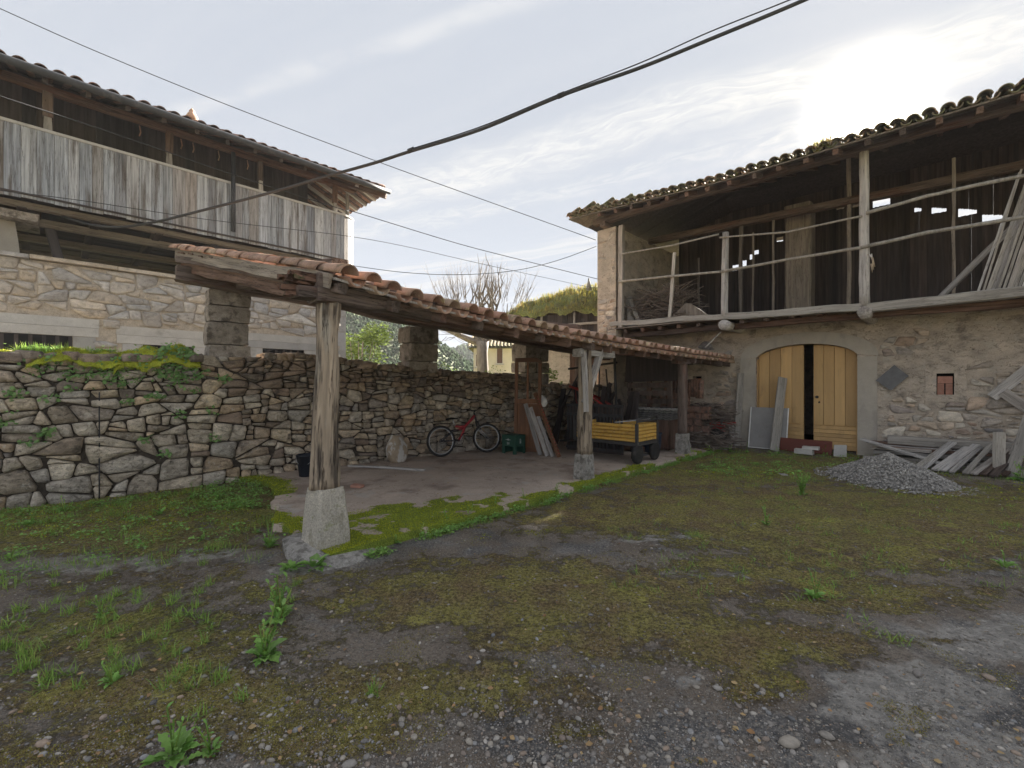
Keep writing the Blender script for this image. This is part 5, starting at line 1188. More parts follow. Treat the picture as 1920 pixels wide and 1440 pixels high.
rim2 = [j*w for j in range(n2+1)]; b_ = len(vs); vs += [(vs[k][0]+.03, vs[k][1], vs[k][2]-.16) for k in rim2]; fs += [(rim2[k], rim2[k+1], b_+k+1, b_+k) for k in range(n2)]
MB().add(vs, fs, smooth=True).build('turf_roof', 'roof_soil', GR)
MB().add([(-.3, -.3, gz-.12), (gl+.5, -.3, gz-.12), (gl+.5, 4.8, gz-.12), (-.3, 4.8, gz-.12)], [(3, 2, 1, 0)]).build('roof_underside', 'shade_wood', GR)
def blade_v(w, h, lean): return [(-w, 0, 0), (w, 0, 0), (w*.7, lean*.4, h*.55), (-w*.7, lean*.4, h*.55), (0, lean, h)], [(0, 1, 2), (0, 2, 3), (3, 2, 4)]
gp = np.array([vs[k] for k in NR.integers(0, w*(n2+1), 7000)])+NR.normal(0, .06, (7000, 3))*[1, 1, .1]
bv, bf = blade_v(.012, .13, .05); tag(scatter('turf_grass', 'moss', gp, bv, bf, NR.uniform(.4, 1.5, 7000), tilt=NR.uniform(-.5, .5, 7000), parent=GR), kind='stuff')
px = wpx(1093, 545, 17); k = GM.inverted() @ Vector((px.x, px.y, 0))
MB().tube([(2.7, .9, 5.1), (2.7, .9, 5.55)], [.12, .02], 8).build('roof_peak', 'rough_granite', GR)

# ------------------------------------------------------------ cables
def cable(name, label, pts, r, group=None):
    """pts: (px, py, distance)"""
    P = [wpx(*p) for p in pts]; Q = []
    for i in range(len(P)-1):     # catmull-rom through the points
        p0, p1, p2, p3 = P[max(i-1, 0)], P[i], P[i+1], P[min(i+2, len(P)-1)]
        for f in np.linspace(0, 1, 9)[:-1 if i < len(P)-2 else None]:
            Q.append(.5*((2*p1)+(p2-p0)*f+(2*p0-5*p1+4*p2-p3)*f*f+(3*p1-p0-3*p2+p3)*f**3))
    o = MB().tube(Q, r, 7).build(name, 'cable'); return tag(o, label, 'cable', group)
cable('power_cable', 'thick black bundled cable sagging from the gallery house across the yard sky', [(92, 392, 8.1), (125, 408, 7.9), (170, 421, 7.7), (225, 426, 7.5), (300, 414, 7.2), (400, 389, 6.8), (500, 363, 6.5), (600, 334, 6.2), (700, 306, 5.9), (765, 285, 5.8), (900, 243, 5.5), (1050, 180, 5.2), (1200, 127, 5.0), (1330, 74, 4.85), (1480, 12, 4.7), (1620, -50, 4.6)], .020)
cable('support_wire', 'thin wire lashed above the thick black cable, parting from it near the top', [(765, 281, 5.8), (900, 238, 5.5), (1050, 176, 5.2), (1200, 118, 5.0), (1330, 60, 4.85), (1480, 0, 4.7), (1620, -60, 4.6)], .007)
for i, (px, py, Y) in enumerate(((765, 284, 5.78), (1046, 181, 5.2))):
    p = wpx(px, py, Y); q = wpx(px+12, py-5, Y); o = MB().tube([p, q], .03, 8).build('cable_tie', 'cable'); tag(o, ('clip on the thick black cable, the one over the shed roof', 'clip on the thick black cable, the one nearest the middle of the sky')[i], 'clip', 'clips on the thick cable')
cable('overhead_wire', 'wire running from the top left corner down to the barn corner, topmost of the wires', [(-60, -10, 9), (0, 16, 9.2), (180, 96, 9.8), (440, 202, 10.7), (700, 300, 11.6), (860, 358, 12.3), (1000, 408, 12.8), (1117, 450, 13.2)], .009)
cable('overhead_wire', 'wire crossing in front of the gallery openings and on to the barn corner', [(-60, 158, 6.2), (0, 180, 6.4), (220, 252, 7.6), (440, 328, 8.9), (640, 392, 10.4), (670, 399, 10.7), (860, 457, 12), (1000, 493, 12.8), (1120, 523, 13.3)], .009)
cable('overhead_wire', 'thin wire running low across the grey planks and on behind the bare tree', [(-60, 345, 6.6), (0, 357, 6.9), (160, 377, 7.6), (400, 413, 9.2), (640, 441, 11.0), (760, 462, 11.9), (900, 494, 13), (1080, 533, 14.5), (1140, 545, 15)], .006)
cable('overhead_wire', 'wire dipping behind the bare tree branches and climbing to the barn corner', [(660, 498, 11.6), (760, 511, 11.9), (860, 515, 12.2), (960, 508, 12.6), (1040, 490, 12.9), (1118, 462, 13.2)], .008)

# ------------------------------------------------------------ under the shed
FL = .075
# bicycle
BK = thing('bicycle', 'red full-suspension mountain bicycle leaning against the rubble wall', 'bicycle', -3.16, 3.77, FL)
rw = Vector(W(-3.17, 3.77)); fw = Vector(W(-2.93, 4.82)); bd = (fw-rw); WB = bd.length; BK.matrix_basis = Matrix.Translation((rw.x, rw.y, FL)) @ Matrix.Rotation(math.atan2(bd.y, bd.x), 4, 'Z') @ Matrix.Rotation(-.13, 4, 'X')
R = .315
def wheel(x, steer=0.0):
    h = bpy.data.objects.new('wheel', None); COL.objects.link(h); h.parent = BK; h.matrix_basis = Matrix.Translation((x, 0, R)) @ Matrix.Rotation(steer, 4, 'Z')
    ring = lambda r: [(r*math.cos(2*PI*k/36), 0, r*math.sin(2*PI*k/36)) for k in range(36)]
    MB().tube(ring(R-.022), .024, 8, closed=True).build('tyre', 'black_rubber', h); MB().tube(ring(R-.052), .011, 6, closed=True).build('rim', 'bright_metal', h)
    mb = MB()
    for k in range(28): a = 2*PI*k/28; mb.tube([(.02*math.cos(a+1), .02*(-1)**k, .02*math.sin(a+1)), ((R-.055)*math.cos(a), 0, (R-.055)*math.sin(a))], .0016, 3)
    tag(mb.build('spokes', 'bright_metal', h), kind='stuff'); MB().tube([(0, -.05, 0), (0, .05, 0)], .02, 10).build('hub', 'dark_metal', h); return h
wheel(0); wheel(WB, -.25)
J = dict(bb=(.40, 0, .30), st=(.335, 0, .60), hd=(.80, 0, .80), hb=(.83, 0, .70), mid=(.56, 0, .585))
MB().tube([J['st'], (.45, 0, .585), J['mid'], (.70, 0, .70), J['hd']], [.024, .026, .030, .030, .028], 10).tube([J['mid'], (.50, 0, .45), J['bb']], [.030, .026, .024], 10).tube([(.36, 0, .52), (.56, 0, .55)], .02, 8).build('frame', 'bike_red', BK)
MB().tube([J['bb'], (.2, .05, .31), (0, .06, R)], .014, 8).tube([J['bb'], (.2, -.05, .31), (0, -.06, R)], .014, 8).tube([(0, .06, R), (.25, .03, .50)], .012, 8).tube([(0, -.06, R), (.25, -.03, .50)], .012, 8).build('swing_arm', 'dark_metal', BK)
MB().tube([(.24, 0, .50), (.40, 0, .52)], .024, 8).build('shock', 'dark_metal', BK)
MB().tube([J['st'], (.285, 0, .745)], .014, 8).build('seat_post', 'bright_metal', BK)
MB().add([(.15, -.07, .765), (.15, .07, .765), (.22, .065, .785), (.22, -.065, .785), (.30, .03, .78), (.30, -.03, .78), (.41, .014, .76), (.41, -.014, .76), (.16, -.05, .735), (.16, .05, .735), (.3, .02, .745), (.3, -.02, .745), (.4, .01, .745), (.4, -.01, .745)],
    [(0, 1, 2, 3), (3, 2, 4, 5), (5, 4, 6, 7), (8, 11, 10, 9), (11, 13, 12, 10), (0, 8, 9, 1), (1, 9, 10, 4, 2), (4, 10, 12, 6), (0, 3, 5, 11, 8), (5, 7, 13, 11), (6, 12, 13, 7)], smooth=False).build('saddle', 'black_rubber', BK)
MB().tube([(.80, 0, .86), (.845, 0, .66)], .022, 8).build('head_tube', 'dark_metal', BK)
for sgn in (-1, 1): MB().tube([(.845, sgn*.045, .68), (.9, sgn*.05, .50)], .017, 8).build('fork_leg', 'dark_metal', BK); MB().tube([(.895, sgn*.05, .51), (WB, sgn*.055, R)], .012, 8).build('fork_slider', 'bright_metal', BK)
MB().tube([(.79, 0, .87), (.83, 0, .91)], .015, 8).tube([(.80, -.29, .955), (.82, -.1, .915), (.83, 0, .91), (.82, .1, .915), (.80, .29, .955)], .011, 8).build('handlebar', 'dark_metal', BK)
for sgn in (-1, 1): MB().tube([(.80, sgn*.2, .935), (.79, sgn*.31, .958)], .017, 8).build('grip', 'black_rubber', BK); MB().tube([(.82, sgn*.18, .93), (.88, sgn*.23, .90)], .005, 5).build('brake_lever', 'dark_metal', BK)
MB().tube([(.40, -.05, .30), (.40, .05, .30)], .02, 8).tube([(.40+.085*math.cos(2*PI*k/20), -.045, .30+.085*math.sin(2*PI*k/20)) for k in range(20)], .005, 4, closed=True).tube([(.06*math.cos(2*PI*k/14), -.045, R+.045*math.sin(2*PI*k/14)) for k in range(14)], .006, 4, closed=True).build('gears', 'dark_metal', BK)
MB().tube([(.41, -.045, .385), (.03, -.045, R+.045)], .004, 4).tube([(.41, -.045, .215), (.03, -.045, R-.045)], .004, 4).build('chain', 'dark_metal', BK)
for sgn, dx, dz in ((-1, .10, .13), (1, -.10, -.13)): MB().tube([(.40, sgn*.06, .30), (.40+dx, sgn*.065, .30+dz)], .009, 6).build('crank', 'bright_metal', BK); MB().box((.40+dx, sgn*.11, .30+dz), (.09, .08, .02)).build('pedal', 'black_rubber', BK)
# green crate standing on its end, two faces towards the yard
CR = thing('plastic_crate', 'dark green plastic bottle crate with white print, standing by the wooden door', 'crate', -2.28, 4.98, FL, .02)
def crate_side(n, w, h, M):
    hole = (w*.18, w*.82, 0.0, h*.40); mb = MB(); th = .02
    def q(x0, x1, z0, z1, y0=0.0, y1=th): mb.add([(x0, y0, z0), (x1, y0, z0), (x1, y1, z0), (x0, y1, z0), (x0, y0, z1), (x1, y0, z1), (x1, y1, z1), (x0, y1, z1)], [(3, 2, 1, 0), (4, 5, 6, 7), (0, 1, 5, 4), (1, 2, 6, 5), (2, 3, 7, 6), (3, 0, 4, 7)])
    q(0, hole[0], 0, h); q(hole[1], w, 0, h); q(hole[0], hole[1], hole[3], h)
    for x in (0, w-.02): q(x, x+.02, 0, h, -.012, 0)
    q(0.02, w-.02, h-.03, h, -.010, 0); q(0.02, w-.02, hole[3], hole[3]+.012, -.006, 0)
    mb.build('side', 'crate_green', CR, M)
cw, cd, chh = .36, .32, .40
crate_side(0, cw, chh, Matrix.Translation((-cw, 0, 0)) if False else Matrix.Translation((-cw, 0, 0)))
crate_side(1, cd, chh, Matrix.Rotation(PI/2, 4, 'Z'))
Mc = Matrix.Identity(4)
MB().box((-cw/2, cd/2, chh-.01), (cw-.01, cd-.01, .018), M=Mc).build('end_panel', 'crate_green', CR); MB().box((-cw+.01, cd/2, chh/2), (.02, cd-.02, chh-.03), M=Mc).box((-cw/2, cd-.01, chh/2), (cw-.04, .02, chh-.03), M=Mc).build('back', 'crate_green', CR)
# its print: a winged star over lettering, and upright lettering on the other face
def text(name, body, size, M, parent, m='print_white'):
    cu = bpy.data.curves.new(name, 'FONT'); cu.body = body; cu.size = size; cu.align_x = 'CENTER'; cu.extrude = .0008; cu.materials.append(MATS[m]); tmp = bpy.data.objects.new(name, cu); me = bpy.data.meshes.new_from_object(tmp); bpy.data.objects.remove(tmp); return link(name, me, None if me.materials else m, parent, M)
M1 = Mc @ Matrix.Translation((-cw/2, -.012, .0)) @ Matrix.Rotation(PI/2, 4, 'X')
text('crate_print', 'EII', .07, M1 @ Matrix.Translation((0, .20, 0)), CR)
MB().add([(0.0, .335, .001), (.012, .31, .001), (.09, .300, .001), (.012, .292, .001), (0, .275, .001), (-.012, .292, .001), (-.09, .300, .001), (-.012, .31, .001)], [tuple(range(8))[::-1]]).build('crate_emblem', 'print_white', CR, M1)
M2 = Mc @ Matrix.Rotation(PI/2, 4, 'Z') @ Matrix.Translation((cd/2, -.012, 0)) @ Matrix.Rotation(PI/2, 4, 'X') @ Matrix.Translation((.022, .27, 0)) @ Matrix.Rotation(PI/2, 4, 'Z')
text('crate_print', 'BEII', .065, M2, CR)
# glazed door without its glass, leaning back
DR = thing('old_door', 'brown panelled wooden door with an empty arched upper frame, leaning by the green crate', 'door', -2.62, 5.30, FL, .45); DR.matrix_basis = DR.matrix_basis @ Matrix.Rotation(-.05, 4, 'X')
DW, DH = .60, 2.05
prism('stile', 'brown_door', DR, [(0, 0), (.07, 0), (.07, DH-.06), (0, DH-.03)], 0, .04); prism('stile', 'brown_door', DR, [(DW-.07, 0), (DW, 0), (DW, DH-.08), (DW-.07, DH-.08)], 0, .04)
prism('top_rail', 'shutter_brown', DR, [(0.005, DH-.09), (DW*.8, DH-.09), (DW-.005, DH-.14), (DW-.005, DH-.07), (DW*.8, DH), (0.005, DH)], -.003, .043)
prism('mullion', 'brown_door', DR, [(.27, 1.12), (.32, 1.12), (.31, DH-.095), (.275, DH-.095)], .003, .035)
for z in (0.003, 1.05): prism('rail', 'brown_door', DR, [(.072, z), (DW-.072, z), (DW-.072, z+.10), (.072, z+.10)], .002, .038)
for x0, x1 in ((.075, .25), (.345, .525)): prism('door_panel', 'brown_door', DR, [(x0, .105), (x1, .105), (x1, 1.045), (x0, 1.045)], .014, .026)
prism('mullion', 'brown_door', DR, [(.255, .105), (.34, .105), (.34, 1.045), (.255, 1.045)], .004, .036)
# boards leaning together beside it, one with a row of red tines
for k, (b0, b1, m_, lb) in enumerate((((1013, 853), (985, 757), 'grey_wood', 'narrow grey plank leaning right beside the brown door'), ((1026, 855), (994, 764), 'grey_wood', 'second grey plank leaning beside the brown door, a little shorter'), ((1036, 856), (1009, 781), 'grey_wood', 'short pale plank leaning between the grey planks and the harrow beam'))):
    bb = on_z(*b0, FL); tt = on_t(*b1, bb[0]-.42); o = beam('plank', m_, None, W(bb[0], bb[1], FL), W(*tt), .09, .03, .004); tag(o, lb, 'plank', 'planks leaning beside the old door')
hb0 = on_z(1049, 857, FL); hb1 = on_t(1003, 737, hb0[0]-.5)
HB = thing('harrow_beam', 'leaning wooden beam studded with red tines like a long rake, beside the grey planks', 'tool', hb0[0], hb0[1], FL)
tp = (hb1[0]-hb0[0], hb1[1]-hb0[1], hb1[2]-FL); beam('bar', 'brown_door', HB, (0, 0, 0), tp, .07, .06, .006)
for k in range(22):
    f = .06+k*.042; p = Vector(tp)*f; MB().tube([p+Vector((.03, -.02, 0)), p+Vector((.09, -.06, .02))], [.012, .006], 6).build('tine', 'machine_red', HB)
# dark slatted gate leaning behind, frame on top of it and odd bars
GT = thing('slatted_gate', 'dark slatted metal gate leaning upright behind the first middle post', 'gate', -1.95, 6.30, FL, .10)
for z in (.05, .78, .98): prism('rail', 'dark_metal', GT, [(0, z), (1.35, z), (1.35, z+.06), (0, z+.06)], 0, .04)
for k in range(17): prism('slat', 'dark_metal', GT, [(.02+.08*k, .111), (.07+.08*k, .111), (.07+.08*k, .779), (.02+.08*k, .779)], .008, .03)
for k in range(17): prism('slat', 'dark_metal', GT, [(.035+.08*k, .841), (.055+.08*k, .841), (.055+.08*k, .979), (.035+.08*k, .979)], .008, .03)
prism('back_sheet', 'shade_wood', GT, [(0, .0), (1.35, .0), (1.35, 1.04), (0, 1.04)], .05, .07)
RF = thing('red_cultivator', 'old red tined cultivator frame lying on top behind the slatted gate', 'machine', -2.3, 6.9, .95)
MB().tube([(0, 0, .55), (.5, .1, .35), (1.05, .1, 0)], .03, 8).build('main_bar', 'machine_red', RF); MB().tube([(0, .3, .5), (.55, .4, .28), (.9, .4, .1)], .03, 8).build('side_bar', 'machine_red', RF)
for k in range(8): f = k/8; MB().tube([(.1+.8*f, .12, .45-.4*f), (.16+.8*f, .05, .2-.35*f), (.25+.8*f, 0, .1-.35*f)], .011, 6).build('tine', 'machine_red', RF)
for k, (a, b, c, d) in enumerate((((-.6, .3, -.2), (.1, .3, .9), .02, 0), ((.3, .5, .0), (.35, .5, 1.0), .018, 0), ((.5, .5, .0), (.52, .5, 1.05), .018, 0), ((.8, .5, .0), (.7, .5, .95), .018, 0), ((-.4, .5, .98), (1.0, .5, 1.1), .025, 0), ((1.1, .3, 0), (1.05, .3, 1.2), .03, 0))):
    MB().tube([a, b], c, 6).build('upright', 'dark_metal', RF)
for k in range(12):
    ln = random.Random(80+k); a = (-2.3+ln.uniform(0, 1.6), 7.0+ln.uniform(0, .8), ln.uniform(.1, .5)); b_ = (a[0]+ln.uniform(-.5, .5), a[1]+ln.uniform(-.1, .3), ln.uniform(.9, 1.75))
    if k == 0: JK = thing('timber_heap', 'jumble of dark poles and offcuts heaped behind the gate and trailer', 'timber', 0, 0, 0)
    beam('pole', 'shade_wood', JK, a, b_, ln.uniform(.04, .12), ln.uniform(.04, .08), .01)
for k in range(9):
    ln = random.Random(180+k); beam('offcut', 'dark_wood', JK, (-2.5+ln.uniform(0, .4), 6.9+.12*k, .12+.1*(k % 5)), (-.9+ln.uniform(0, .6), 7.2+.1*k, .15+.1*(k % 5)), .12, .1, .01)
for k in range(14):
    ln = random.Random(280+k); beam('pole', 'shade_wood', JK, (-2.9+.17*k, 6.9+ln.uniform(0, .3), .08), (-2.9+.17*k+ln.uniform(-.2, .2), 7.3+ln.uniform(0, .2), ln.uniform(.95, 1.45)), .13, .06, .01)
# stuffed white bag hung on the door's inside, pale sack by the wall
def sack(name, label, cat, t, s, z, w, d, h, m, rot, seed, lean):
    vs = []; n, rows = 22, 16
    for i in range(rows+1):
        f = i/rows; ww = w*(.80+.35*math.sin(PI*min(1, f*1.05))-.38*max(0, f-.55)/.45); dd = d*(.85+.25*math.sin(PI*f))*(1-.55*max(0, f-.6)/.4)
        for k in range(n):
            a = 2*PI*k/n; c, s_ = math.cos(a), math.sin(a); c = math.copysign(abs(c)**.7, c); s_ = math.copysign(abs(s_)**.8, s_); q = 1+.16*fbm(c*1.6+seed, s_*1.6, f*3)+.05*fbm(c*5+seed, s_*5, f*9)
            vs.append((ww/2*c*q, dd/2*s_*q+lean*f*h, h*f*(1+.05*fbm(c*2, seed)*(f > .8))))
    fs = [(i*n+k, i*n+(k+1) % n, (i+1)*n+(k+1) % n, (i+1)*n+k) for i in range(rows) for k in range(n)]+[tuple(range(n))[::-1], tuple(rows*n+k for k in range(n))]
    o = MB().add(vs, fs, smooth=True).build(name, m); o.matrix_basis = frame(t, s, z, rot); return tag(o, label, cat)
sack('feed_sack', 'crumpled pale paper sack slumped against the foot of the rubble wall', 'sack', -3.30, 2.83, FL, .38, .24, .50, 'sackcloth', PI/2+.15, 3, .12)
sack('white_bag', 'small white stuffed bag showing through the empty frame of the brown door', 'bag', -2.25, 5.75, 1.05, .30, .18, .26, 'white_strip', .3, 9, 0.0)
# bucket
BU = thing('bucket', 'dark plastic bucket with wire handle standing half behind the near post', 'bucket', -3.22, 1.10, FL)
BU.matrix_basis = Matrix.Translation(W(-3.22, 1.10, FL))
MB().lathe([(.105, 0), (.108, .01), (.145, .32), (.155, .325), (.155, .345), (.142, .345), (.138, .32), (.1, .02)], 24).build('body', 'bucket_plastic', BU)
MB().tube([(.15*math.cos(a), -.02-.1*math.sin(a), .33-.14*math.sin(a)) for a in np.linspace(0, PI, 14)], .004, 5).build('handle', 'bright_metal', BU)
o = beam('floor_plank', 'grey_wood', None, W(-3.5, 1.95, FL+.02), W(-2.2, 2.66, FL+.02), .07, .03, .006); tag(o, 'long thin plank lying on the shed floor in front of the sack', 'plank')
o = MB().box((0, 0, .02), (.17, .10, .035), jit=.006).build('broken_brick', 'brick'); o.matrix_basis = frame(-1.88, 1.28, FL, .5); tag(o, 'flat broken orange brick on the slab to the right of the near post', 'brick')
# small yellow trailer
TRL = thing('trailer', 'small two-wheeled trailer with yellow ribbed metal sides, parked behind the middle post', 'trailer', .12, 5.69, 0)
lx, ly, z0, z1 = -1.36, .80, .47, .80
def side(p, q, nrm):
    p, q = Vector(p), Vector(q); d = q-p; L_ = d.length; d.normalize(); M = Matrix.Translation(p) @ Matrix((d, Vector(nrm)*-1, Vector((0, 0, 1)))).transposed().to_4x4()
    hgt = (z1-z0)/5; RB = .024; h = bpy.data.objects.new('side_panel', None); COL.objects.link(h); h.parent = TRL; h.matrix_basis = M
    for k in range(5):
        a, b = z0+k*hgt+.002, z0+(k+1)*hgt-.002; e = .013
        MB().add([(0, RB, a), (L_, RB, a), (L_, 0, a+e), (0, 0, a+e), (L_, 0, b-e), (0, 0, b-e), (L_, RB, b), (0, RB, b)], [(0, 1, 2, 3), (3, 2, 4, 5), (5, 4, 6, 7)]).add([(0, .03, a), (L_, .03, a), (L_, .03, b), (0, .03, b)], [(3, 2, 1, 0)]).build('rib', 'trailer_yellow', h)
side((lx, 0, 0), (0, 0, 0), (0, -1, 0)); side((0, 0, 0), (0, ly, 0), (1, 0, 0)); side((0, ly, 0), (lx, ly, 0), (0, 1, 0)); side((lx, ly, 0), (lx, 0, 0), (-1, 0, 0))
for x, y in ((0, 0), (0, ly), (lx, 0), (lx, ly)): MB().box((x, y, (z0+z1)/2), (.05, .05, z1-z0+.03)).build('corner_post', 'dark_metal', TRL)
MB().box((lx/2, ly/2, z0-.01), (-lx, ly, .02)).build('floor', 'dark_metal', TRL)
for y in (-.012, ly+.012): MB().box((lx/2, y, z0-.035), (-lx+.04, .035, .05)).build('chassis_rail', 'dark_metal', TRL)
for x in (.005, lx): MB().box((x, ly/2, z0-.036), (.034, ly-.06, .048)).build('chassis_rail', 'dark_metal', TRL)
for z in (z1+.05, z1+.10): MB().tube([(.0, .0, z), (.0, ly, z+.01)], .014, 6).build('hoop', 'dark_metal', TRL)
for y in (0, ly): MB().tube([(0, y, z1), (0, y, z1+.12)], .014, 6).build('hoop', 'dark_metal', TRL)
beam('loose_bar', 'grey_wood', TRL, (-.45, -.02, z1+.02), (.0, .5, z1+.09), .03, .02, .002)
for x in (-.02,):
    for y in (.06, ly-.06):
        h = bpy.data.objects.new('wheel', None); COL.objects.link(h); h.parent = TRL; h.matrix_basis = Matrix.Translation((x, y, .182+FL)) @ Matrix.Rotation(PI/2, 4, 'Y')
        MB().lathe([(.09, -.035), (.15, -.04), (.178, -.03), (.182, 0), (.178, .03), (.15, .04), (.09, .035)], 26).build('tyre', 'black_rubber', h); MB().lathe([(.0, -.03), (.1, -.035), (.1, .035), (.0, .03)], 18).build('rim', 'bright_metal', h)
MB().box((-.10, ly/2, .19), (.04, ly, .04)).build('axle', 'dark_metal', TRL)
for y in (.1, ly-.1): MB().box((-.10, y, .32), (.03, .03, .26)).build('bracket', 'dark_metal', TRL)
MB().tube([(lx+.1, ly/2, z0-.07), (lx-.7, ly/2, .30)], .025, 8).build('drawbar', 'dark_metal', TRL); MB().tube([(lx+.15, .1, z0-.05), (lx+.15, .1, FL)], .02, 6).build('prop_leg', 'dark_metal', TRL)
# barrel, pallet, sheets, brick stacks, brushwood
bl = thing('barrel', 'dark blue tub standing just behind the right end of the yellow trailer', 'barrel', M=Matrix.Translation(W(-.42, 7.35, FL)))
MB().lathe([(.17, 0), (.18, .02), (.195, .2), (.205, .40), (.215, .42), (.19, .42), (.18, .05)], 22).build('body', 'barrel_blue', bl); MB().lathe([(.216, .385), (.222, .39), (.222, .41), (.216, .415)], 22).build('rim', 'barrel_blue', bl)
PL = thing('pallet', 'dark slatted pallet stood on end against the clutter behind the trailer', 'pallet', -1.72, 8.6, .85, .05)
for k in range(7): prism('slat', 'shade_wood' if k in (0, 6) else 'dark_wood', PL, [(0, .2*k), (1.15, .2*k+.02), (1.15, .2*k+.14), (0, .2*k+.12)], 0, .025)
for x in (0.0, .52, 1.05): prism('bearer', 'dark_wood', PL, [(x, -.03), (x+.1, -.03), (x+.1, 1.38), (x, 1.38)], .028, .11)
prism('cover_sheet', 'shade_wood', PL, [(-.05, .75), (1.35, .78), (1.30, 1.5), (-.02, 1.42)], -.02, -.004)
SH2 = thing('sheet_stack', 'stack of corrugated grey fibre sheets lying behind the yellow trailer', 'sheets', -1.15, 7.7, FL, .05)
MB().box((.45, .3, .34), (1.0, .6, .66), jit=.02).build('crate_below', 'dark_wood', SH2)
for k in range(5):
    vs = []; 
    for i in range(25):
        for y in (0, .6): vs.append((i/24*1.02+.015*k, y, .70+.05*k+.018*math.sin(i*PI/1.5)))
    fs = [(2*i, 2*i+2, 2*i+3, 2*i+1) for i in range(24)]; b_ = MB(); b_.add(vs, fs); b_.add([(x, y, z-.012) for x, y, z in vs], [f[::-1] for f in fs]); e_ = [(2*i, 2*i+2, 50+2*i+2, 50+2*i) for i in range(24)]; b_.add(vs+[(x, y, z-.012) for x, y, z in vs], e_); b_.build('corrugated_sheet', 'fibre_sheet', SH2)
BS_ = thing('brick_stack', 'stacked dull red hollow bricks behind the trailer, next to the barn wall', 'bricks', -1.05, 9.2, FL, .03); brr = random.Random(9)
for i in range(7):
    for k in range(8 if i < 4 else 6):
        if brr.random() < .06: continue
        MB().box((.17*i+.08, brr.uniform(-.01, .02), .08+.155*k), (.155, .25, .145), jit=.004).build('hollow_brick', 'old_tile', BS_)
ts = thing('tile_stack', 'row of old roof tiles stood on edge on top of the brick stack', 'tiles', -1.0, 9.3, FL+1.24)
for i in range(14): o = link('stood_tile', ptile, None, ts, Matrix.Translation((.07*i, 0, .34+brr.uniform(-.02, .02))) @ Matrix.Rotation(PI/2+brr.uniform(-.06, .06), 4, 'Y'))
def brush(name, label, c, size, n, m, seed, parent=None, ln=(.6, 1.4), tilt=.5):
    r_ = random.Random(seed); mb = MB()
    for k in range(n):
        p = Vector((c[0]+r_.uniform(-.5, .5)*size[0], c[1]+r_.uniform(-.5, .5)*size[1], c[2]+r_.random()**1.3*size[2])); a = r_.gauss(0, .5); d_ = Vector((math.cos(a), math.sin(a), r_.gauss(0, tilt*.4))).normalized()*r_.choice((-1, 1)); L_ = r_.uniform(*ln)
        q = [p+d_*(L_*(f-.5))+Vector((0, 0, .05*fbm(k, f*2)))+Vector((.04*fbm(k*2.1, f*3), .04*fbm(k*3.7, f*3), 0)) for f in (0, .33, .66, 1)]
        q = [Vector((x.x, x.y, max(x.z, c[2]+.01))) for x in q]; r0 = r_.uniform(.005, .016); mb.tube(q, [r0, r0, r0*.8, r0*.5], 4, rnd=r_.random()+.001)
    o = mb.build(name, m, parent); tag(o, kind='stuff')
    if parent is None: o.matrix_basis = frame()
    return o
FH = thing('firewood_heap', 'stacked heap of thin sticks and brushwood against the barn wall behind the third post', 'firewood', 0, 0, 0)
brush('sticks', '', (-.15, 9.55, .08), (1.1, .8, .95), 520, 'twig', 5, FH, (.4, .9))
tag(brush('brushwood', '', (-.0, 8.9, .08), (.8, .8, .3), 160, 'twig', 6, FH, (.4, .9)), kind='stuff')
# red tiller and work bench at the barn wall
TI = thing('tiller', 'small red walking tiller with black tyre beside the third post', 'machine', .20, 9.35, FL)
MB().lathe([(.10, -.05), (.17, -.055), (.20, -.04), (.205, 0), (.20, .04), (.17, .055), (.10, .05)], 22).build('tyre', 'black_rubber', TI, Matrix.Translation((.05, 0, .20)) @ Matrix.Rotation(PI/2, 4, 'X'))
MB().box((.02, .08, .38), (.32, .22, .2), jit=.02).build('engine', 'machine_red', TI); MB().box((.0, .08, .52), (.22, .2, .08), jit=.015).build('tank', 'machine_red', TI); MB().tube([(-.1, .1, .48), (-.25, .1, .75), (-.45, .1, .80)], .015, 6).tube([(-.1, .02, .48), (-.25, .0, .75), (-.45, -.05, .80)], .015, 6).build('handles', 'dark_metal', TI); MB().tube([(.1, .1, .5), (.14, .1, .62)], .03, 8).build('exhaust', 'dark_metal', TI)
WBN = thing('work_bench', 'rough work bench with a dull red top on thin legs by the barn wall', 'bench', .10, 9.75, FL)
beam('bench_top', 'machine_red', WBN, (-.35, .1, .52), (.38, .1, .52), .34, .05); beam('shelf', 'grey_wood', WBN, (-.3, .1, .12), (.35, .1, .12), .28, .03)
for x in (-.3, .33):
    for y in (0, .22): beam('leg', 'grey_wood', WBN, (x, y, 0), (x*.95, y, .5), .045, .045, .003)
WH2 = thing('cart_wheel', 'old iron-rimmed wheel leaning under the work bench against the barn', 'wheel', .15, 10.15, FL)
MB().tube([(.24*math.cos(2*PI*k/28), 0, .25+.24*math.sin(2*PI*k/28)) for k in range(28)], .016, 6, closed=True).build('rim', 'dark_metal', WH2)
for k in range(8): MB().tube([(0, 0, .25), (.23*math.cos(PI*k/4), 0, .25+.23*math.sin(PI*k/4))], .01, 5).build('spoke', 'dark_metal', WH2)

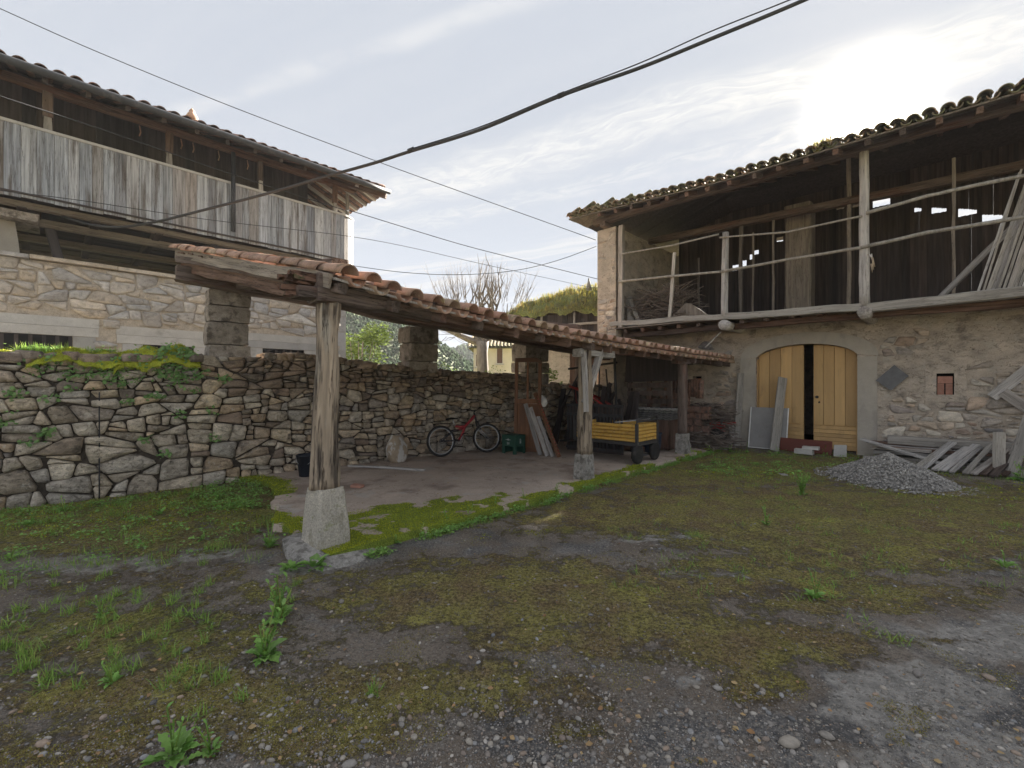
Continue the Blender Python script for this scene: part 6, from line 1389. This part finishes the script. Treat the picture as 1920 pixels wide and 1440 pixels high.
# ------------------------------------------------------------ along the barn wall
def leaning(name, label, cat, m, bpx, tpx, s0, s1, w, d, z0=0.0, group=None):
    a, b = on_s(*bpx, s0), on_s(*tpx, s1); o = beam(name, m, None, W(a[0], s0, z0), W(b[0], s1, b[2]), w, d, .004); return tag(o, label, cat, group)
leaning('tall_plank', 'tall pale squared plank leaning upright beside the left edge of the door surround', 'plank', 'pale_wood', (1381, 835), (1389, 700), 10.15, 10.34, .15, .05)
leaning('weathered_plank', 'wide weathered plank leaning in front of the yellow door over the grey sheet', 'plank', 'pale_wood', (1451, 842), (1468, 708), 9.92, 10.42, .20, .04)
SHT = thing('framed_sheet', 'grey board with white edge strips leaning against the left door jamb', 'board', .72, 10.15, 0.0, -.03); SHT.matrix_basis = SHT.matrix_basis @ Matrix.Rotation(-.20, 4, 'X')
prism('sheet', 'fibre_sheet', SHT, [(.0, .02), (.80, .02), (.80, 1.0), (.0, 1.0)], 0, .012)
for x in (-.012, .802): prism('edge_strip', 'white_strip', SHT, [(x, 0), (x+.02, 0), (x+.02, 1.0), (x, 1.0)], -.012, .014)
prism('edge_strip', 'white_strip', SHT, [(0.01, 0), (.80, 0), (.80, .018), (0.01, .018)], -.01, .014)
prism('smooth_block', 'dark_wood', SHT, [(-.42, 0.0), (-.05, 0.0), (-.05, .9), (-.42, .95)], .1, .14) if False else None
o = beam('threshold_board', 'red_board', None, W(1.38, 10.12, .15), W(2.42, 10.06, .15), .04, .30, .004); tag(o, 'reddish brown board standing on edge across the foot of the yellow door', 'board')
o = MB().box((0, 0, .10), (.22, .10, .26), jit=.006).build('floor_tile', 'dressed_stone'); o.matrix_basis = frame(2.56, 10.08, .0, .1) @ Matrix.Rotation(-.2, 4, 'X'); tag(o, 'pale square stone tile propped at the right foot of the yellow door', 'tile')
cb = thing('hollow_block', 'pale concrete blocks lying low on the ground before the door, weeds over them', 'block', 2.05, 9.78, 0)
MB().box((-.1, 0, .06), (.34, .16, .11), jit=.01).build('block', 'dressed_stone', cb); MB().box((.02, .05, .145), (.30, .15, .06), jit=.01).build('block', 'dressed_stone', cb)
sc = on_s(1673, 707, WS-.05); o = prism('slate_slab', 'slate_sheet', None, [(-.02, -.28), (.26, .02), (.03, .25), (-.27, -.07)], 0, .02); o.matrix_basis = frame(sc[0], WS-.06, sc[2], 0); tag(o, 'dark square slate hung cornerwise on the barn wall right of the door', 'slate')
# lumber stacked under the right window
LU = thing('timber_stack', 'stack of old grey beams and planks lying along the barn wall', 'timber', 0, 0, 0); lr = random.Random(14)
for (t0, t1, s, z, w, h, m_) in ((3.15, 5.3, 10.0, .06, .28, .10, 'pale_wood'), (3.2, 5.0, 10.18, .17, .22, .09, 'grey_wood'), (3.0, 4.9, 9.75, .05, .2, .07, 'pale_wood'), (3.3, 5.6, 10.15, .26, .2, .08, 'grey_wood'), (3.15, 4.6, 9.92, .18, .24, .07, 'grey_wood'),
        (3.35, 5.55, 10.22, .40, .16, .17, 'pale_wood'), (3.2, 4.5, 9.6, .03, .16, .05, 'pale_wood'), (3.4, 4.8, 10.0, .27, .2, .05, 'dark_wood'), (3.1, 4.0, 9.9, .25, .16, .05, 'grey_wood'), (3.0, 4.3, 10.2, .34, .12, .05, 'dark_wood')):
    beam('beam', m_, LU, (t0, s, z), (t1, s+lr.uniform(-.12, .08), z+lr.uniform(-.02, .03)), w, h, .008)
beam('beam', 'grey_wood', LU, (2.95, 9.85, .42), (4.25, 9.35, .08), .13, .04, .006)
PR = thing('plank_pile', 'row of long thin grey planks sloping down from the timber stack to the ground', 'timber', 0, 0, 0)
for k in range(11):
    t0 = 3.78+.125*k+lr.uniform(-.03, .03); beam('plank', lr.choice(('grey_wood', 'grey_wood', 'pale_wood', 'dark_wood')), PR, (t0, 8.95+.02*k+lr.uniform(-.1, .1), .03), (t0+.42+lr.uniform(-.05, .05), 10.05, .42+lr.uniform(-.05, .08)), lr.uniform(.07, .13), .03, .005)
leaning('short_post', 'short thick pale plank standing upright at the right end of the plank pile', 'plank', 'pale_wood', (1874, 889), (1874, 810), 9.35, 9.42, .17, .06)
leaning('slanting_plank', 'long wide plank slanting up to the right beside the short upright plank', 'plank', 'pale_wood', (1893, 889), (1945, 740), 9.3, 10.0, .15, .05)
leaning('slanting_plank', 'thin plank slanting behind the long wide one at the right edge', 'plank', 'grey_wood', (1880, 880), (1925, 790), 9.5, 10.1, .08, .03)
for k, (p, q, lb) in enumerate((((1860, 745), (1930, 690), 'upper reddish board fixed slanting on the barn wall at the right edge'), ((1880, 735), (1940, 775), 'lower brown board sloping down on the barn wall at the right edge'))):
    a, b = on_s(*p, WS-.06), on_s(*q, WS-.06); o = beam('wall_board', ('brick', 'grey_wood')[k] if False else ('grey_wood', 'grey_wood')[k], None, W(a[0], WS-.06-.04*k, a[2]), W(b[0], WS-.06-.04*k, b[2]), .03, .17, .004); tag(o, lb, 'board')
o = MB().box((0, 0, .45), (.7, .5, .9), jit=.02).build('dark_tub', 'barrel_blue') if False else None
o = MB().tube([W(on_s(1325, 652, 9.6)[0], 9.5, on_s(1325, 652, 9.5)[2]), W(on_s(1352, 622, 9.6)[0], 9.6, on_s(1352, 622, 9.6)[2])], .018, 6).build('roof_pole', 'grey_wood'); tag(o, 'thin pale pole slanting from the shed roof end up to the barn gallery', 'pole')
# up in the gallery
BR1 = thing('brushwood_bundle', 'heap of cut brushwood stored at the left end of the barn gallery', 'brushwood', 0, 0, 0)
brush('brushwood', '', (-1.4, 10.1, 3.14), (1.3, .9, 1.0), 420, 'twig', 8, BR1, (.6, 1.2), 1.2)
o = beam('leaning_board', 'pale_wood', None, W(-2.15, 9.6, 3.14), W(-2.45, 10.0, 4.1), .18, .03, .006); tag(o, 'pale board leaning inside the gallery against the stone corner', 'board')
o = beam('leaning_board', 'pale_wood', None, W(-1.85, 9.55, 3.14), W(-2.35, 9.9, 4.0), .12, .03, .006); tag(o, 'narrower board crossing the pale one in the gallery corner', 'board')
a = on_s(1290, 570, 9.75); o = prism('square_panel', 'soffit_wood', None, [(-.62, -.34), (.72, -.37), (.1, .12), (-.05, .14)], 0, .02); o.matrix_basis = frame(a[0], 9.7, 3.5, 0); tag(o, 'grey triangular panel lying against the brushwood in the gallery', 'panel')
LT = thing('lath_bundle', 'bundle of long pale laths leaning in the gallery at the right edge', 'laths', 0, 0, 0)
for k in range(17):
    bx, tx = 1832+9.5*k, 1908+10.5*k+lr.uniform(-6, 6); a, b = on_s(bx, 535, 9.62+.02*(k % 4)), on_s(tx, 345-3*k+lr.uniform(-25, 10), 9.95)
    beam('lath', 'pale_wood' if k % 3 else 'grey_wood', LT, (a[0], a[1], 3.13), (b[0], 9.95, b[2]), lr.uniform(.03, .07), .025, .003)
rp = on_s(1633, 480, GS-.14); MB_ = MB()
for k in range(3): MB_.tube([(rp[0]-.05+.03*k, rp[1], rp[2]+.04), (rp[0]+.03, rp[1]-.03, rp[2]-.05-.05*k), (rp[0]+.06-.02*k, rp[1], rp[2]-.22-.05*k), (rp[0]+.0, rp[1]-.02, rp[2]-.15)], .010, 5)
o = MB_.build('rope', 'sackcloth'); o.matrix_basis = frame(); tag(o, 'short frayed rope knotted round the rail at the middle gallery post', 'rope')

# the damp air: an even pale haze in one closed box round everything below the sky
hz_m = bpy.data.materials.new('haze'); hz_m.use_nodes = True; nt = hz_m.node_tree; nt.nodes.clear()
pv_ = nt.nodes.new('ShaderNodeVolumePrincipled'); pv_.inputs['Color'].default_value = (.93, .94, .97, 1); pv_.inputs['Density'].default_value = .0006; pv_.inputs['Anisotropy'].default_value = 0.0
nt.links.new(pv_.outputs[0], nt.nodes.new('ShaderNodeOutputMaterial').inputs['Volume'])
hb = MB().box((20, 90, 9), (340, 260, 22)).build('haze', None); hb.data.materials.append(hz_m); tag(hb, kind='stuff')
# ------------------------------------------------------------ loose ground cover
def gz_(x, y): return ground_z(x, y)
def pick(n, pyr, pxr=(-150, 2070), bias=1.0):
    """random ground points, even over the visible ground"""
    px = NR.uniform(*pxr, n); py = pyr[0]+(pyr[1]-pyr[0])*NR.uniform(0, 1, n)**bias
    Y = F_PX*CAM_H/(py-720); X = (px-960)/F_PX*Y; return px, py, X, Y
def is_slab(X, Y):
    r = np.stack([X-ORG.x, Y-ORG.y], 1); t = r@np.array([V.x, V.y]); s = r@np.array([U.x, U.y])
    return (t > -4.1) & (t < .34) & (s > -.05) & (s < 10.4), t, s
def zs(X, Y): return np.array([gz_(a, b) for a, b in zip(X, Y)])
# gravel heap first: others keep off it
HC = (6.15, 7.35)
def heap_h(x, y):
    dx, dy = x-HC[0], y-HC[1]; a = math.atan2(dy, dx); q = math.hypot(dx*1.3, dy*1.1)
    return max(0, .43*(1-q/1.02)**.95 if q < 1.02 else 0)+.02*fbm(x*3, y*3)
hp = thing('gravel_heap', 'low heap of loose grey gravel in the yard before the plank pile', 'gravel', M=Matrix.Translation((HC[0], HC[1], 0)))
g = 60; vs = [((i/g-.5)*3.0, (j/g-.5)*2.6, heap_h(HC[0]+(i/g-.5)*3.0, HC[1]+(j/g-.5)*2.6)-.03) for j in range(g+1) for i in range(g+1)]
w = g+1; MB().add(vs, [(j*w+i, j*w+i+1, (j+1)*w+i+1, (j+1)*w+i) for j in range(g) for i in range(g)], smooth=True).build('heap_core', 'heap_stone', hp)
n = 15000; r_ = NR.uniform(0, 1, n)**.6*1.25; a_ = NR.uniform(0, 2*PI, n); hx, hy = r_*np.cos(a_)/1.3, r_*np.sin(a_)/1.1
keep = (r_ < 1.0) | (NR.uniform(0, 1, n) < .25); hx, hy = hx[keep], hy[keep]; n = len(hx)
hz_ = np.array([heap_h(HC[0]+a, HC[1]+b) for a, b in zip(hx, hy)])
sz = .007+.022*NR.uniform(0, 1, n)**2.2
oct_v = np.array([(1, 0, 0), (0, 1, 0), (-1, 0, 0), (0, -1, 0), (.1, .1, .8), (0, -.1, -.8)]); oct_f = [(0, 1, 4), (1, 2, 4), (2, 3, 4), (3, 0, 4), (1, 0, 5), (2, 1, 5), (3, 2, 5), (0, 3, 5)]
tag(scatter('gravel_stones', 'heap_stone', np.stack([hx, hy, hz_], 1), oct_v, oct_f, np.stack([sz, sz*NR.uniform(.6, 1, n), sz*NR.uniform(.5, .9, n)], 1), tilt=NR.uniform(-1, 1, n), parent=hp), kind='stuff')
def off_heap(X, Y): return np.hypot((X-HC[0])*.8, (Y-HC[1])*.95) > 1.0

# pebbles lying about, thickest near the camera
def pebble_shape(k=8, rings=4):
    v = [(0, 0, 1)]; 
    for i in range(1, rings):
        a = PI*i/rings
        for j in range(k): b = 2*PI*j/k; v.append((math.sin(a)*math.cos(b)*(1+.12*math.sin(2*b+1)), math.sin(a)*math.sin(b), math.cos(a)))
    v.append((0, 0, -1)); f = []
    for j in range(k): f.append((0, 1+j, 1+(j+1) % k))
    for i in range(rings-2):
        for j in range(k): a, b = 1+i*k+j, 1+i*k+(j+1) % k; f += [(a, a+k, b+k), (a, b+k, b)]
    for j in range(k): f.append((1+(rings-2)*k+j, len(v)-1, 1+(rings-2)*k+(j+1) % k))
    return np.array(v), f
pv, pf = pebble_shape(); pvs, pfs = pebble_shape(5, 3)
def pebbles(name, n, pyr, bias, smin, smax, shape, dens):
    px, py, X, Y = pick(n, pyr, bias=bias); cl = np.array([fbm(a*1.1, b*1.1, 9) for a, b in zip(X, Y)])
    gravelly = np.maximum(np.exp(-((px-1100)/520)**2-((py-1440)/125)**2), .2*np.exp(-((px-250)/300)**2-((py-1400)/60)**2)); gravelly = np.maximum(gravelly, .5*np.exp(-((px-1800)/300)**2-((py-1380)/120)**2))
    k = (NR.uniform(0, 1, n) < dens*(.24+.95*gravelly+.4*cl)) & off_heap(X, Y) & ~is_slab(X, Y)[0]; X, Y = X[k], Y[k]; m = len(X); s = (smin+(smax-smin)*NR.uniform(0, 1, m)**4.5)*(np.maximum(1, Y/2.4) if smax < .01 else 1)
    P = np.stack([X, Y, zs(X, Y)+s*.12], 1); sc = np.stack([s, s*NR.uniform(.55, .95, m), s*NR.uniform(.4, .65, m)], 1)
    return tag(scatter(name, 'pebble', P, shape[0], shape[1], sc, tilt=NR.normal(0, .2, m), smooth=True), kind='stuff')
pebbles('pebbles', 13000, (985, 1470), .62, .0045, .018, (pv, pf), .55); pebbles('fine_gravel', 75000, (862, 1470), .75, .0022, .0062, (pvs, pfs), .75)
# a few larger stones one can pick out
big = [(1480, 1400, .045), (1420, 1392, .02), (1346, 1296, .025), (1720, 1270, .03), (1855, 1278, .03), (655, 1436, .03), (1175, 1412, .02), (1212, 1272, .02), (1765, 1050, .03), (880, 1390, .022), (460, 1225, .02), (540, 1313, .018), (80, 1400, .03), (350, 1225, .025), (1550, 1388, .03), (1580, 1440, .03), (640, 1127, .03), (905, 1222, .018), (1020, 1430, .02)]
for i, (px, py, s) in enumerate(big):
    Y = F_PX*CAM_H/(py-720); X = (px-960)/F_PX*Y; o = MB().add(pv*np.array([s, s*.7, s*.45]), pf, smooth=True).build('pebble', 'pebble'); o.matrix_basis = Matrix.Translation((X, Y, gz_(X, Y)+s*.25)) @ Matrix.Rotation(i*1.3, 4, 'Z'); tag(o, 'rounded loose pebble lying on the mossy gravel of the yard', 'pebble', 'larger pebbles on the yard')
# moss: tiny upright tufts where the moss mask says so
def moss_blades(name, n, m, pyr, bias, cond, h0, onslab=False):
    px, py, X, Y = pick(n, pyr, bias=bias); mo, gr, pa = blob('moss', px, py), blob('green', px, py), blob('pale', px, py)
    cl = np.array([fbm(a*2.6, b*2.6, 3, 5) for a, b in zip(X, Y)]); k = cond(mo, gr, pa, cl) & off_heap(X, Y); sl, t, s = is_slab(X, Y)
    k &= (t > -4.05+.115*(s+1.5)-.1) & (s < 10.3) & ~sl
    X, Y = X[k], Y[k]; m_ = len(X); Z = zs(X, Y); sc = h0*NR.uniform(.5, 1.3, m_)*np.maximum(1, Y/3.2)
    return tag(scatter(name, m, np.stack([X, Y, Z-.002], 1), [(-.45, 0, 0), (.45, 0, 0), (0, .35, .7)], [(0, 1, 2)], sc, tilt=NR.uniform(-.7, .7, m_)), kind='stuff')
moss_blades('moss_tufts', 260000, 'moss', (860, 1470), .75, lambda mo, gr, pa, cl: mo+cl*1.7-.5*pa > .55, .0085)
# bright moss on the slab
n = 60000; s = NR.uniform(-.15, 9.5, n)**1.0; s = NR.uniform(0, 1, n)**1.9*9.6-.12; t = .34-NR.uniform(0, 1, n)**1.3*1.9; left = NR.uniform(0, 1, n) < .2
s[left] = NR.uniform(-.2, .8, left.sum()); t[left] = NR.uniform(-4, .3, left.sum())
mm = np.array([slab_moss(a, b) for a, b in zip(t, s)]); k = (mm+NR.uniform(-.25, .25, n) > .55) & (s > np.array([slab_left(a)-.02 for a in t])) & (t < np.array([slab_front(b) for b in s]))
P = np.array([W(a, b, .074) for a, b in zip(t[k], s[k])]); m_ = len(P)
tag(scatter('slab_moss', 'bright_moss', P, [(-.45, 0, 0), (.45, 0, 0), (0, .35, .7)], [(0, 1, 2)], NR.uniform(.006, .015, m_)*np.maximum(1, P[:, 1]/5), tilt=NR.uniform(-.7, .7, m_)), kind='stuff')
# ground moss between slab and wall, left of the post: brighter
moss_blades('bright_ground_moss', 60000, 'bright_moss', (880, 1060), 1, lambda mo, gr, pa, cl: (gr > .5) & (gr+cl > .72), .011)

# grass: single blades in tufts
def grass(name, n, centres, spread, h, seed, m='grass'):
    r_ = np.random.default_rng(seed); c = np.array(centres)[r_.integers(0, len(centres), n)]; P = c+np.concatenate([r_.normal(0, 1, (n, 2))*spread, np.zeros((n, 1))], 1)
    P[:, 2] = np.where(P[:, 2] > .05, P[:, 2], zs(P[:, 0], P[:, 1])); bv, bf = blade_v(.0022, .1, .05)
    return tag(scatter(name, m, P, bv, bf, np.stack([r_.uniform(.7, 1.5, n), r_.uniform(.6, 1.6, n), r_.uniform(.3, 1.3, n)*h/.1], 1), tilt=r_.uniform(-.7, .7, n), yaw=r_.uniform(0, 2*PI, n)), kind='stuff')
gx = lambda px, py: (lambda Y: ((px-960)/F_PX*Y, Y, 0))(F_PX*CAM_H/(py-720))
C1 = [gx(x, 962-.11*x+150*NR.uniform(0, 1)**2.6) for x in NR.uniform(-100, 620, 110)]; grass('wall_foot_grass', 4200, C1, .06, .06, 1)
C2 = [gx(*p) for p in [(70, 1220), (190, 1170), (230, 1185), (280, 1150), (140, 1190), (185, 1090), (185, 1060), (330, 1170), (130, 1270), (60, 1235), (260, 1130), (420, 1280), (455, 1310), (370, 1350), (10, 1210), (210, 1230), (110, 1130), (520, 1150), (545, 1130), (555, 1100), (500, 1200), (380, 1060), (300, 1200), (250, 1260), (700, 1300)]]+[gx(NR.uniform(-50, 420), NR.uniform(1080, 1300)) for _ in range(70)]
grass('grass_tufts', 2300, C2, .018, .06, 2)
C3 = [gx(NR.uniform(1330, 1960), NR.uniform(846, 905)) for _ in range(170)]; C3 = [c for c in C3 if off_heap(np.array([c[0]]), np.array([c[1]]))[0]]; grass('barn_foot_grass', 5500, C3, .09, .055, 3)
C4 = [tuple(W(.42+.07*fbm(s*2), s, 0)) for s in NR.uniform(.2, 9.6, 170) if fbm(s*1.1, 9) > -.12]; grass('slab_edge_grass', 3600, C4, .04, .045, 4)
C5 = [gx(*p) for p in [(1530, 1100), (1560, 1115), (1500, 1120), (1610, 1160), (1640, 1185), (1670, 1200), (1690, 1210), (1385, 1070), (1370, 1020), (1500, 930), (1440, 980), (1300, 1060), (1420, 940), (1480, 900)]]+[gx(NR.uniform(1150, 1950), NR.uniform(905, 1110)) for _ in range(150)]
grass('yard_grass', 2600, C5, .04, .035, 5)

# broad-leaved weeds
def leaf_mesh(name, L, w, lobes=0, curl=.5, m='weed_leaf'):
    n = 7; vs = []; 
    for i in range(n+1):
        f = i/n; ww = w*math.sin(PI*min(1, f*.92+.06))**.8*(1+.35*lobes*(i % 2)) if i < n else .001; z = L*(.45*f-curl*f*f); x = L*f
        vs += [(x, -ww/2, z+.12*ww), (x, 0, z-.10*ww), (x, ww/2, z+.12*ww)]
    fs = [(i*3+k, i*3+3+k, i*3+4+k, i*3+1+k) for i in range(n) for k in (0, 1)]
    me = MB().add(vs, fs, smooth=True).mesh(name); me.materials.append(MATS[m]); return me
LV = [leaf_mesh('weed_leaf', .095, .028, 2.6, .5), leaf_mesh('weed_leaf_broad', .08, .034, 1.3, .45), leaf_mesh('weed_leaf_small', .055, .022, 1.3, .3)]
def rosette(name, label, px, py, n, size_, kinds=(0, 1), stems=0, z=0.0, group=None, at=None):
    size = size_*1.15; n = int(n*1.5); c = at or gx(px, py); zz = z or gz_(c[0], c[1]); T = thing(name, label, 'weed', M=Matrix.Translation((c[0], c[1], zz)), group=group); r_ = random.Random(int(px*7+py))
    for k in range(n):
        a = r_.uniform(0, 6.3); sc_ = size*r_.uniform(.55, 1.2); h = r_.uniform(0, .03)*size
        link('leaf', LV[r_.choice(kinds)], None, T, Matrix.Translation((.02*math.cos(a)*size, .02*math.sin(a)*size, h)) @ Matrix.Rotation(a, 4, 'Z') @ Matrix.Rotation(-r_.uniform(-.1, .9), 4, 'Y') @ Matrix.Scale(sc_, 4))
    for k in range(stems):
        a = r_.uniform(0, 6.3); h = r_.uniform(.12, .26)*size; lean = r_.uniform(.1, .4)*h; top_ = (lean*math.cos(a), lean*math.sin(a), h)
        MB().tube([(0, 0, 0), (top_[0]*.4, top_[1]*.4, h*.5), top_], .003, 4).build('stem', 'grass', T)
        for q in range(5): f = .3+.17*q; link('leaf', LV[2], None, T, Matrix.Translation((top_[0]*f, top_[1]*f, h*f)) @ Matrix.Rotation(r_.uniform(0, 6.3), 4, 'Z') @ Matrix.Rotation(-r_.uniform(0, .9), 4, 'Y') @ Matrix.Scale(size*r_.uniform(.4, .8), 4))
rosette('broadleaf_weed', 'large leafy green weed in the mossy gravel left of the middle, nearest tall one', 495, 1235, 20, 1.0, (0, 1, 2), 7)
rosette('broadleaf_weed', 'feathery pale green weed just behind the large leafy one', 525, 1165, 14, .95, (0, 2), 14)
rosette('broadleaf_weed', 'spreading broad-leaved weed at the front foot of the near stone plinth', 590, 1068, 24, 1.0, (1, 0), 0)
rosette('broadleaf_weed', 'second broad-leaved weed at the left corner of the near footing stone', 545, 1074, 14, .9, (1, 0), 0)
rosette('broadleaf_weed', 'lobed dandelion-like weed at the very bottom of the picture, left side', 325, 1428, 18, .78, (0,), 3)
rosette('broadleaf_weed', 'small weed beside the dandelion-like one near the bottom, a little right', 395, 1418, 10, .6, (0, 2), 2)
rosette('broadleaf_weed', 'leafy weed among low grass where the bright moss meets the left corner of the plinth', 505, 1030, 18, .8, (2, 0), 6)
rosette('broadleaf_weed', 'tall thin weed standing alone in the yard before the gravel heap', 1503, 930, 8, 1.1, (2,), 18)
rosette('broadleaf_weed', 'low blue green weed on the right half of the yard, by a thin grass line', 1530, 1118, 18, .75, (0, 2), 3)
rosette('broadleaf_weed', 'small pale weed halfway between the shed and the right edge', 1437, 985, 8, .7, (2,), 5)
rosette('broadleaf_weed', 'small weed on the bare asphalt near the right edge', 1885, 1065, 8, .8, (2, 0), 1)
rosette('broadleaf_weed', 'tuft of weeds at the right edge under the slanting planks', 1915, 900, 16, 1.4, (1, 0), 5)
for i, (px, py) in enumerate([(360, 935), (410, 935), (455, 925), (430, 950), (300, 965), (240, 975), (60, 985), (120, 960), (480, 1000), (380, 1010), (20, 1050), (190, 1160), (210, 1285), (740, 1020), (790, 1002), (840, 985), (880, 975), (930, 955), (985, 945), (1300, 862), (1330, 850), (1370, 848), (1545, 852), (1400, 850), (1040, 930), (1220, 880), (1460, 852), (1640, 870), (1340, 870)]):
    rosette('low_weed', 'small low green weed, one of many along the wall foot and slab edge', px, py, 9, .75 if py < 1000 else .5, (0, 1, 2), 2, group='low weeds along the wall foot and slab edge')
def spray(name, m, cx, n, spread, size, parent, fl, seed):
    r_ = np.random.default_rng(seed); c = np.array(cx)[r_.integers(0, len(cx), n)]; P = c+r_.normal(0, 1, (n, 3))*spread
    return tag(scatter(name, m, P, *fl, r_.uniform(.5, 1.4, n)*size, tilt=r_.uniform(-.9, .9, n), parent=parent), kind='stuff')
leafq = ([(0, -.12, 0), (.5, -.35, .12), (1, 0, .0), (.5, .35, .12), (0, .12, 0)], [(0, 1, 2, 3, 4)])
kx = [tuple(W(.43+.08*fbm(s*1.7, 5), s, .03)) for s in NR.uniform(.15, 9.9, 260) if fbm(s*1.4, 19) > -.1]
spray('kerb_weeds', 'weed_leaf', kx, 3600, (.035, .035, .015), .026, None, leafq, 21)
kx = [gx(x, 965-.11*x+120*NR.uniform(0, 1)**2)[:2]+(.03,) for x in NR.uniform(-60, 560, 120)]; kx += [gx(NR.uniform(380, 480), NR.uniform(905, 960))[:2]+(.06,) for _ in range(60)]
spray('wall_foot_weeds', 'weed_leaf', kx, 5500, (.06, .06, .02), .026, None, leafq, 22)
kx = [gx(NR.uniform(1300, 1950), NR.uniform(846, 892))[:2]+(.03,) for _ in range(150)]; kx = [c for c in kx if off_heap(np.array([c[0]]), np.array([c[1]]))[0]]
spray('barn_foot_weeds', 'weed_leaf', kx, 3500, (.08, .08, .02), .03, None, leafq, 23)

# ------------------------------------------------------------ growth on the wall top
def cushion(x0, x1, y0, y1, h, name='moss_cushion', hang=.12):
    a, b = 60, 16; vs = []
    for j in range(b+1):
        for i in range(a+1):
            u_, v_ = i/a, j/b; x, y = x0+(x1-x0)*u_, y0+(y1-y0)*v_; e = math.sin(PI*u_)**.5*math.sin(PI*min(1, .12+v_*.88))**.5
            z = gw_top(x)-.04+h*e*(.75+.5*fbm(x*3, y*3, 1))+.03*fbm(x*9, y*9)
            if v_ < .25: z -= hang*(1-v_/.25)**1.3*(1+.9*fbm(x*2.5, 7)); y -= .02+.05*(1-v_/.25)
            vs.append((x, y, z))
    w = a+1; o = MB().add(vs, [(j*w+i, j*w+i+1, (j+1)*w+i+1, (j+1)*w+i) for j in range(b) for i in range(a)], smooth=True).build(name, 'cushion_moss', GW); tag(o, kind='stuff'); return vs
xw = lambda px: wall_x(on_t(px, 680, -4.0)[1])
c1 = cushion(xw(50), xw(250), -.04, .5, .16, hang=.14); c2 = cushion(xw(215), xw(375), -.05, .45, .24, hang=.20); c3 = cushion(xw(-60), xw(70), .12, .5, .08, hang=.0)
mv = np.array(c1+c2+c3); P = mv[NR.integers(0, len(mv), 30000)]+NR.normal(0, .012, (30000, 3))
tag(scatter('moss_fuzz', 'bright_moss', P, [(-.45, 0, 0), (.45, 0, 0), (0, .35, .7)], [(0, 1, 2)], NR.uniform(.008, .018, 30000), tilt=NR.uniform(-.9, .9, 30000), parent=GW), kind='stuff')
disc = ([(.5*math.cos(2*PI*k/7), .5*math.sin(2*PI*k/7), .06*math.cos(2*PI*k/7)) for k in range(7)], [tuple(range(7))])
def pw(px, py, y=-.03):     # a point on the wall's face
    r = _ray(px, py); M = wall_M(); o_ = M.inverted() @ Vector((0, 0, CAM_H)); d_ = M.inverted().to_3x3() @ r; k = (y-o_.y)/d_.y; return tuple(o_+d_*k)
def hang(name, label_pts, n, spr, size, seed):
    cx = [pw(*p) for p in label_pts]; r_ = np.random.default_rng(seed); c = np.array(cx)[r_.integers(0, len(cx), n)]; P = c+np.stack([r_.normal(0, spr, n), -np.abs(r_.normal(0, .035, n)), r_.normal(0, spr*.7, n)], 1)
    return tag(scatter(name, 'round_leaf', P, *disc, r_.uniform(.5, 1.4, n)*size, tilt=r_.uniform(.5, 1.5, n), yaw=r_.normal(0, .6, n), parent=GW), kind='stuff')
hang('pennywort', [(320, 672), (340, 680), (355, 690), (300, 690), (335, 700), (285, 680), (350, 665), (310, 655), (330, 712), (362, 700)], 520, .075, .042, 31)
hang('pennywort', [(100, 690), (150, 695), (200, 690), (230, 680), (250, 690), (205, 710), (80, 685), (175, 705), (265, 668), (240, 705)], 420, .10, .036, 32)
hang('pennywort', [(28, 740), (20, 780), (10, 790), (80, 815), (88, 808), (60, 830), (130, 728), (285, 743), (300, 742), (240, 752), (335, 778), (395, 770), (270, 825), (310, 850), (415, 710), (425, 712), (95, 745), (365, 730), (400, 820), (30, 735)], 430, .045, .038, 33)
gw_pts = [pw(px, 658, .2) for px in NR.uniform(30, 215, 40)]; r_ = np.random.default_rng(5); c = np.array(gw_pts)[r_.integers(0, 40, 500)]; c[:, 2] = np.array([gw_top(x) for x in c[:, 0]])+.02
bv, bf = blade_v(.004, .1, .06); tag(scatter('wall_top_grass', 'grass', c+r_.normal(0, .03, (500, 3))*[1, 1, .2], bv, bf, r_.uniform(.5, 1.5, 500), tilt=r_.uniform(-.9, .9, 500), parent=GW), kind='stuff')
fern = spray('fern_fronds', 'weed_leaf', [tuple(np.array(pw(px, 650, .25))*[1, 1, 0]+[0, 0, gw_top(pw(px, 650, .25)[0])+.07]) for px in (60, 90, 180, 205, 190, 340)], 900, (.07, .05, .03), .035, GW, leafq, 44)
# grime streak down the wall, made as a thin dark tube
sp = [pw(186, y, -.06) for y in (735, 790, 850, 905, 945)]; o = MB().tube([Vector(p)+Vector((.01*fbm(i), 0, 0)) for i, p in enumerate(sp)], .008, 5).build('streak_tube', 'cable', GW)
# dead leaves and litter
n = 420; px, py, X, Y = pick(n, (930, 1450)); k = off_heap(X, Y); X, Y = X[k], Y[k]; n = len(X); sl = is_slab(X, Y)[0]
tag(scatter('dead_leaves', 'dead_leaf', np.stack([X, Y, np.where(sl, .082, zs(X, Y)+.012)], 1), *leafq, NR.uniform(.012, .035, n), tilt=NR.uniform(-.5, .5, n)), kind='stuff')
n = 500; t, s = NR.uniform(-3.2, -.3, n), NR.uniform(.8, 6, n); k = np.array([fbm(a*1.2, b*1.2, 4) > .05 for a, b in zip(t, s)]); P = np.array([W(a, b, .08) for a, b in zip(t[k], s[k])])
tag(scatter('floor_litter', 'dead_leaf', P, *leafq, NR.uniform(.008, .03, len(P)), tilt=NR.uniform(-.4, .4, len(P))), kind='stuff')
